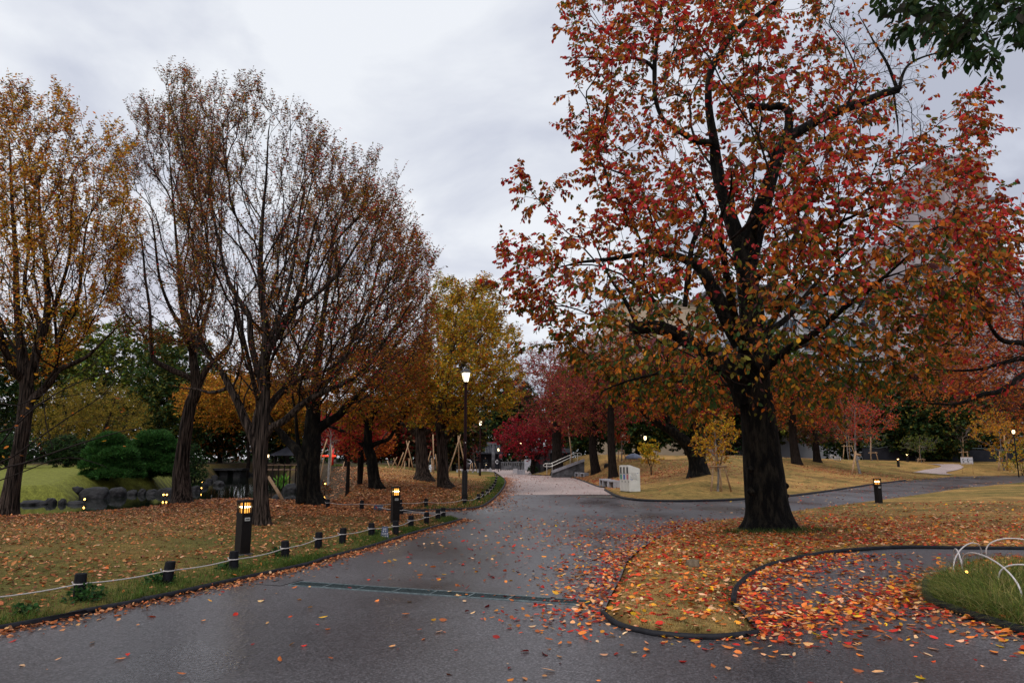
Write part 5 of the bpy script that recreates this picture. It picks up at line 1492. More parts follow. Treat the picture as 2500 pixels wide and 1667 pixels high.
GR = [(.10, .13, .022), (.18, .16, .035), (.055, .085, .018), (.30, .21, .07)]
X, Y = scatter(95000, -13, 0, 5.5, 19, lambda X, Y: (sdist(PAVED, X, Y) > .06) * np.clip(.25 + 1.2 * (vn2(X, Y, 1.2, 41) - .3), .1, 1) * (9.0 / np.maximum(Y, 7)) ** 1.2, rg)
blades("grass", "short olive green grass of the roped lawn", X, Y, .035, .006, GR, [1.2, 1, 1, .5], 120, seg=1)
kle = near_line(KERB_LEFT, .38)
X, Y = scatter(22000, -12, 0, 5, 18.7, lambda X, Y: (sdist(PAVED, X, Y) > .05) * kle(X, Y) * np.clip(2.2 * (vn2(X, Y, 1.3, 43) - .35), .03, 1), rg)
blades("grass", "longer green grass along the left edging and rope posts", X, Y, .085, .007, [(.07, .13, .02), (.12, .15, .03), (.05, .09, .02)], [1, 1, 1], 121, bend=.8)
X, Y = scatter(70000, 1.2, 14, 6.2, 18, lambda X, Y: (sdist(PAVED, X, Y) > .05) * np.clip(.35 + 1.3 * (vn2(X, Y, 1.0, 45) - .3), .1, 1) * (8.0 / np.maximum(Y, 7)) ** 2.0, rg)
blades("grass", "dry straw-coloured grass under the big tree", X, Y, .040, .008, [(.42, .30, .12), (.26, .20, .07), (.12, .13, .03), (.50, .38, .18)], [1.4, 1, .5, .6], 122, seg=1)
kmg = near_line(KERB_MID[2:], .6)
X, Y = scatter(16000, -7, 1, 19.5, 58, lambda X, Y: (sdist(PAVED, X, Y) > .05) * kmg(X, Y), rg)
blades("grass", "green strip of longer grass along the mound's edging", X, Y, .12, .016, [(.06, .12, .02), (.10, .14, .03)], [1, 1], 123, bend=.7)
trg = near_line([(tx - .9, ty - .5), (tx, ty - .75), (tx + .9, ty - .4)], .22)
X, Y = scatter(2500, tx - 1.6, tx + 1.6, ty - 1.5, ty + .5, trg, rg)
blades("grass", "dark green tufts round the foot of the big trunk", X, Y, .10, .008, [(.04, .08, .02), (.08, .11, .03)], [1, 1], 124, bend=.8)
# long drooping sedge on the island with the hoops
ISL = np.array(ISLE_TOP + KERB_ISLE)
cx_, cy_ = U(2420, 1440)
def disl(X, Y):
    d = sdist([tuple(p) for p in ISL], X, Y)
    return (d < -.05) * np.clip(1.35 * np.exp(d / .75) * ss(9.3, 8.3, Y) * (.3 + vn2(X, Y, 1.5, 47) * 1.2) + .12, 0, 1)


X, Y = scatter(15000, 3.4, 8, 5.2, 10.6, disl, rg)
def lean_out(X, Y):
    v = np.stack([X - 5.4, Y - 7.9], -1)
    return nrm(v) * 0.75
blades("grass", "long drooping green grass on the small island with the white hoops", X, Y, .25, .007, [(.13, .17, .03), (.22, .22, .05), (.07, .12, .022), (.38, .31, .12), (.04, .07, .015)], [1.2, 1.1, .9, .6, .5], 125, bend=1.15, seg=4, lean=lean_out)


# broad-leaved weeds at the foot of the posts
def weed(u, v, label, s=.16, n=150, seed=1):
    rg = np.random.default_rng(seed); b = G(u, v)
    q = nrm(rg.normal(size=(n, 3))) * rg.random((n, 1)) ** .5; q[:, 2] = np.abs(q[:, 2])
    Pp = q * np.array((s * 1.5, s * 1.2, s * 1.05)) + np.array((0, 0, .01))
    A = nrm(q + rg.normal(size=(n, 3)) * .5 + np.array((0, 0, .1))); Nn = q * .6 + np.array((0, 0, .8)) + rg.normal(size=(n, 3)) * .3
    L = rg.uniform(.028, .055, n)
    V, F, C = leaves(Pp, A, Nn, L, L * .9, palette(rg, n, [(.03, .085, .02), (.05, .12, .03), (.025, .06, .02)], [1, 1, 1], .2), fold=.4)
    root = thing("weed", label, "weed", tuple(b), group="leafy weeds at the posts")
    link("leaves", mesh_np("leaves", V, [F], M['leaf'], colors=C), root)
    t = MB()
    for k in range(14):
        t.tube([(0, 0, -.01), tuple(Pp[k] * .5 + np.array((0, 0, .02))), tuple(Pp[k])], .0022, 4)
    t.build("stem", M['bark_thin'], root)


weed(205, 1470, "leafy green weed hiding the foot of the nearest rope post", .15, 190, 1)
weed(388, 1428, "leafy green weed left of the second rope post from the left", .13, 150, 2)
weed(552, 1392, "low weed left of the rope post in front of the bollard lamp", .10, 90, 3)
weed(676, 1360, "green weed left of the fourth rope post from the left", .12, 100, 4)
weed(60, 1500, "low weed near the left edge by the edging", .09, 80, 5)
weed(918, 1308, "small weed between the seventh post and the blue notice", .10, 70, 6)
# ------------------------------------------------------------------ copies
def dup(root, loc, rz=None, label=None, group=None, scale=None):
    r = root.copy(); COL.objects.link(r); r.location = loc
    if rz is not None: r.rotation_euler = (0, 0, rz)
    if scale: r.scale = (scale,) * 3
    if label: r["label"] = label
    if group: r["group"] = group
    for ch in list(root.children):
        c = ch.copy(); COL.objects.link(c); c.parent = r
        for g in list(ch.children):
            d = g.copy(); COL.objects.link(d); d.parent = c
    return r


# ------------------------------------------------------------------ rope fences
def rope_post(loc, label, group, h=.27, r=.062, seed=0):
    rg = random.Random(seed)
    root = thing("rope_post", label, "post", tuple(loc), group=group)
    b = MB()
    tx_, ty_ = rg.uniform(-.02, .02), rg.uniform(-.02, .02)
    prof = [(r * .96, -.12), (r, 0), (r * 1.02, h * .5), (r * .98, h - .012), (r * .90, h)]
    b.lathe(prof, 18); b.v = [(x * (1 + .03 * math.sin(9 * math.atan2(y, x) + seed)) + tx_ * z / h, y * (1 + .03 * math.sin(7 * math.atan2(y, x))) + ty_ * z / h, z) for x, y, z in b.v]
    b.build("post", M['black_post'], root)
    c = MB()
    zk = h * .60
    ring = [(1.06 * r * math.cos(a) + tx_ * .6, 1.06 * r * math.sin(a) + ty_ * .6, zk) for a in np.linspace(0, 2 * math.pi, 15)]
    c.tube(ring, .0075, 6, caps=False)
    c.tube([(-r * 1.0, -r * .35, zk - .014), (-r * 1.12, -r * .5, zk + .012), (-r * 1.25, -r * .55, zk + .028)], .008, 6)
    c.build("rope_knot", M['rope'], root)
    return root


def rope_line(name, label, pts, zoff, sag=.022, r=.0075):
    c = MB(); full = []
    for a, b in zip(pts[:-1], pts[1:]):
        a, b = np.array(a), np.array(b); L = np.linalg.norm(b - a)
        for t in np.linspace(0, 1, 9)[:-1]:
            q = a + (b - a) * t; full.append((q[0], q[1] - .0, q[2] + zoff - 4 * t * (1 - t) * sag * L))
    full.append((pts[-1][0], pts[-1][1], pts[-1][2] + zoff))
    c.tube(full, r, 6)
    return tag(c.build(name, M['rope']), label, "rope", "white ropes of the post fences")


FP = [(-90, 1512), (193, 1461), (407, 1427), (570, 1394), (696, 1364), (776, 1338), (835, 1327), (907, 1311), (966, 1304), (1003, 1289), (1041, 1279), (1069, 1270), (1082, 1265)]
ordn = ["", "nearest black rope post in view, with leafy weed round its foot", "second rope post from the left, weed left of its foot", "third rope post from the left, just before the bollard lamp", "fourth rope post from the left, behind a weed",
        "fifth rope post from the left along the roped lawn", "sixth rope post from the left along the roped lawn", "seventh rope post, just left of the blue notice", "eighth rope post, standing right before the second bollard lamp", "ninth rope post, first one right of the second bollard lamp",
        "tenth rope post of the roped lawn, third from its far end", "next to last rope post of the roped lawn", "last rope post, where the lawn's rope turns back"]
pl = [G(u, v) for u, v in FP]
for k, p in enumerate(pl):
    if k: rope_post(p, ordn[k], "rope posts along the left lawn", seed=k)
backp = G(979, 1257)
rope_post(backp, "rope post behind the second bollard lamp, at the side path", "rope posts along the left lawn", h=.22, seed=40)
rope_line("rope", "white rope strung along the front posts of the left lawn", pl, .162)
rope_line("rope", "white rope turning back from the last front post along the side path", [pl[-1], backp, G(930, 1253)], .15)
MP = [(800, 1240), (883, 1243), (976, 1241), (1040, 1238), (1134, 1232), (1168, 1224), (1179, 1217), (1190, 1210), (1197, 1203), (1203, 1196), (1207, 1189), (1210, 1182), (1212, 1175), (1213, 1168), (1209, 1161)]
mp = [G(u, v) for u, v in MP]
names = ["first post at the left end of the mound's rope", "second post of the mound's rope, left of the blue hanging notice", "post of the mound's rope just behind the second bollard lamp", "post of the mound's rope midway to the street lamp", "post at the foot of the tall street lamp"]
for k, p in enumerate(mp):
    lab = names[k] if k < 5 else "post number %d counted from the street lamp along the mound's curved edge" % (k - 4)
    rope_post(p, "short black " + lab, "rope posts round the mound", h=.27, seed=60 + k)
rope_line("rope", "thin rope round the front and right of the leafy mound", mp, .17, sag=.04)


# ------------------------------------------------------------------ bollard lamps
def bollard(label, loc, rz):
    root = thing("bollard_lamp", label, "lamp", tuple(loc), rz, "square brown bollard lamps")
    s = .176
    b = MB(); b.box((0, 0, .29), (s, s, .60)); b.build("body", M['lamp_body'], root, bevel=.004)
    b = MB(); b.box((0, 0, -.005), (s + .06, s + .06, .03)); b.build("base", M['stone'], root)
    b = MB(); b.box((0, 0, .6155), (s + .010, s + .010, .05)); b.build("collar", M['lamp_body'], root)
    b = MB(); t = .024
    for sx_ in (-1, 1):
        for sy_ in (-1, 1): b.box((sx_ * (s / 2 - t / 2 + .002), sy_ * (s / 2 - t / 2 + .002), .7225), (t, t, .165))
    for q in (-.026, .014):
        for sg in (-1, 1):
            b.box((q, sg * (s / 2 - .006), .7225), (.010, .010, .165)); b.box((sg * (s / 2 - .006), q, .7225), (.010, .010, .165))
    b.build("lantern_frame", M['lamp_body'], root)
    b = MB(); b.box((0, 0, .824), (s + .014, s + .014, .038)); b.build("cap", M['lamp_body'], root, bevel=.005)
    b = MB(); b.lathe([(.070, .642), (.074, .66), (.074, .785), (.070, .803)], 16); b.build("diffuser", M['glow'], root)
    b = MB(); b.lathe([(.05, .69), (.068, .705), (.077, .735), (.068, .765), (.05, .78)], 16); b.build("bulb", M['bulb'], root)
    b = MB(); b.box((s / 2 + .001, 0, .545), (.004, .088, .050)); tg = b.build("tag_plate", M['white_paint'], root)
    b = MB()
    for k in range(4): b.box((s / 2 + .0035, -.027 + k * .018, .545), (.002, .013, .024))
    b.build("digits", M['black'], tg)
    return root


bl = bollard("nearest glowing bollard lamp, on the left lawn in front of the forked tree", G(591, 1354), math.radians(-38))
dup(bl, G(964, 1275), math.radians(-62), "glowing bollard lamp behind the rope at the corner of the left lawn")
dup(bl, G(2146, 1228), math.radians(-75), "glowing bollard lamp on the lawn at the near side of the right-hand path")
dup(bl, G(2194, 1140), math.radians(-60), "small far bollard lamp, left one of two on the rising lawn")
dup(bl, G(2216, 1127), math.radians(-60), "small far bollard lamp, right one of two, beside the green saplings")


# ------------------------------------------------------------------ street lamps
def street_lamp(label, loc):
    root = thing("street_lamp", label, "street lamp", tuple(loc), 0.3, "maroon lantern posts by the pale path")
    b = MB(); b.lathe([(.105, -.05), (.105, .30), (.098, .31), (.098, 1.02), (.070, 1.06)], 16); b.build("base", M['lamp_body'], root)
    b = MB(); b.lathe([(.060, 1.04), (.057, 1.6), (.055, 2.8), (.050, 4.0), (.05, 4.04), (.075, 4.06), (.075, 4.09)], 16); b.build("pole", M['maroon'], root)
    lt = MB(); lt.lathe([(.10, 4.085), (.10, 4.11)], 4, rot=math.pi / 4)
    for k in range(4):
        a = math.pi / 4 + k * math.pi / 2
        lt.bar((.108 * math.cos(a), .108 * math.sin(a), 4.10), (.185 * math.cos(a), .185 * math.sin(a), 4.43), .014)
        a2 = a + math.pi / 4
        lt.bar((.076 * math.cos(a2), .076 * math.sin(a2), 4.10), (.13 * math.cos(a2), .13 * math.sin(a2), 4.43), .010)
    lt.lathe([(.19, 4.425), (.19, 4.44)], 4, rot=math.pi / 4)
    lo = lt.build("lantern", M['maroon'], root)
    g = MB(); g.lathe([(.095, 4.112), (.17, 4.422)], 4, rot=math.pi / 4, smooth=False); g.build("glass", M['lamp_white'], lo)
    r = MB(); r.lathe([(.215, 4.44), (.205, 4.455), (.12, 4.52), (.035, 4.57), (.018, 4.60), (.026, 4.62), (.006, 4.66)], 16); r.build("roof", M['stone'], lo)
    s = MB(); s.box((.0, -.058, 2.0), (.03, .006, .04)); s.build("tag_plate", M['white_paint'], root)
    root.scale = (1.05, 1.05, 1.05)
    return root


sl = street_lamp("tall maroon street lamp with glowing lantern at the mound's edge", G(1134, 1225))
y2 = 60.0; q = P(1172, 1118, y2)
dup(sl, (q[0], y2, Hs(q[0], y2)), 0.1, "smaller-looking maroon street lamp farther back beside the gate")


def park_lamp(label, u, v, y, h=None, r=.14):
    p = P(u, v, y); z0 = Hs(p[0], y)
    root = thing("park_lamp", label, "lamp", (p[0], y, z0), group="small distant park lamps")
    r *= .72
    H_ = p[2] - z0
    b = MB(); b.tube([(0, 0, -.05), (0, 0, H_ - .18)], .045, 8); b.build("pole", M['black'], root)
    b = MB(); b.lathe([(.05, H_ - .2), (r, H_ - .1), (r * 1.05, H_ + .02), (r * .7, H_ + .13), (.02, H_ + .16)], 14); b.build("globe", M['lamp_far'], root)
    b = MB(); b.lathe([(r * .8, H_ + .12), (r * .3, H_ + .2), (.02, H_ + .24)], 14); b.build("cap", M['black'], root)


park_lamp("small round lamp glowing left of the crimson maple by the gate", 1217, 1097, 82)
park_lamp("small lamp glowing through the crimson maple's leaves", 1271, 1081, 84)
park_lamp("round white lamp glowing behind the yellow shrub", 1575, 1068, 56, r=.15)
park_lamp("bright lamp shining through the golden sapling at the right edge", 2474, 1053, 60, r=.16)
park_lamp("tiny lamp left of the footbridge pavilion", 655, 1112, 80, r=.12)


def spot(label, p, aim=0.0, s=1.0):
    root = thing("ground_spotlight", label, "spotlight", tuple(p), aim, "small ground spotlights")
    b = MB(); b.tube([(0, 0, -.03), (0, 0, .06 * s)], .012 * s, 6); b.tube([(-.06 * s, 0, .10 * s), (.03 * s, 0, .13 * s)], .045 * s, 12); b.build("housing", M['black'], root)
    b = MB(); b.tube([(.032 * s, 0, .131 * s), (.04 * s, 0, .134 * s)], .036 * s, 12); b.build("lens", M['spot_glow'], root)


spot("small warm spotlight in the grass under the white hoops", G(2361, 1412), -1.9, .55)
for lab, u, v, y in (("yellow spotlight on the bank below the first round pine", 212, 1180, 33), ("orange spotlight between boulders under the taller pine", 402, 1186, 37), ("second orange spotlight beside the one under the taller pine", 410, 1187, 37),
                     ("spotlight at the water right of the slender leaning tree", 492, 1191, 45), ("tiny spotlight by the dark bush on the far shore", 498, 1134, 56), ("spotlight on the stones behind the twin-trunk tree", 796, 1148, 46)):
    p = P(u, v, y); p[2] = max(Hs(p[0], y), WZ + .03)
    dz = P(u, v, y)[2] - p[2]
    spot(lab, p, -1.6, 1.25)

# ------------------------------------------------------------------ drain and cover
M['grate'] = noisy("drain_steel", (0.018, 0.028, 0.030), (0.05, 0.07, 0.074), 30.0, 0.6, 0.1, 80, 0.2)
ga, gb, gc, gd = [np.array(U(*q)) for q in ((735, 1420), (711, 1429), (1454, 1483), (1456, 1467))]
root = thing("drain_grate", "long dark steel drain grate crossing the asphalt path", "drain", (ga[0], ga[1], 0))
O = ga; ex_ = (gd - ga); Lg = np.linalg.norm(ex_); ex_ = ex_ / Lg; ey_ = np.array((ex_[1], -ex_[0])); Wg = .26
def gp(s, t, z): q = ex_ * s + ey_ * t; return (q[0], q[1], z)
b = MB(); b.add([gp(0, 0, .0025), gp(Lg, 0, .0025), gp(Lg, Wg, .0025), gp(0, Wg, .0025)], [(3, 2, 1, 0)]); b.build("channel", M['dark_gap'], root)
b = MB()
for t in (0.0, Wg): b.bar(gp(0, t, .005), gp(Lg, t, .005), .022, .010)
for k in range(0, 9): s_ = Lg * k / 8; b.bar(gp(s_, 0, .0055), gp(s_, Wg, .0055), .02, .010)
b.build("frame", M['galv'], root)
b = MB()
for t in np.linspace(.035, Wg - .035, 6): b.bar(gp(0, t, .0045), gp(Lg, t, .0045), .012, .007)
for s_ in np.arange(.02, Lg, .045): b.bar(gp(s_, 0.01, .004), gp(s_, Wg - .01, .004), .009, .005)
b.build("bars", M['grate'], root)
cq = [U(*q) for q in ((620, 1426), (684, 1430), (742, 1415), (684, 1410))]
cc = np.mean(cq, 0)
root = thing("utility_cover", "flat grey cover with dark rim left of the drain grate", "cover", (cc[0], cc[1], 0))
loc = [(x - cc[0], y - cc[1]) for x, y in cq]
b = MB(); b.add([(x, y, .002) for x, y in loc], [(0, 1, 2, 3)]); b.build("rim", M['dark_gap'], root)
b = MB(); b.add([(x * .96, y * .96, .004) for x, y in loc], [(0, 1, 2, 3)]); b.build("plate", M['asphalt'], root)
b = MB(); q0, q1 = [np.array(U(*q)) - cc for q in ((664, 1420), (681, 1417))]; b.bar((*q0, .0045), (*q1, .0045), .025, .004); b.build("slot", M['dark_gap'], root)


# ------------------------------------------------------------------ white hoops
def hoop(a, b_, h, label, skew=(0, 0)):
    a, b_ = np.array(U(*a)), np.array(U(*b_)); c = (a + b_) / 2; z0 = Hs(*c) + .03
    root_pts = []
    for t in np.linspace(0, math.pi, 25):
        q = c + (a - c) * math.cos(t)
        root_pts.append((q[0] - c[0] + skew[0] * math.sin(t), q[1] - c[1] + skew[1] * math.sin(t), h * .93 * math.sin(t) ** .8 - .06 * (t in (0, math.pi))))
    m = MB(); m.tube(root_pts, .0095, 10)
    tag(m.build("hoop_edging", M['white_hoop'], None, (c[0], c[1], z0)), label, "hoop", "white hoops round the small grass island")


hoop((2329, 1402), (2398, 1358), .29, "white hoop at the left back of the small grass island")
hoop((2331, 1385), (2352, 1410), .26, "narrow-looking white hoop seen nearly edge-on beside the spotlight")
hoop((2353, 1410), (2500, 1498), .29, "long white hoop in front of the drooping grass")
hoop((2409, 1364), (2556, 1372), .28, "white hoop farthest back, cut by the right edge")
hoop((2443, 1452), (2592, 1478), .24, "white hoop crossing behind the long front hoop at the right edge")

# stump
M['deck_'] = noisy("stump_wood", (.10, .07, .045), (.24, .18, .12), 14, .8, .3, 40, .2)
p = G(1692, 1384)
m = MB(); m.lathe([(.115, -.05), (.10, .02), (.088, .07), (.085, .085)], 14); m.v = [(x * (1 + .12 * math.sin(5 * math.atan2(y, x))), y, z + .03 * x) for x, y, z in m.v]
tag(m.build("tree_stump", M['deck_'], None, tuple(p)), "small cut stump in the leafy grass before the big tree", "stump")

# ------------------------------------------------------------------ notices
M['navy'] = mat("navy_sign", (.030, .042, .085), .4)
M['sign_white'] = mat("sign_white", (.62, .60, .62), .5)
M['ink'] = mat("sign_ink", (.02, .03, .03), .6)
M['sign_red'] = mat("sign_red", (.45, .03, .03), .5)
M['green_ink'] = mat("green_label", (.02, .25, .18), .5); M['blue_ink'] = mat("blue_label", (.05, .13, .42), .5); M['pink_ink'] = mat("pink_label", (.55, .16, .18), .5)


def glyphs(mb, x0, z0, n, size, y, mi=0, seed=0, gap=.25):
    """a row of kanji-like marks"""
    rg = random.Random(seed)
    for k in range(n):
        x = x0 + k * size * (1 + gap); s = size; w_ = s * .13
        mb.box((x + s / 2, y, z0 + s * .85), (s * rg.uniform(.6, .9), .003, w_), mi=mi)
        mb.box((x + s / 2, y, z0 + s * .45), (s * rg.uniform(.5, .9), .003, w_), mi=mi)
        mb.box((x + s * rg.uniform(.3, .7), y - .0012, z0 + s / 2), (w_, .003, s * .95), mi=mi)
        if rg.random() < .6: mb.box((x + s * .2, y - .0018, z0 + s * .3), (w_, .003, s * .5), mi=mi)
        if rg.random() < .6: mb.box((x + s * .8, y - .0024, z0 + s * .3), (w_, .003, s * .5), mi=mi)


p = G(939, 1312)
root = thing("lawn_notice", "small dark blue notice with white writing standing by the rope", "notice", tuple(p), 0.15)
m = MB(); m.add([(-.085, -.02, -.02), (.085, -.02, -.02), (.055, .05, .21), (-.055, .05, .21), (-.085, -.008, -.02), (.085, -.008, -.02), (.055, .062, .21), (-.055, .062, .21)], [(0, 1, 2, 3), (7, 6, 5, 4), (0, 4, 5, 1), (1, 5, 6, 2), (2, 6, 7, 3), (3, 7, 4, 0)])
m.build("board", M['navy'], root)
m = MB(); glyphs(m, -.032, .15, 2, .026, 0, seed=1); glyphs(m, -.04, .105, 2, .032, 0, seed=2); glyphs(m, -.06, .06, 4, .026, 0, seed=3); glyphs(m, -.065, .012, 4, .028, 0, seed=4)
m.v = [(x, -.012 + .302 * z - .006 + y, z) for x, y, z in m.v]; m.build("writing", M['sign_white'], root)
p = G(922, 1246)
root = thing("hanging_notice", "small slanted blue notice hanging from the mound's rope", "notice", tuple(p), 0.05)
m = MB(); m.add([(-.15, 0, .01), (.12, 0, .01), (.17, .02, .135), (-.10, .02, .135), (-.15, .01, .01), (.12, .01, .01), (.17, .03, .135), (-.10, .03, .135)], [(0, 1, 2, 3), (7, 6, 5, 4), (0, 4, 5, 1), (1, 5, 6, 2), (2, 6, 7, 3), (3, 7, 4, 0)]); m.build("board", M['navy'], root)
m = MB(); glyphs(m, -.045, .045, 4, .038, 0, seed=6); m.v = [(x + z * .4, z * .16 - .004 + y, z) for x, y, z in m.v]; m.build("writing", M['sign_white'], root)
m = MB(); m.lathe([(.026, 0), (.026, .004)], 14); m.v = [(x - .075 + .03, -z + .006, y + .07) for x, y, z in m.v]; m.build("emblem", M['sign_red'], root)

p = G(2364, 1157); yl = p[1]; ws = 26.5 / FPX * yl * 1.03
root = thing("lawn_sign", "white framed sign with dark symbols on two thin legs in the lawn", "sign", tuple(p), -.1)
zt = P(2364, 1116, yl)[2] - p[2]; zb = P(2364, 1132, yl)[2] - p[2]
m = MB(); m.box((0, 0, (zt + zb) / 2), (ws, .03, zt - zb)); m.build("board", M['sign_white'], root)
m = MB()
for s_ in (-1, 1): m.tube([(s_ * ws * .44, .03, -.1), (s_ * ws * .44, .03, zt + .02)], .014, 8)
m.tube([(-ws * .5, 0, zt + .02), (ws * .5, 0, zt + .02)], .022, 8); m.build("frame", M['bamboo'], root)
m = MB(); hz = (zt - zb)
for cx in (-ws * .33, ws * .07):
    m.box((cx, -.018, zb + hz * .52), (ws * .05, .004, hz * .5)); m.box((cx + ws * .05, -.0185, zb + hz * .34), (ws * .12, .004, hz * .13)); m.box((cx + ws * .03, -.019, zb + hz * .76), (ws * .09, .004, hz * .1))
glyphs(m, -ws * .22, zb + hz * .5, 3, hz * .14, -.018, seed=9); glyphs(m, ws * .2, zb + hz * .5, 4, hz * .14, -.018, seed=12)
m.build("symbols", M['ink'], root)
m = MB(); m.box((0, -.0178, zb + hz * .14), (ws * .85, .003, hz * .06)); m.build("yellow_line", M['bamboo'], root)

# ------------------------------------------------------------------ recycling bins
C0 = np.array(U(1537, 1206)); fd = np.array((-.165, .986)); bd = np.array((.986, .165))  # front line, depth
def bin_(label, k, ink):
    o = C0 + fd * (.45 * k)
    rz = math.atan2(bd[1], bd[0])
    root = thing("recycling_bin", label, "recycling bin", (o[0], o[1], Hs(o[0], o[1]) - .0), rz, "three white recycling bins in a row")
    # local x: into the bin (away from the slot face); local y: along the row
    W_, D_ = .447, .52
    y0, y1 = 0.0, W_
    m = MB(); hf, hb = 1.19, 1.05
    vs = [(0, y0, .03), (D_, y0, .03), (D_, y1, .03), (0, y1, .03), (0, y0, hf), (D_, y0, hb), (D_, y1, hb), (0, y1, hf), (.07, y0, hf + .012), (.07, y1, hf + .012)]
    m.add(vs, [(3, 2, 1, 0), (0, 1, 5, 8, 4), (1, 2, 6, 5), (2, 3, 7, 9, 6), (3, 0, 4, 7), (4, 8, 9, 7), (8, 5, 6, 9)])
    m.build("body", M['white_paint'], root, bevel=.008)
    m = MB(); m.box((D_ / 2, W_ / 2, .01), (D_ - .06, W_ - .04, .05)); m.build("plinth", M['dark_gap'], root)
    m = MB(); m.box((-.006, W_ / 2, .98), (.014, .15, .28)); m.build("slot", M['dark_gap'], root)
    m = MB(); m.box((-.004, W_ / 2, .68), (.008, .22, .22)); lb = m.build("sticker", ink, root)
    m = MB(); m.box((-.004, W_ / 2, .83), (.008, W_ * .96, .008)); m.box((-.006, W_ * .15, .47), (.02, .03, .06)); m.build("door_seam", M['stone'], root)
    if k == 0:
        m = MB()
        for r_, (x0, n_, s_) in enumerate(((.12, 7, .032), (.17, 7, .032), (.10, 9, .032), (.12, 8, .03))):
            glyphs(m, x0, .78 - r_ * .058 - (.02 if r_ > 1 else 0), n_, s_, 0, seed=20 + r_)
        glyphs(m, .40, .545, 2, .028, 0, seed=31)
        m.v = [(x * .86, y0 - .003 + y, z) for x, y, z in m.v]
        m.build("writing", M['ink'], root)
        m = MB()
        for (x, z) in ((.06, .70), (.40, .84), (.06, .60), (.10, .555), (.15, .56)): m.box((x, y0 - .003, z), (.022, .004, .035))
        m.build("droplets", M['blue_ink'], root)
        m = MB(); m.box((D_ / 2, y0 - .002, .86), (D_ * .98, .004, .006)); m.build("side_seam", M['stone'], root)
    return root


bin_("nearest white recycling bin, writing on its side, pink sticker", 0, M['pink_ink'])
bin_("middle white recycling bin with blue sticker", 1, M['blue_ink'])
bin_("farthest white recycling bin with green sticker", 2, M['green_ink'])


# ------------------------------------------------------------------ concrete stools
def stool(label, u, v, rz, w_=.46, h=.44, l=.6, grp="concrete box stools by the pale path"):
    x, y = U(u, v)
    root = thing("concrete_stool", label, "stool", (x, y, 0), rz, grp)
    m = MB(); m.box((0, 0, h - .04), (w_, l, .08)); m.build("seat", M['concrete'], root, bevel=.006)
    for s_ in (-1, 1):
        m = MB(); m.box((0, s_ * (l / 2 - .035), (h - .08) / 2 - .02), (w_ - .01, .07, h - .04)); m.build("leg", M['concrete'], root)
    m = MB(); m.box((w_ / 2 - .03, 0, (h - .08) / 2), (.05, l - .15, h - .085)); m.build("back_panel", M['stone'], root)


stool("concrete stool next to the recycling bins", 1501, 1193, .38)
stool("concrete stool second from the recycling bins", 1486, 1190, .38)
stool("farthest concrete stool of the group beside the bins", 1478, 1187.5, .38)
stool("nearest concrete stool of the farther row of four", 1427, 1167.5, .38)
stool("second nearest concrete stool of the farther row", 1413, 1166, .38)
stool("third concrete stool of the farther row", 1400, 1164.5, .38)
stool("last concrete stool of the farther row, by the handrail's foot", 1388, 1163.5, .38)
stool("pale stone stool beside the white signboard near the gate", 1276, 1158, 0)
stool("second pale stone stool near the gate, partly in grass", 1268, 1157.6, 0)

# signboard on the plaza
x, y = U(1258, 1156)
root = thing("signboard", "white trapezoid signboard standing on the pale path near the gate", "signboard", (x, y, 0))
m = MB(); m.add([(-.29, -.02, .08), (.29, -.02, .08), (.20, .03, .52), (-.20, .03, .52), (-.29, .01, .08), (.29, .01, .08), (.20, .06, .52), (-.20, .06, .52)], [(0, 1, 2, 3), (7, 6, 5, 4), (0, 4, 5, 1), (1, 5, 6, 2), (2, 6, 7, 3), (3, 7, 4, 0)]); m.build("board", M['sign_white'], root)
for s_ in (-.2, .2):
    m = MB(); m.bar((s_, 0, 0), (s_, 0, .09), .03); m.build("leg", M['black'], root)
x, y = U(1197, 1151)
root = thing("signboard", "small white pointed board near the cyclist", "signboard", (x, y, 0))
m = MB(); m.add([(-.2, 0, 0), (.2, 0, 0), (.17, 0, .34), (.04, 0, .4), (0, 0, .52), (-.05, 0, .4), (-.17, 0, .32)] + [(a, .05, c) for a, _, c in [(-.2, 0, 0), (.2, 0, 0), (.17, 0, .34), (.04, 0, .4), (0, 0, .52), (-.05, 0, .4), (-.17, 0, .32)]],
                 [tuple(range(7)), tuple(range(13, 6, -1))] + [(k, k + 7, (k + 1) % 7 + 7, (k + 1) % 7) for k in range(7)]); m.build("board", M['sign_white'], root)

# long low slab bench behind the street lamps
yb_ = 72.0; a, b2 = P(1112, 1118, yb_)[0], P(1172, 1118, yb_)[0]
z0 = max(Hs((a + b2) / 2, yb_), 0)
root = thing("long_bench", "long low dark bench with pale legs behind the street lamp", "bench", ((a + b2) / 2, yb_, z0))
m = MB(); m.box((0, 0, .42), (b2 - a, .5, .10)); m.build("seat", M['bark_far'], root)
for k in range(5):
    m = MB(); m.box((-(b2 - a) / 2 + .2 + k * ((b2 - a) - .4) / 4, 0, .17), (.14, .4, .39)); m.build("leg", M['concrete'], root)


# ------------------------------------------------------------------ handrails
def rail(label, lines, posts, y, r=.028, step_y=0.0):
    base = P(lines[0][0][0], lines[0][0][1], y)
    root = thing("handrail", label, "handrail", tuple(base), group="steel handrails")
    m = MB()
    for L in lines: m.tube([tuple(P(u, v, y + step_y * i) - base) for i, (u, v) in enumerate(L)], r, 8)
    m.build("rail", M['steel'], root)
    for (u, v0, v1) in posts:
        m = MB(); a, b_ = P(u, v0, y), P(u, v1, y); m.tube([tuple(a - base), tuple(b_ - base)], r * .9, 8); m.build("post", M['steel'], root)


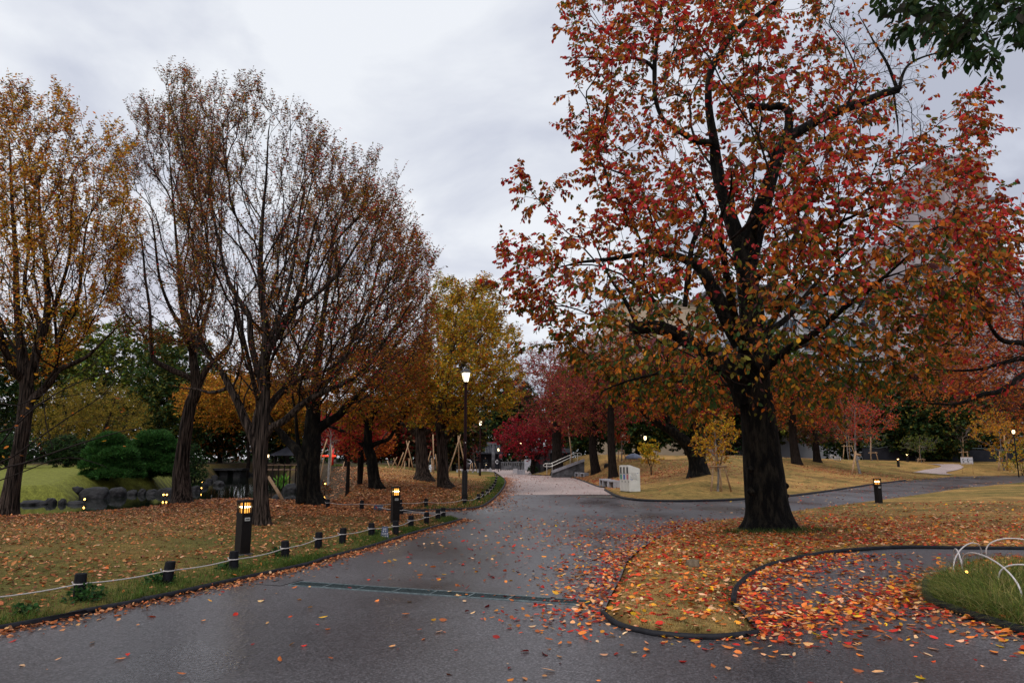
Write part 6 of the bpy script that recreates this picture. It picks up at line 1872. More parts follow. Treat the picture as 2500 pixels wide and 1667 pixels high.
rail("steel double handrail climbing the slope beside the leaning cherry", [[(1327, 1134), (1331, 1131.5), (1344, 1131.5), (1350, 1129), (1398, 1107.5), (1404, 1105.5), (1415, 1105.5), (1418.5, 1107), (1419.5, 1110), (1418, 1112), (1414, 1112.5), (1404, 1112.5), (1396, 1115), (1350, 1136.5), (1344, 1138.5), (1331, 1138.5), (1327, 1137), (1327, 1134)]],
     [(1335, 1132, 1158), (1348, 1130, 1152), (1392, 1110, 1134), (1410, 1106, 1130)], 58)
rail("short steel handrail on the rising lawn at right, left of the staked saplings", [[(2060, 1121), (2040, 1114), (2030, 1110), (2027, 1112), (2028, 1117), (2034, 1120), (2050, 1125)]], [(2038, 1113, 1124), (2052, 1118, 1126)], 54)
yw = 58.6
a, b_ = P(1347, 1153, yw), P(1426, 1124, yw)
root = thing("stair_wall", "grey stone side wall of the slope stairs under the handrail", "wall", tuple(a))
m = MB(); d = b_ - a
for k in range(8):
    s0, s1 = d * k / 8, d * (k + 1) / 8
    m.box(((s0[0] + s1[0]) / 2, .4, (s0[2] + s1[2]) / 2 - .45), (abs(s1[0] - s0[0]) - .004, 1.2, 1.1), mi=0)
m.build("step", M['stone'], root)
m = MB(); m.bar((0, -.25, .05), (d[0], -.25, d[2] + .05), .16, .22); m.build("coping", M['concrete'], root)


# ------------------------------------------------------------------ stakes and tripods
def stakes(label, lines, r=.035, y=None, group="wooden tree stakes", knots=True, ydelta=.5, rr=None):
    ys = []
    for (u0, v0, u1, v1) in lines: ys.append(y if y else G(u1, v1)[1])
    yc = float(np.median(ys)); u0, v0, u1, v1 = lines[0]
    base = P(u1, v1, yc); base[2] = Hs(base[0], yc)
    root = thing("tree_stake", label, "tree stake", tuple(base), group=group)
    for k, (u0, v0, u1, v1) in enumerate(lines):
        vert = abs(v1 - v0) > abs(u1 - u0)
        off = ydelta * (((k * 7) % 3) - 1) if vert else 0
        a = P(u0, v0, yc); c = P(u1, v1, yc + off * .6)
        m = MB(); q = (a - base) if vert else P(u0, v0, yc - .05) - base
        c2 = c - base
        if vert: c2 = c2 + (c2 - q) / np.linalg.norm(c2 - q) * .12
        m.tube([tuple(q), tuple((q + c2) / 2 + np.array((.01, 0, .005))), tuple(c2)], [r * .8, r * .92, r], 8)
        m.build("pole" if vert else "crossbar", M['bamboo'], root)
    return root


stakes("tall crossed bamboo tripod on the mound's crest left of the straight tree", [(999.7, 1075.7, 977.8, 1147), (992, 1074.7, 1009, 1148), (985, 1104, 967.5, 1148), (988.5, 1124.7, 986.4, 1147), (999, 1118, 998, 1154)], .045, y=48)
stakes("bamboo poles with one tall upright between the two mound trees", [(1057, 1060, 1059, 1151), (1052, 1101, 1040.5, 1139), (1063, 1108, 1068, 1149), (1054, 1118, 1055, 1148)], .045, y=47)
stakes("wide bamboo tripod just left of the tall street lamp", [(1124.7, 1060, 1093, 1158), (1121.6, 1073.7, 1140, 1160), (1118.6, 1063, 1121, 1160)], .045, y=45)
stakes("small stake frame behind the two street lamps", [(1150, 1132, 1147, 1147), (1153, 1129, 1153, 1148), (1159, 1129, 1163.5, 1146)], .04, y=66)
stakes("low crossed stakes at the left shoulder of the mound's crest", [(945, 1124, 953, 1146), (969.6, 1115, 953.5, 1146), (961, 1117.6, 971, 1146)], .035, y=50)
stakes("leaning pale poles right of the twin-trunk tree", [(799, 1071, 770, 1156), (791.8, 1112, 780, 1180)], .045, y=38)
stakes("thin poles beside the pale bare tree", [(810, 1086, 806, 1166)], .035, y=42)
stakes("two slanting poles below the red maple", [(841, 1126.5, 829, 1166), (877, 1132, 852.5, 1167)], .035, y=44)
stakes("three-legged stake frame round the yellow-leaved sapling", [(1741, 1139, 1736, 1199), (1756, 1139, 1761, 1196), (1768, 1139, 1784, 1196), (1733, 1139, 1774, 1138), (1747, 1084, 1748, 1142), (1769, 1084, 1757, 1140)], .042, y=G(1752, 1199)[1])
stakes("stake frame with central pole, left of the pink sapling", [(2061, 1085, 2058, 1122), (2078, 1086, 2086, 1108), (2070, 1046, 2075, 1121), (2055, 1089, 2083, 1089)], .045, y=G(2072, 1121)[1])
stakes("single stout leaning stake tied to the pink-leaved young cherry", [(2089, 1101, 2080, 1158), (2086, 1108, 2101, 1111)], .085, y=G(2085, 1158)[1])
stakes("stake frame left of the two far bollard lamps", [(2126, 1066, 2126, 1126), (2138, 1103, 2144, 1126), (2120, 1105, 2142, 1105)], .05, y=G(2128, 1125)[1])
stakes("low stake frame round the bushy green sapling", [(2242, 1118, 2240, 1130), (2253, 1118, 2257, 1130), (2244, 1088, 2246, 1124), (2238, 1121, 2259, 1121.5)], .05, y=G(2248, 1129)[1])
stakes("tall single stake with crossbar behind the lawn sign", [(2350, 1055, 2352, 1132), (2341, 1104, 2363, 1103), (2361, 1101, 2364, 1131)], .06, y=G(2352, 1131)[1])
stakes("pair of thick stakes beside the golden sapling at the right edge", [(2441, 1100, 2438, 1149), (2451, 1060, 2460, 1150)], .085, y=G(2445, 1149)[1])
stakes("stake frame behind the black-trunked cherry", [(1510, 1099, 1509, 1125), (1518, 1080, 1517, 1125), (1522, 1099, 1528, 1123), (1508, 1099, 1524, 1099)], .045, y=G(1517, 1125)[1])
stakes("tall thin pole leaning over the steel handrail", [(1387, 1040, 1397, 1130)], .055, y=59)
stakes("brown log leaning from the pond bank", [(655, 1163, 694, 1228)], .07, y=26.5, group="logs propped at the pond")


# ------------------------------------------------------------------ rocks
def rock(label, u0, u1, v0, v1, seed, y=None, name="boulder", z=WZ):
    uc = (u0 + u1) / 2; yy = y or U(uc, v1, z)[1]
    w_ = (u1 - u0) / FPX * yy; h = (v1 - v0) / FPX * yy * .86
    p = P(uc, v1, yy); p[2] = max(min(p[2], 3), z) if y is None else Hs(p[0], yy)
    bm = bmesh.new(); bmesh.ops.create_icosphere(bm, subdivisions=4, radius=1.0)
    V = np.array([v.co[:] for v in bm.verts])
    n = vnoise(V * 1.1 + seed * 3.7, seed) - .5; n2 = vnoise(V * 2.6 + seed, seed + 1) - .5; n3 = vnoise(V * 7 + seed, seed + 2) - .5
    V = V * (1 + .55 * n + .34 * np.round(n2 * 5) / 5 + .14 * np.abs(n3))[:, None]
    V = np.sign(V) * np.abs(V) ** .85
    V = V / np.array((V[:, 0].max(), V[:, 1].max(), V[:, 2].max()))
    for v, c in zip(bm.verts, V): v.co = (c[0] * w_ * .46, c[1] * w_ * .42, c[2] * h * .9 - .02 * h)
    me = bpy.data.meshes.new(name); bm.to_mesh(me); bm.free(); me.materials.append(M['rock'])
    me.polygons.foreach_set("use_smooth", [True] * len(me.polygons))
    tag(link(name, me, None, tuple(p)), label, "rock", "boulders along the pond")


RK = [("large dark boulder under the first round pine", 198, 268, 1180, 1216), ("broad boulder right of the largest one", 262, 308, 1182, 1212), ("long flat rock at the far left waterline", 45, 118, 1217, 1231), ("rounded rock right of the long flat one", 110, 138, 1211, 1230), ("upright pale-topped stone in the water at left", 140, 163, 1212, 1230),
      ("low flat rock between the upright stone and the boulder", 162, 206, 1219, 1230), ("small dark rock right of the boulders", 310, 336, 1191, 1207), ("rock fourth from the slender leaning tree", 336, 358, 1188, 1207), ("rock third from the slender leaning tree", 358, 386, 1190, 1207), ("wide rock left of the slender leaning tree", 384, 428, 1185, 1207),
      ("low rock just right of the slender leaning tree", 458, 490, 1180, 1200), ("domed rock standing alone in the middle of the pond", 520, 549, 1169, 1184), ("tall boulder left of the twin-trunk tree", 688, 728, 1172, 1203), ("flat wet rock under the leaning log", 656, 694, 1200, 1224), ("dark rock at the foot of the twin-trunk tree", 690, 730, 1204, 1228),
      ("grey rock on the far shore above the pond", 590, 612, 1148, 1160), ("small rock on the far shore", 612, 640, 1150, 1160), ("dark rock at the far left corner of the pond", 0, 46, 1219, 1230), ("rock at the right shore behind the forked tree", 630, 655, 1158, 1172), ("leftmost of three rocks on the shore right of the leaning tree", 488, 508, 1172, 1188), ("middle of three rocks on the shore right of the leaning tree", 503, 520, 1164, 1177), ("rightmost of three rocks on the shore right of the leaning tree", 515, 533, 1156, 1168)]
for k, (lab, *a) in enumerate(RK): rock(lab, *a, seed=k + 1)
rock("pale-topped rock on the green bank left of the first pine", 171, 206, 1177, 1195, 31, y=38)
rock("grey rocks beside the pale bare tree on the mound's left", 768, 797, 1146, 1170, 32, y=50)
rock("rounded brown rock behind the black-trunked cherry", 1474, 1489, 1115, 1127, 33, y=56)
M['tarp'] = noisy("blue_grey_tarp", (.10, .12, .18), (.20, .23, .32), 2.0, .5, .3, 6)
p = P(1546, 1124, 58)
bm = bmesh.new(); bmesh.ops.create_icosphere(bm, subdivisions=3, radius=1.0)
for v in bm.verts:
    c = v.co; k = 1 + .3 * math.sin(3 * c.x + 1) * .4; v.co = (c.x * .75, c.y * .4, max(c.z, -.1) * .38 * k)
me = bpy.data.meshes.new("tarp"); bm.to_mesh(me); bm.free(); me.materials.append(M['tarp']); me.polygons.foreach_set("use_smooth", [True] * len(me.polygons))
tag(link("tarpaulin_heap", me, None, (p[0], 58, Hs(p[0], 58) + .05)), "low heap under a blue-grey tarpaulin on the crest behind the bins", "tarpaulin")

# ------------------------------------------------------------------ pond structures
yq = 62.0
a, b_ = P(640, 1150, yq), P(760, 1150, yq); zd = P(640, 1146, yq)[2]
root = thing("footbridge", "low wooden footbridge with dark posts over the pond's far end", "footbridge", ((a[0] + b_[0]) / 2, yq, WZ))
Lb = b_[0] - a[0]; zd -= WZ
M['deck'] = noisy("weathered_deck", (.10, .055, .035), (.20, .12, .08), 6, .7, .2, 20, .3, (1, 6, 1))
m = MB(); m.box((0, 0, zd), (Lb, 1.4, .12)); m.build("deck", M['deck'], root)
m = MB(); m.box((0, -.65, zd + .42), (Lb, .07, .08)); m.build("handrail", M['deck'], root)
for k in range(9):
    m = MB(); m.box((-Lb / 2 + .15 + k * (Lb - .3) / 8, -.65, zd - .35), (.11, .11, 1.5)); m.build("post", M['bark_far'], root)
ys_ = 77.0
a, b_ = P(496, 1150, ys_), P(600, 1150, ys_)
root = thing("stone_bridge", "dark flat stone bridge with a low square opening across the pond", "stone bridge", ((a[0] + b_[0]) / 2, ys_, WZ))
Lb = b_[0] - a[0]; zt_ = P(550, 1143, ys_)[2] - WZ
m = MB(); m.box((0, 0, zt_ - .11), (Lb, 2.2, .22)); m.build("slab", M['rock'], root)
m = MB(); m.box((-Lb * .3, .1, (zt_ - .22) / 2 - .2), (Lb * .22, 1.8, zt_ + .14)); m.box((Lb * .36, .1, (zt_ - .22) / 2 - .2), (Lb * .16, 1.8, zt_ + .14)); m.box((.2, .1, (zt_ - .22) / 2 - .2), (.9, 1.6, zt_ + .14)); m.build("abutment", M['rock'], root)
# pavilion
yp = 78.0; c = P(715, 1112, yp); hw = 46 / FPX * yp
root = thing("pavilion", "small open pavilion with dark tiled roof behind the footbridge", "pavilion", (c[0], yp, Hs(c[0], yp)))
h0 = c[2] - Hs(c[0], yp)
m = MB(); m.lathe([(hw * 1.3, h0), (hw * 1.25, h0 + .12), (hw * .2, h0 + 1.1), (.1, h0 + 1.3)], 4, rot=math.pi / 4, smooth=False); m.build("roof", M['dark_wall'], root)
for sx_ in (-1, 1):
    for sy_ in (-1, 1):
        m = MB(); m.box((sx_ * hw * .7, sy_ * hw * .7, h0 / 2), (.16, .16, h0 + .1)); m.build("post", M['bark_far'], root)
# red beam gate
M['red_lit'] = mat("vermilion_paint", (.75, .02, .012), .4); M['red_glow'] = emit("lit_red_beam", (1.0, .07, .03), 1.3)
yt = 60.0; pr = P(811, 1145, yt); zr = Hs(pr[0], yt); pl_ = P(742, 1145, yt)
root = thing("red_gate", "red post and glowing red crossbeam seen right of the twin-trunk tree", "gate", (pr[0], yt, zr))
for x_ in (0, pl_[0] - pr[0]):
    m = MB(); m.tube([(x_, 0, -.1), (x_, 0, P(811, 1092, yt)[2] - zr)], .11, 12); m.build("post", M['red_lit'], root)
zb_ = P(811, 1112.5, yt)[2] - zr
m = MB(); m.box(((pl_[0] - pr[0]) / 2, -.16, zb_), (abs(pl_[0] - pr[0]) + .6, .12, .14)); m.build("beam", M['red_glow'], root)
# palm like plant
def spray(label, u, v, y, s, cols, n, seed, name="broadleaf_plant"):
    rg = np.random.default_rng(seed); p = P(u, v, y); p[2] = Hs(p[0], y)
    root = thing(name, label, "plant", tuple(p))
    az = rg.uniform(0, 2 * math.pi, n); A = np.stack([np.cos(az) * .7, np.sin(az) * .7, rg.uniform(.3, 1.2, n)], -1)
    V, F, C = leaves(np.zeros((n, 3)) + np.array((0, 0, s * .4)) + rg.normal(size=(n, 3)) * s * .12, A, np.array((0, 0, 1.)) + rg.normal(size=(n, 3)) * .3, rg.uniform(.6, 1.1, n) * s, rg.uniform(.12, .2, n) * s, palette(rg, n, cols, [1] * len(cols)), fold=.5, curl=rg.uniform(.2, .6, n))
    link("leaves", mesh_np("leaves", V, [F], M['leaf'], colors=C), root)
    m = MB(); m.tube([(0, 0, -.1), (0, 0, s * .5)], s * .06, 8); m.build("stem", M['bark_far'], root)


spray("bright green spiky plant by the footbridge", 693, 1140, 64, 1.0, [(.10, .25, .03), (.20, .33, .05)], 34, 3)
# pale bare tree right of the twin trunk
bgtree("bare_tree", "pale grey nearly bare tree trunk on the mound's left slope", 803, 1183, 1040, 22, [BRN, RUST], [1, 1], 70, 118, .08, r=.13, crown_low=.45, keepbare=.1, wood=M['bark_pale'], group="trees on the leafy mound", up=.5, lean=0)
bgtree("shrub", "small thorny brown shrub at the foot of the twin-trunk tree", 785, 1221, 1182, 22, [BRN, RUST], [1, 1], 90, 119, .05, r=.012, crown_low=.1, stems=4, keepbare=.3, group="shrubs by the pond", up=.3)

# ------------------------------------------------------------------ gate, fence and far plaza
yg = 98.0; mg = yg / FPX


def xg(u, y=98.0): return P(u, 1118, y)[0]


z_ = lambda v, y=98.0: P(1250, v, y)[2]
root = thing("stone_gate", "tall grey stone gate of two pillars and a beam at the path's end", "gate", (xg(1174), yg, 0))
for u in (1143, 1204.5):
    m = MB(); m.tube([(xg(u) - xg(1174), 0, -.1), (xg(u) - xg(1174), 0, z_(1085))], .24, 14); m.build("pillar", M['stone'], root)
m = MB(); m.box((0, 0, z_(1082)), (xg(1212) - xg(1136), .5, .34)); m.build("beam", M['stone'], root)
root = thing("shrine_building", "dark building with grey ribbed tile roof behind the stone gate", "building", (xg(1176), 104, 0))
wb = xg(1215, 104) - xg(1135, 104)
m = MB(); m.box((0, 2, z_(1108, 104) / 2), (wb, 4, z_(1108, 104))); m.build("wall", M['dark_wall'], root)
m = MB(); ze, zr_ = z_(1106, 104), z_(1086, 104)
m.add([(-wb / 2 - .5, -1.2, ze), (wb / 2 + .5, -1.2, ze), (wb / 2, 2, zr_), (-wb / 2, 2, zr_), (wb / 2 + .5, 5, ze), (-wb / 2 - .5, 5, ze), (-wb / 2 - .5, -1.2, ze - .15), (wb / 2 + .5, -1.2, ze - .15)], [(0, 1, 2, 3), (3, 2, 4, 5), (6, 7, 1, 0)])
ro = m.build("roof", M['dark_wall'], root)
m = MB()
for k in range(22):
    x_ = -wb / 2 + .1 + k * (wb - .2) / 21; m.tube([(x_, -1.25, ze + .03), (x_, 2, zr_ + .05)], .055, 6)
    m.lathe([(.07, 0), (.07, .03)], 8, c=(x_, -1.27, ze - .05))
m.build("roof_rib", M['stone'], ro)
m = MB(); m.box((0, -.1, 1.2), (wb * .5, .12, 2.4)); m.build("curtain", M['black'], root)
# stone baluster fence
ua, ub = 1221, 1284; yf = 92.0
root = thing("stone_fence", "low grey stone baluster fence behind the crimson maple", "fence", (xg((ua + ub) / 2, yf), yf, 0))
Lf = xg(ub, yf) - xg(ua, yf); hf = z_(1127, yf)
m = MB(); m.box((0, 0, hf - .06), (Lf, .2, .16)); m.build("top_rail", M['stone'], root)
m = MB(); m.box((0, 0, .35), (Lf, .24, .5)); m.build("base", M['stone'], root)
for k in range(12):
    m = MB(); m.box((-Lf / 2 + .12 + k * (Lf - .24) / 11, 0, hf / 2), (.17, .17, hf - .1)); m.build("baluster", M['stone'], root)
m = MB(); p = P(1291, 1131, 90); m.box((0, 0, 0), (1.15, .12, 1.4)); m.build("panel", M['concrete'], tag(thing("wall_panel", "plain pale grey wall panel beside the baluster fence", "wall", (p[0], 90, .75)), None))
# stone doorway pillars right of maple
root = thing("stone_pillars", "pair of grey stone pillars with dark gap behind the handrail", "pillars", (xg(1331, 72), 72, 0))
for u in (1324, 1339):
    m = MB(); m.box((xg(u, 72) - xg(1331, 72), 0, z_(1098, 72) / 2), (.36, .4, z_(1098, 72))); m.build("pillar", M['stone'], root)
m = MB(); m.box((0, 0, z_(1098, 72) + .08), (1.1, .42, .16)); m.build("lintel", M['stone'], root)
root = thing("dark_hut", "black timber shed closing the view behind the stone pillars", "shed", (xg(1345, 78), 79, 0))
m = MB(); m.box((0, 0, 1.1), (4.4, 3, 2.2)); m.build("wall", M['black'], root)
m = MB(); m.add([(-2.4, -1.8, 2.2), (2.4, -1.8, 2.2), (2.4, 0, 2.7), (-2.4, 0, 2.7), (2.4, 1.8, 2.2), (-2.4, 1.8, 2.2), (-2.4, -1.8, 2.12), (2.4, -1.8, 2.12)], [(0, 1, 2, 3), (3, 2, 4, 5), (6, 7, 1, 0)]); m.build("roof", M['black'], root)
# diamond signs, red lantern
for lab, u, rz in (("pale diamond-shaped sign right of the stone gate", 1213.5, .0), ("pale diamond-shaped sign left of the stone gate", 1147, .0)):
    p = P(u, 1127, 93); root = thing("diamond_sign", lab, "sign", (p[0], 93, 0), group="diamond signs at the gate")
    m = MB()
    for k in range(4):
        a0, a1 = k * math.pi / 2, (k + 1) * math.pi / 2
        m.bar((.24 * math.cos(a0), 0, p[2] + .27 * math.sin(a0)), (.24 * math.cos(a1), 0, p[2] + .27 * math.sin(a1)), .09)
    m.build("frame", M['sign_white'], root)
    m = MB(); m.bar((0, .05, 0), (0, .05, p[2] - .25), .07); m.build("post", M['black'], root)
p = P(1222.5, 1114, 88); root = thing("red_lantern", "dark red lantern hanging on a post beside the stone gate", "lantern", (p[0], 88, 0))
m = MB(); m.lathe([(.12, p[2] - .3), (.22, p[2] - .15), (.24, p[2]), (.22, p[2] + .15), (.12, p[2] + .3)], 14); m.build("shade", mat("dark_red_paper", (.16, .008, .012), .6), root)
m = MB(); m.tube([(.0, .1, 0), (.0, .1, p[2] + .5)], .05, 8); m.tube([(0, .1, p[2] + .45), (0, 0, p[2] + .35), (0, 0, p[2] + .28)], .02, 6); m.build("post", M['black'], root)

# dark wall at right with wavy coping
yd = 80.0
for lab, ua, ub, vt, seed in (("dark grey wall behind the two far bollard lamps, with a wavy pale coping", 2108, 2232, 1093, 1), ("longer dark grey wall behind the sign and golden sapling", 2248, 2560, 1098, 2)):
    xa, xb = xg(ua, yd), xg(ub, yd); cx = (xa + xb) / 2; zt2 = z_(vt, yd); zb2 = Hs(cx, yd)
    root = thing("dark_wall", lab, "wall", (cx, yd, zb2 - .3), group="dark walls beyond the right lawn")
    m = MB(); m.box((0, 0, (zt2 - zb2 + .3) / 2), (xb - xa, .4, zt2 - zb2 + .3)); m.build("panel", M['dark_wall'], root)
    m = MB(); n = 30; m.tube([(-(xb - xa) / 2 + k * (xb - xa) / n, -.22, zt2 - zb2 + .38 + .10 * math.sin(k * .45 + seed)) for k in range(n + 1)], .045, 6); m.build("coping", M['galv'], root)


# ------------------------------------------------------------------ buildings
M['bld_grey'] = noisy("mauve_grey_tile", (.33, .285, .295), (.39, .34, .35), .5, .8, .05, 3, .3)
M['bld_dark'] = noisy("grey_render", (.12, .115, .13), (.16, .15, .17), .5, .8, .05, 3, .3)
M['bld_beige'] = noisy("beige_render", (.44, .34, .24), (.50, .39, .28), .5, .85, .05, 3, .3)
M['bld_light'] = noisy("light_grey_render", (.40, .40, .42), (.47, .47, .49), .5, .8, .05, 3, .3)
M['glass'] = mat("window_glass", (.03, .045, .06), .12, .6)


def windows(root, x0, x1, zs, n, w_, h, y, matw, skip=()):
    for r_, z in enumerate(zs):
        for k in range(n):
            if (r_, k) in skip: continue
            x_ = x0 + (x1 - x0) * (k + .5) / n
            m = MB()
            m.box((x_, y, z + h / 2 + .05), (w_ + .2, .16, .1)); m.box((x_, y, z - h / 2 - .05), (w_ + .2, .2, .1)); m.box((x_ - w_ / 2 - .05, y, z), (.1, .16, h)); m.box((x_ + w_ / 2 + .05, y, z), (.1, .16, h)); m.box((x_, y, z), (.06, .12, h))
            f = m.build("window", M['bld_light'], root)
            m = MB(); m.box((x_, y + .02, z), (w_, .06, h)); m.build("pane", matw, f)


def X3(u, v, y): return P(u, v, y)[0]


yB = 92.0
xl, xr = X3(2308, 500, yB), X3(2424, 560, yB)
xL = X3(2238, 700, yB)
cx = (xL + xr) / 2
root = thing("apartment_tower", "tall mauve-grey apartment tower with stacked balconies behind the big tree at right", "building", (cx, yB, 0))
zt3, zm = P(2370, 384, yB)[2], P(2300, 545, yB)[2]
m = MB(); m.box(((xl + xr) / 2 - cx, 6, zt3 / 2), (xr - xl, 12, zt3)); m.build("stair_block", M['bld_grey'], root)
m = MB(); m.box(((xL + xl) / 2 - cx - .01, 7.5, zm / 2), (xl - xL, 12, zm)); m.build("wall", M['bld_grey'], root)
m = MB(); m.box(((xl + xr) / 2 - cx, 6, zt3 + .15), (xr - xl + .3, 12.3, .3)); m.build("parapet", M['bld_light'], root)
m = MB(); q = P(2434, 478, yB); m.box((q[0] - cx - .3, 3, q[2]), (2.6, 4, .5)); m.build("canopy", M['bld_dark'], root)
m = MB(); q = P(2432, 560, yB); m.box((xr - cx + .7, 3.5, q[2] - 2.2), (1.4, 5, 5.5)); m.build("side_bay", M['bld_grey'], root)
for k in range(9):
    z = 4 + k * 3.05
    if z > zm - 1: break
    w_ = (xl - xL) * .92
    m = MB(); m.box(((xL + xl) / 2 - cx, .9, z), (w_, 1.8, .22)); m.box(((xL + xl) / 2 - cx, .06, z + .65), (w_, .12, 1.08)); m.build("balcony", M['bld_grey'], root)
    windows(root, xL - cx + .5, xl - cx - .5, [z + 1.55], 2, 1.6, 1.7, 1.42, M['glass'])
for k in range(8):
    z = 6 + k * 3.05; m = MB(); m.box(((xl + xr) / 2 - cx, -.04, z), (xr - xl - .02, .08, .08)); m.build("joint_line", M['bld_dark'], root)
rc = 55 / FPX * 86 / 2 + .6; q = P(2222, 868, 88)
m = MB(); m.lathe([(rc, 0), (rc, q[2] + 6), (rc * .98, q[2] + 6.2)], 28, c=(q[0] - cx, -3.2, 0)); m.build("round_stair_tower", M['bld_light'], root)
m = MB()
for z in np.arange(3, q[2] + 6, 2.4): m.lathe([(rc + .04, z), (rc + .04, z + .06)], 28, c=(q[0] - cx, -3.2, 0))
m.build("joint_ring", M['bld_dark'], root)
m = MB(); qq = P(2388, 384, yB); m.tube([(qq[0] - cx, 5, zt3), (qq[0] - cx, 5, zt3 + 3.2)], .06, 6)
for s_ in range(4): m.bar((qq[0] - cx - .35, 5, zt3 + 2 + s_ * .3), (qq[0] - cx + .35, 5, zt3 + 2 + s_ * .3), .04)
m.build("antenna", M['stone'], root)
m = MB(); qq = P(2268, 900, yB); m.tube([(qq[0] - cx, -.1, 8), (qq[0] - cx, -.1, 16), (qq[0] - cx - .2, -.1, 16.4)], .14, 8); m.build("drain_pipe", M['white_paint'], root)

yC = 100.0
xa, xb = X3(1748, 760, yC), X3(2150, 760, yC); zc = P(1900, 706, yC)[2]
root = thing("office_building", "wide grey-blue office block with window bands behind the big tree", "building", ((xa + xb) / 2, yC, 0))
m = MB(); m.box((0, 6, zc / 2), (xb - xa, 12, zc)); m.build("wall", M['bld_light'], root)
m = MB(); m.box((0, 5.6, zc + .25), (xb - xa + 1.2, 13, .5)); m.build("roof", M['bld_dark'], root)
windows(root, -(xb - xa) / 2 + .6, (xb - xa) / 2 - .6, [zc - 2.2 - 3.2 * k for k in range(6)], 8, 2.1, 1.5, -.05, M['glass'])
yD = 108.0
xa, xb = X3(1440, 760, yD), X3(1700, 760, yD); zc = P(1560, 742, yD)[2]
root = thing("beige_building", "beige apartment block seen through the big tree's left boughs", "building", ((xa + xb) / 2, yD, 0))
m = MB(); m.box((xb * 0 + 1.8, 6, zc / 2), (xb - xa - 3.6, 12, zc)); m.build("wall", M['bld_beige'], root)
m = MB(); m.box((-(xb - xa) / 2 + 1.79, 5, (zc - 5.0) / 2), (3.6, 10, zc - 5.0)); m.build("low_wing", M['bld_beige'], root)
m = MB(); m.box((1.8, 6, zc + .2), (xb - xa - 3.0, 12.8, .4)); m.build("parapet", M['bld_light'], root)
windows(root, -(xb - xa) / 2 + 4.2, (xb - xa) / 2 - .8, [zc - 7.5 - 3.1 * k for k in range(4)], 6, 1.3, 1.5, -.05, M['glass'])
windows(root, -(xb - xa) / 2 + .4, -(xb - xa) / 2 + 3.4, [zc - 7.0], 3, .45, 1.5, -.05, M['glass'])
yE = 112.0
xa, xb = X3(2420, 720, yE), X3(2640, 720, yE); zc = P(2460, 672, yE)[2]
root = thing("office_building", "low light-grey office block with dark windows at the right edge", "building", ((xa + xb) / 2, yE, 0))
m = MB(); m.box((0, 6, zc / 2), (xb - xa, 12, zc)); m.build("wall", M['bld_light'], root)
windows(root, -(xb - xa) / 2 + .4, (xb - xa) / 2 - .4, [zc - 2.4 - 3.2 * k for k in range(5)], 5, 1.9, 1.8, -.05, M['glass'])


# ------------------------------------------------------------------ people
def skin_body(name, pts, edges, rad, m, parent, root_i=0):
    me = bpy.data.meshes.new(name); me.from_pydata(pts, edges, []); me.materials.append(m)
    o = link(name, me, parent)
    s = o.modifiers.new("skin", 'SKIN')
    for i, v in enumerate(me.skin_vertices[0].data):
        v.radius = (rad[i], rad[i]); v.use_root = (i == root_i)
    d = o.modifiers.new("sub", 'SUBSURF'); d.levels = 2; d.render_levels = 2
    return o


M['coat'] = mat("dark_coat", (.012, .016, .018), .8); M['skin'] = mat("skin", (.42, .22, .15), .5); M['trous'] = mat("dark_trousers", (.015, .016, .025), .8); M['pale_coat'] = mat("pale_coat", (.50, .56, .62), .7)


def head(root, c, hair):
    bm = bmesh.new(); bmesh.ops.create_icosphere(bm, subdivisions=3, radius=1.0)
    for v in bm.verts:
        x, y, z = v.co; w_ = 1 - .22 * max(0, -z) ** 1.5
        v.co = (x * .078 * w_, y * .095 * w_ - .006 * (z < -.2), z * .115)
        if y < -.75 and abs(x) < .22 and -.25 < z < .15: v.co.y -= .018 * (1 - abs(x) / .22)
    me = bpy.data.meshes.new("head"); bm.to_mesh(me); bm.free(); me.materials.append(M['skin']); me.polygons.foreach_set("use_smooth", [True] * len(me.polygons))
    h = link("head", me, root, c)
    m = MB()
    for s_ in (-1, 1): m.lathe([(.004, -.008), (.011, 0), (.004, .008)], 8, c=(s_ * .03, -.088, .01)); m.lathe([(.008, -.03), (.014, 0), (.006, .03)], 6, c=(s_ * .08, .0, 0))
    m.box((0, -.088, -.055), (.045, .008, .009)); m.build("face", M['ink'], h)
    bm = bmesh.new(); bmesh.ops.create_icosphere(bm, subdivisions=3, radius=1.0)
    for v in bm.verts:
        x, y, z = v.co; zz_ = max(z, -.35 if y > .1 else .35); v.co = (x * .085, y * .102 + .008, zz_ * .124 + .004)
    me = bpy.data.meshes.new("hair"); bm.to_mesh(me); bm.free(); me.materials.append(hair); link("hair", me, root, c)


# cyclist riding towards the camera
pc = P(1184, 1149, 84); root = thing("person", "person in a dark jacket riding a bicycle towards us by the gate", "person", (pc[0], 84, 0), .25)
pts = [(0, .12, .92), (0, .02, 1.15), (0, -.06, 1.38), (0, -.08, 1.48), (-.19, -.06, 1.36), (-.24, -.26, 1.16), (-.22, -.46, 1.04), (.19, -.06, 1.36), (.24, -.26, 1.16), (.22, -.46, 1.04), (-.10, .10, .90), (-.14, -.28, .80), (-.12, -.12, .42), (-.12, -.24, .36), (.10, .10, .90), (.14, -.30, .66), (.12, -.02, .22), (.12, -.15, .17)]
ed = [(0, 1), (1, 2), (2, 3), (2, 4), (4, 5), (5, 6), (2, 7), (7, 8), (8, 9), (0, 10), (10, 11), (11, 12), (12, 13), (0, 14), (14, 15), (15, 16), (16, 17)]
skin_body("body", pts, ed, [.14, .15, .13, .055, .07, .052, .036, .07, .052, .036, .10, .075, .05, .045, .10, .075, .05, .045], M['coat'], root)
head(root, (0, -.10, 1.62), M['black'])
bike = thing("bicycle", "bicycle with front basket ridden by the person at the gate", "bicycle", (pc[0], 84, 0), .25)
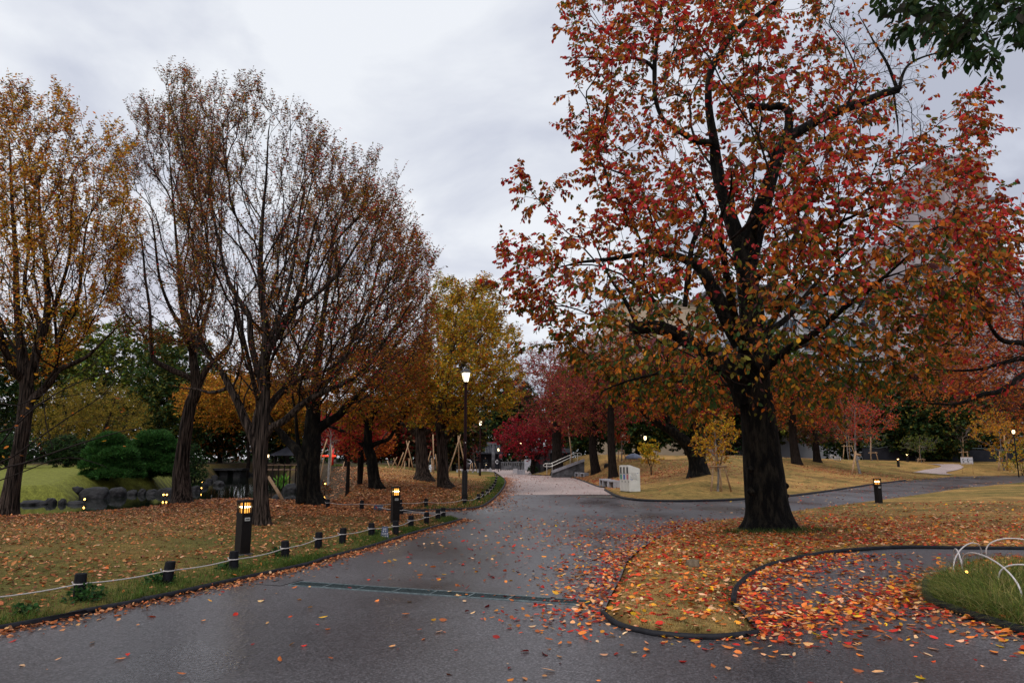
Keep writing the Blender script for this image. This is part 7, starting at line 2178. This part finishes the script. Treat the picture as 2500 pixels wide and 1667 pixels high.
for y_ in (-.55, .55):
    m = MB(); m.tube([(0, y_ + .32 * math.cos(a), .33 + .32 * math.sin(a)) for a in np.linspace(0, 2 * math.pi, 25)], .02, 6, caps=False)
    for k in range(8): a = k * math.pi / 8; m.bar((0, y_ + .3 * math.cos(a), .33 + .3 * math.sin(a)), (0, y_ - .3 * math.cos(a), .33 - .3 * math.sin(a)), .005)
    m.build("wheel", M['black'], bike)
m = MB()
for a_, b2_ in (((0, .55, .33), (0, .15, .35)), ((0, .15, .35), (0, .22, .84)), ((0, .55, .33), (0, .22, .75)), ((0, .15, .35), (0, -.38, .72)), ((0, .2, .68), (0, -.36, .80)), ((0, -.55, .33), (0, -.36, .85)), ((0, -.36, .85), (0, -.38, 1.0))): m.tube([a_, b2_], .018, 6)
m.build("frame", M['steel'], bike)
m = MB(); m.tube([(-.27, -.3, 1.0), (-.12, -.42, 1.02), (.12, -.42, 1.02), (.27, -.3, 1.0)], .014, 6); m.build("handlebar", M['steel'], bike)
m = MB(); m.box((0, .2, .87), (.16, .26, .06), taper=.8); m.build("saddle", M['black'], bike)
m = MB(); m.lathe([(.035, 0), (.04, .04)], 10, c=(0, -.62, .78)); m.build("headlight", M['lamp_far'], bike)
# crouching figure beyond the mound
pk = P(1048, 1148, 52); zk = Hs(pk[0], 52)
root = thing("person", "person in a pale jacket crouching between the two trees on the mound", "person", (pk[0], 52, zk), 1.2)
pts = [(0, .02, .16), (0, -.04, .34), (0, -.12, .48), (0, -.16, .53), (-.15, -.12, .46), (-.18, -.26, .30), (-.1, -.36, .2), (.15, -.12, .46), (.18, -.26, .30), (.1, -.36, .2), (-.1, -.02, .15), (-.13, -.3, .27), (-.12, -.16, .05), (-.12, -.28, .02), (.1, -.02, .15), (.13, -.3, .27), (.12, -.16, .05), (.12, -.28, .02)]
skin_body("body", pts, ed, [.12, .12, .10, .05, .06, .045, .033, .06, .045, .033, .085, .065, .045, .04, .085, .065, .045, .04], M['pale_coat'], root)
head(root, (0, -.2, .64), M['black'])
# ------------------------------------------------------------------ light
SUN_EL, SUN_AZ = math.radians(58), math.radians(200)
w = bpy.data.worlds.new("World"); SC.world = w; w.use_nodes = True
nt = w.node_tree; nt.nodes.clear()
N_ = nt.nodes.new; LK = nt.links.new
tc = N_("ShaderNodeTexCoord"); sky = N_("ShaderNodeTexSky")
sky.sky_type = 'NISHITA'; sky.sun_disc = False; sky.sun_elevation = SUN_EL; sky.sun_rotation = SUN_AZ
sx = N_("ShaderNodeSeparateXYZ"); LK(tc.outputs["Generated"], sx.inputs[0])
def mth(op, a, b=None, c=None):
    n = N_("ShaderNodeMath"); n.operation = op
    for k, q in enumerate((a, b, c)):
        if q is None: continue
        if isinstance(q, (int, float)): n.inputs[k].default_value = q
        else: LK(q, n.inputs[k])
    return n.outputs[0]
zz = mth('ADD', mth('MAXIMUM', sx.outputs[2], 0.0), 0.22)
px = mth('DIVIDE', sx.outputs[0], zz); py = mth('DIVIDE', sx.outputs[1], zz)
cv = N_("ShaderNodeCombineXYZ"); LK(px, cv.inputs[0]); LK(py, cv.inputs[1]); cv.inputs[2].default_value = 0.7
n1 = N_("ShaderNodeTexNoise"); n1.inputs["Scale"].default_value = 1.7; n1.inputs["Detail"].default_value = 7; n1.inputs["Roughness"].default_value = 0.52; n1.inputs["Distortion"].default_value = 0.35
LK(cv.outputs[0], n1.inputs["Vector"])
n2 = N_("ShaderNodeTexNoise"); n2.inputs["Scale"].default_value = 0.55; n2.inputs["Detail"].default_value = 3
LK(cv.outputs[0], n2.inputs["Vector"])
f = mth('ADD', mth('MULTIPLY', n1.outputs["Fac"], 1.15), mth('MULTIPLY', n2.outputs["Fac"], 0.20))
f = mth('ADD', f, mth('MULTIPLY', mth('ADD', sx.outputs[0], 0.15), -0.2))     # brighter towards the left
ramp = N_("ShaderNodeValToRGB")
el = ramp.color_ramp.elements
el[0].position = 0.50; el[0].color = (0.445, 0.47, 0.56, 1)
el[1].position = 0.78; el[1].color = (0.80, 0.825, 0.87, 1)
e = el.new(0.60); e.color = (0.585, 0.615, 0.705, 1)
LK(f, ramp.inputs["Fac"])
# faint pink-white glow low in the sky on the left
low = mth('MULTIPLY', mth('SUBTRACT', 1.0, mth('MINIMUM', mth('MULTIPLY', mth('MAXIMUM', sx.outputs[2], 0.0), 2.6), 1.0)), mth('MAXIMUM', mth('MULTIPLY', sx.outputs[0], -1.1), 0.0))
mx = N_("ShaderNodeMix"); mx.data_type = 'RGBA'; LK(mth('MINIMUM', low, 0.75), mx.inputs[0]); LK(ramp.outputs[0], mx.inputs[6]); mx.inputs[7].default_value = (0.90, 0.84, 0.90, 1)
sc_ = N_("ShaderNodeVectorMath"); sc_.operation = 'SCALE'; LK(sky.outputs[0], sc_.inputs[0]); sc_.inputs["Scale"].default_value = 0.006
ad = N_("ShaderNodeVectorMath"); ad.operation = 'ADD'; LK(mx.outputs[2], ad.inputs[0]); LK(sc_.outputs[0], ad.inputs[1])
bg = N_("ShaderNodeBackground"); LK(ad.outputs[0], bg.inputs[0]); bg.inputs[1].default_value = 0.98
wo = N_("ShaderNodeOutputWorld"); LK(bg.outputs[0], wo.inputs[0])
sd = bpy.data.lights.new("sun", 'SUN'); sd.energy = 1.5; sd.angle = math.radians(30); sd.color = (1.0, 0.96, 0.92)
so = bpy.data.objects.new("sun", sd); COL.objects.link(so)
dv = Vector((math.sin(SUN_AZ) * math.cos(SUN_EL), math.cos(SUN_AZ) * math.cos(SUN_EL), math.sin(SUN_EL)))
so.rotation_euler = dv.to_track_quat('Z', 'Y').to_euler()
SC.view_settings.view_transform = 'Standard'; SC.view_settings.look = 'None'; SC.view_settings.exposure = 0.12; SC.view_settings.gamma = 1.0
SC.view_settings.use_curve_mapping = False
SC.cycles.max_bounces = 7; SC.cycles.diffuse_bounces = 3; SC.cycles.glossy_bounces = 2; SC.cycles.transmission_bounces = 4; SC.cycles.caustics_reflective = False; SC.cycles.caustics_refractive = False
SC.cycles.sample_clamp_indirect = 3.0
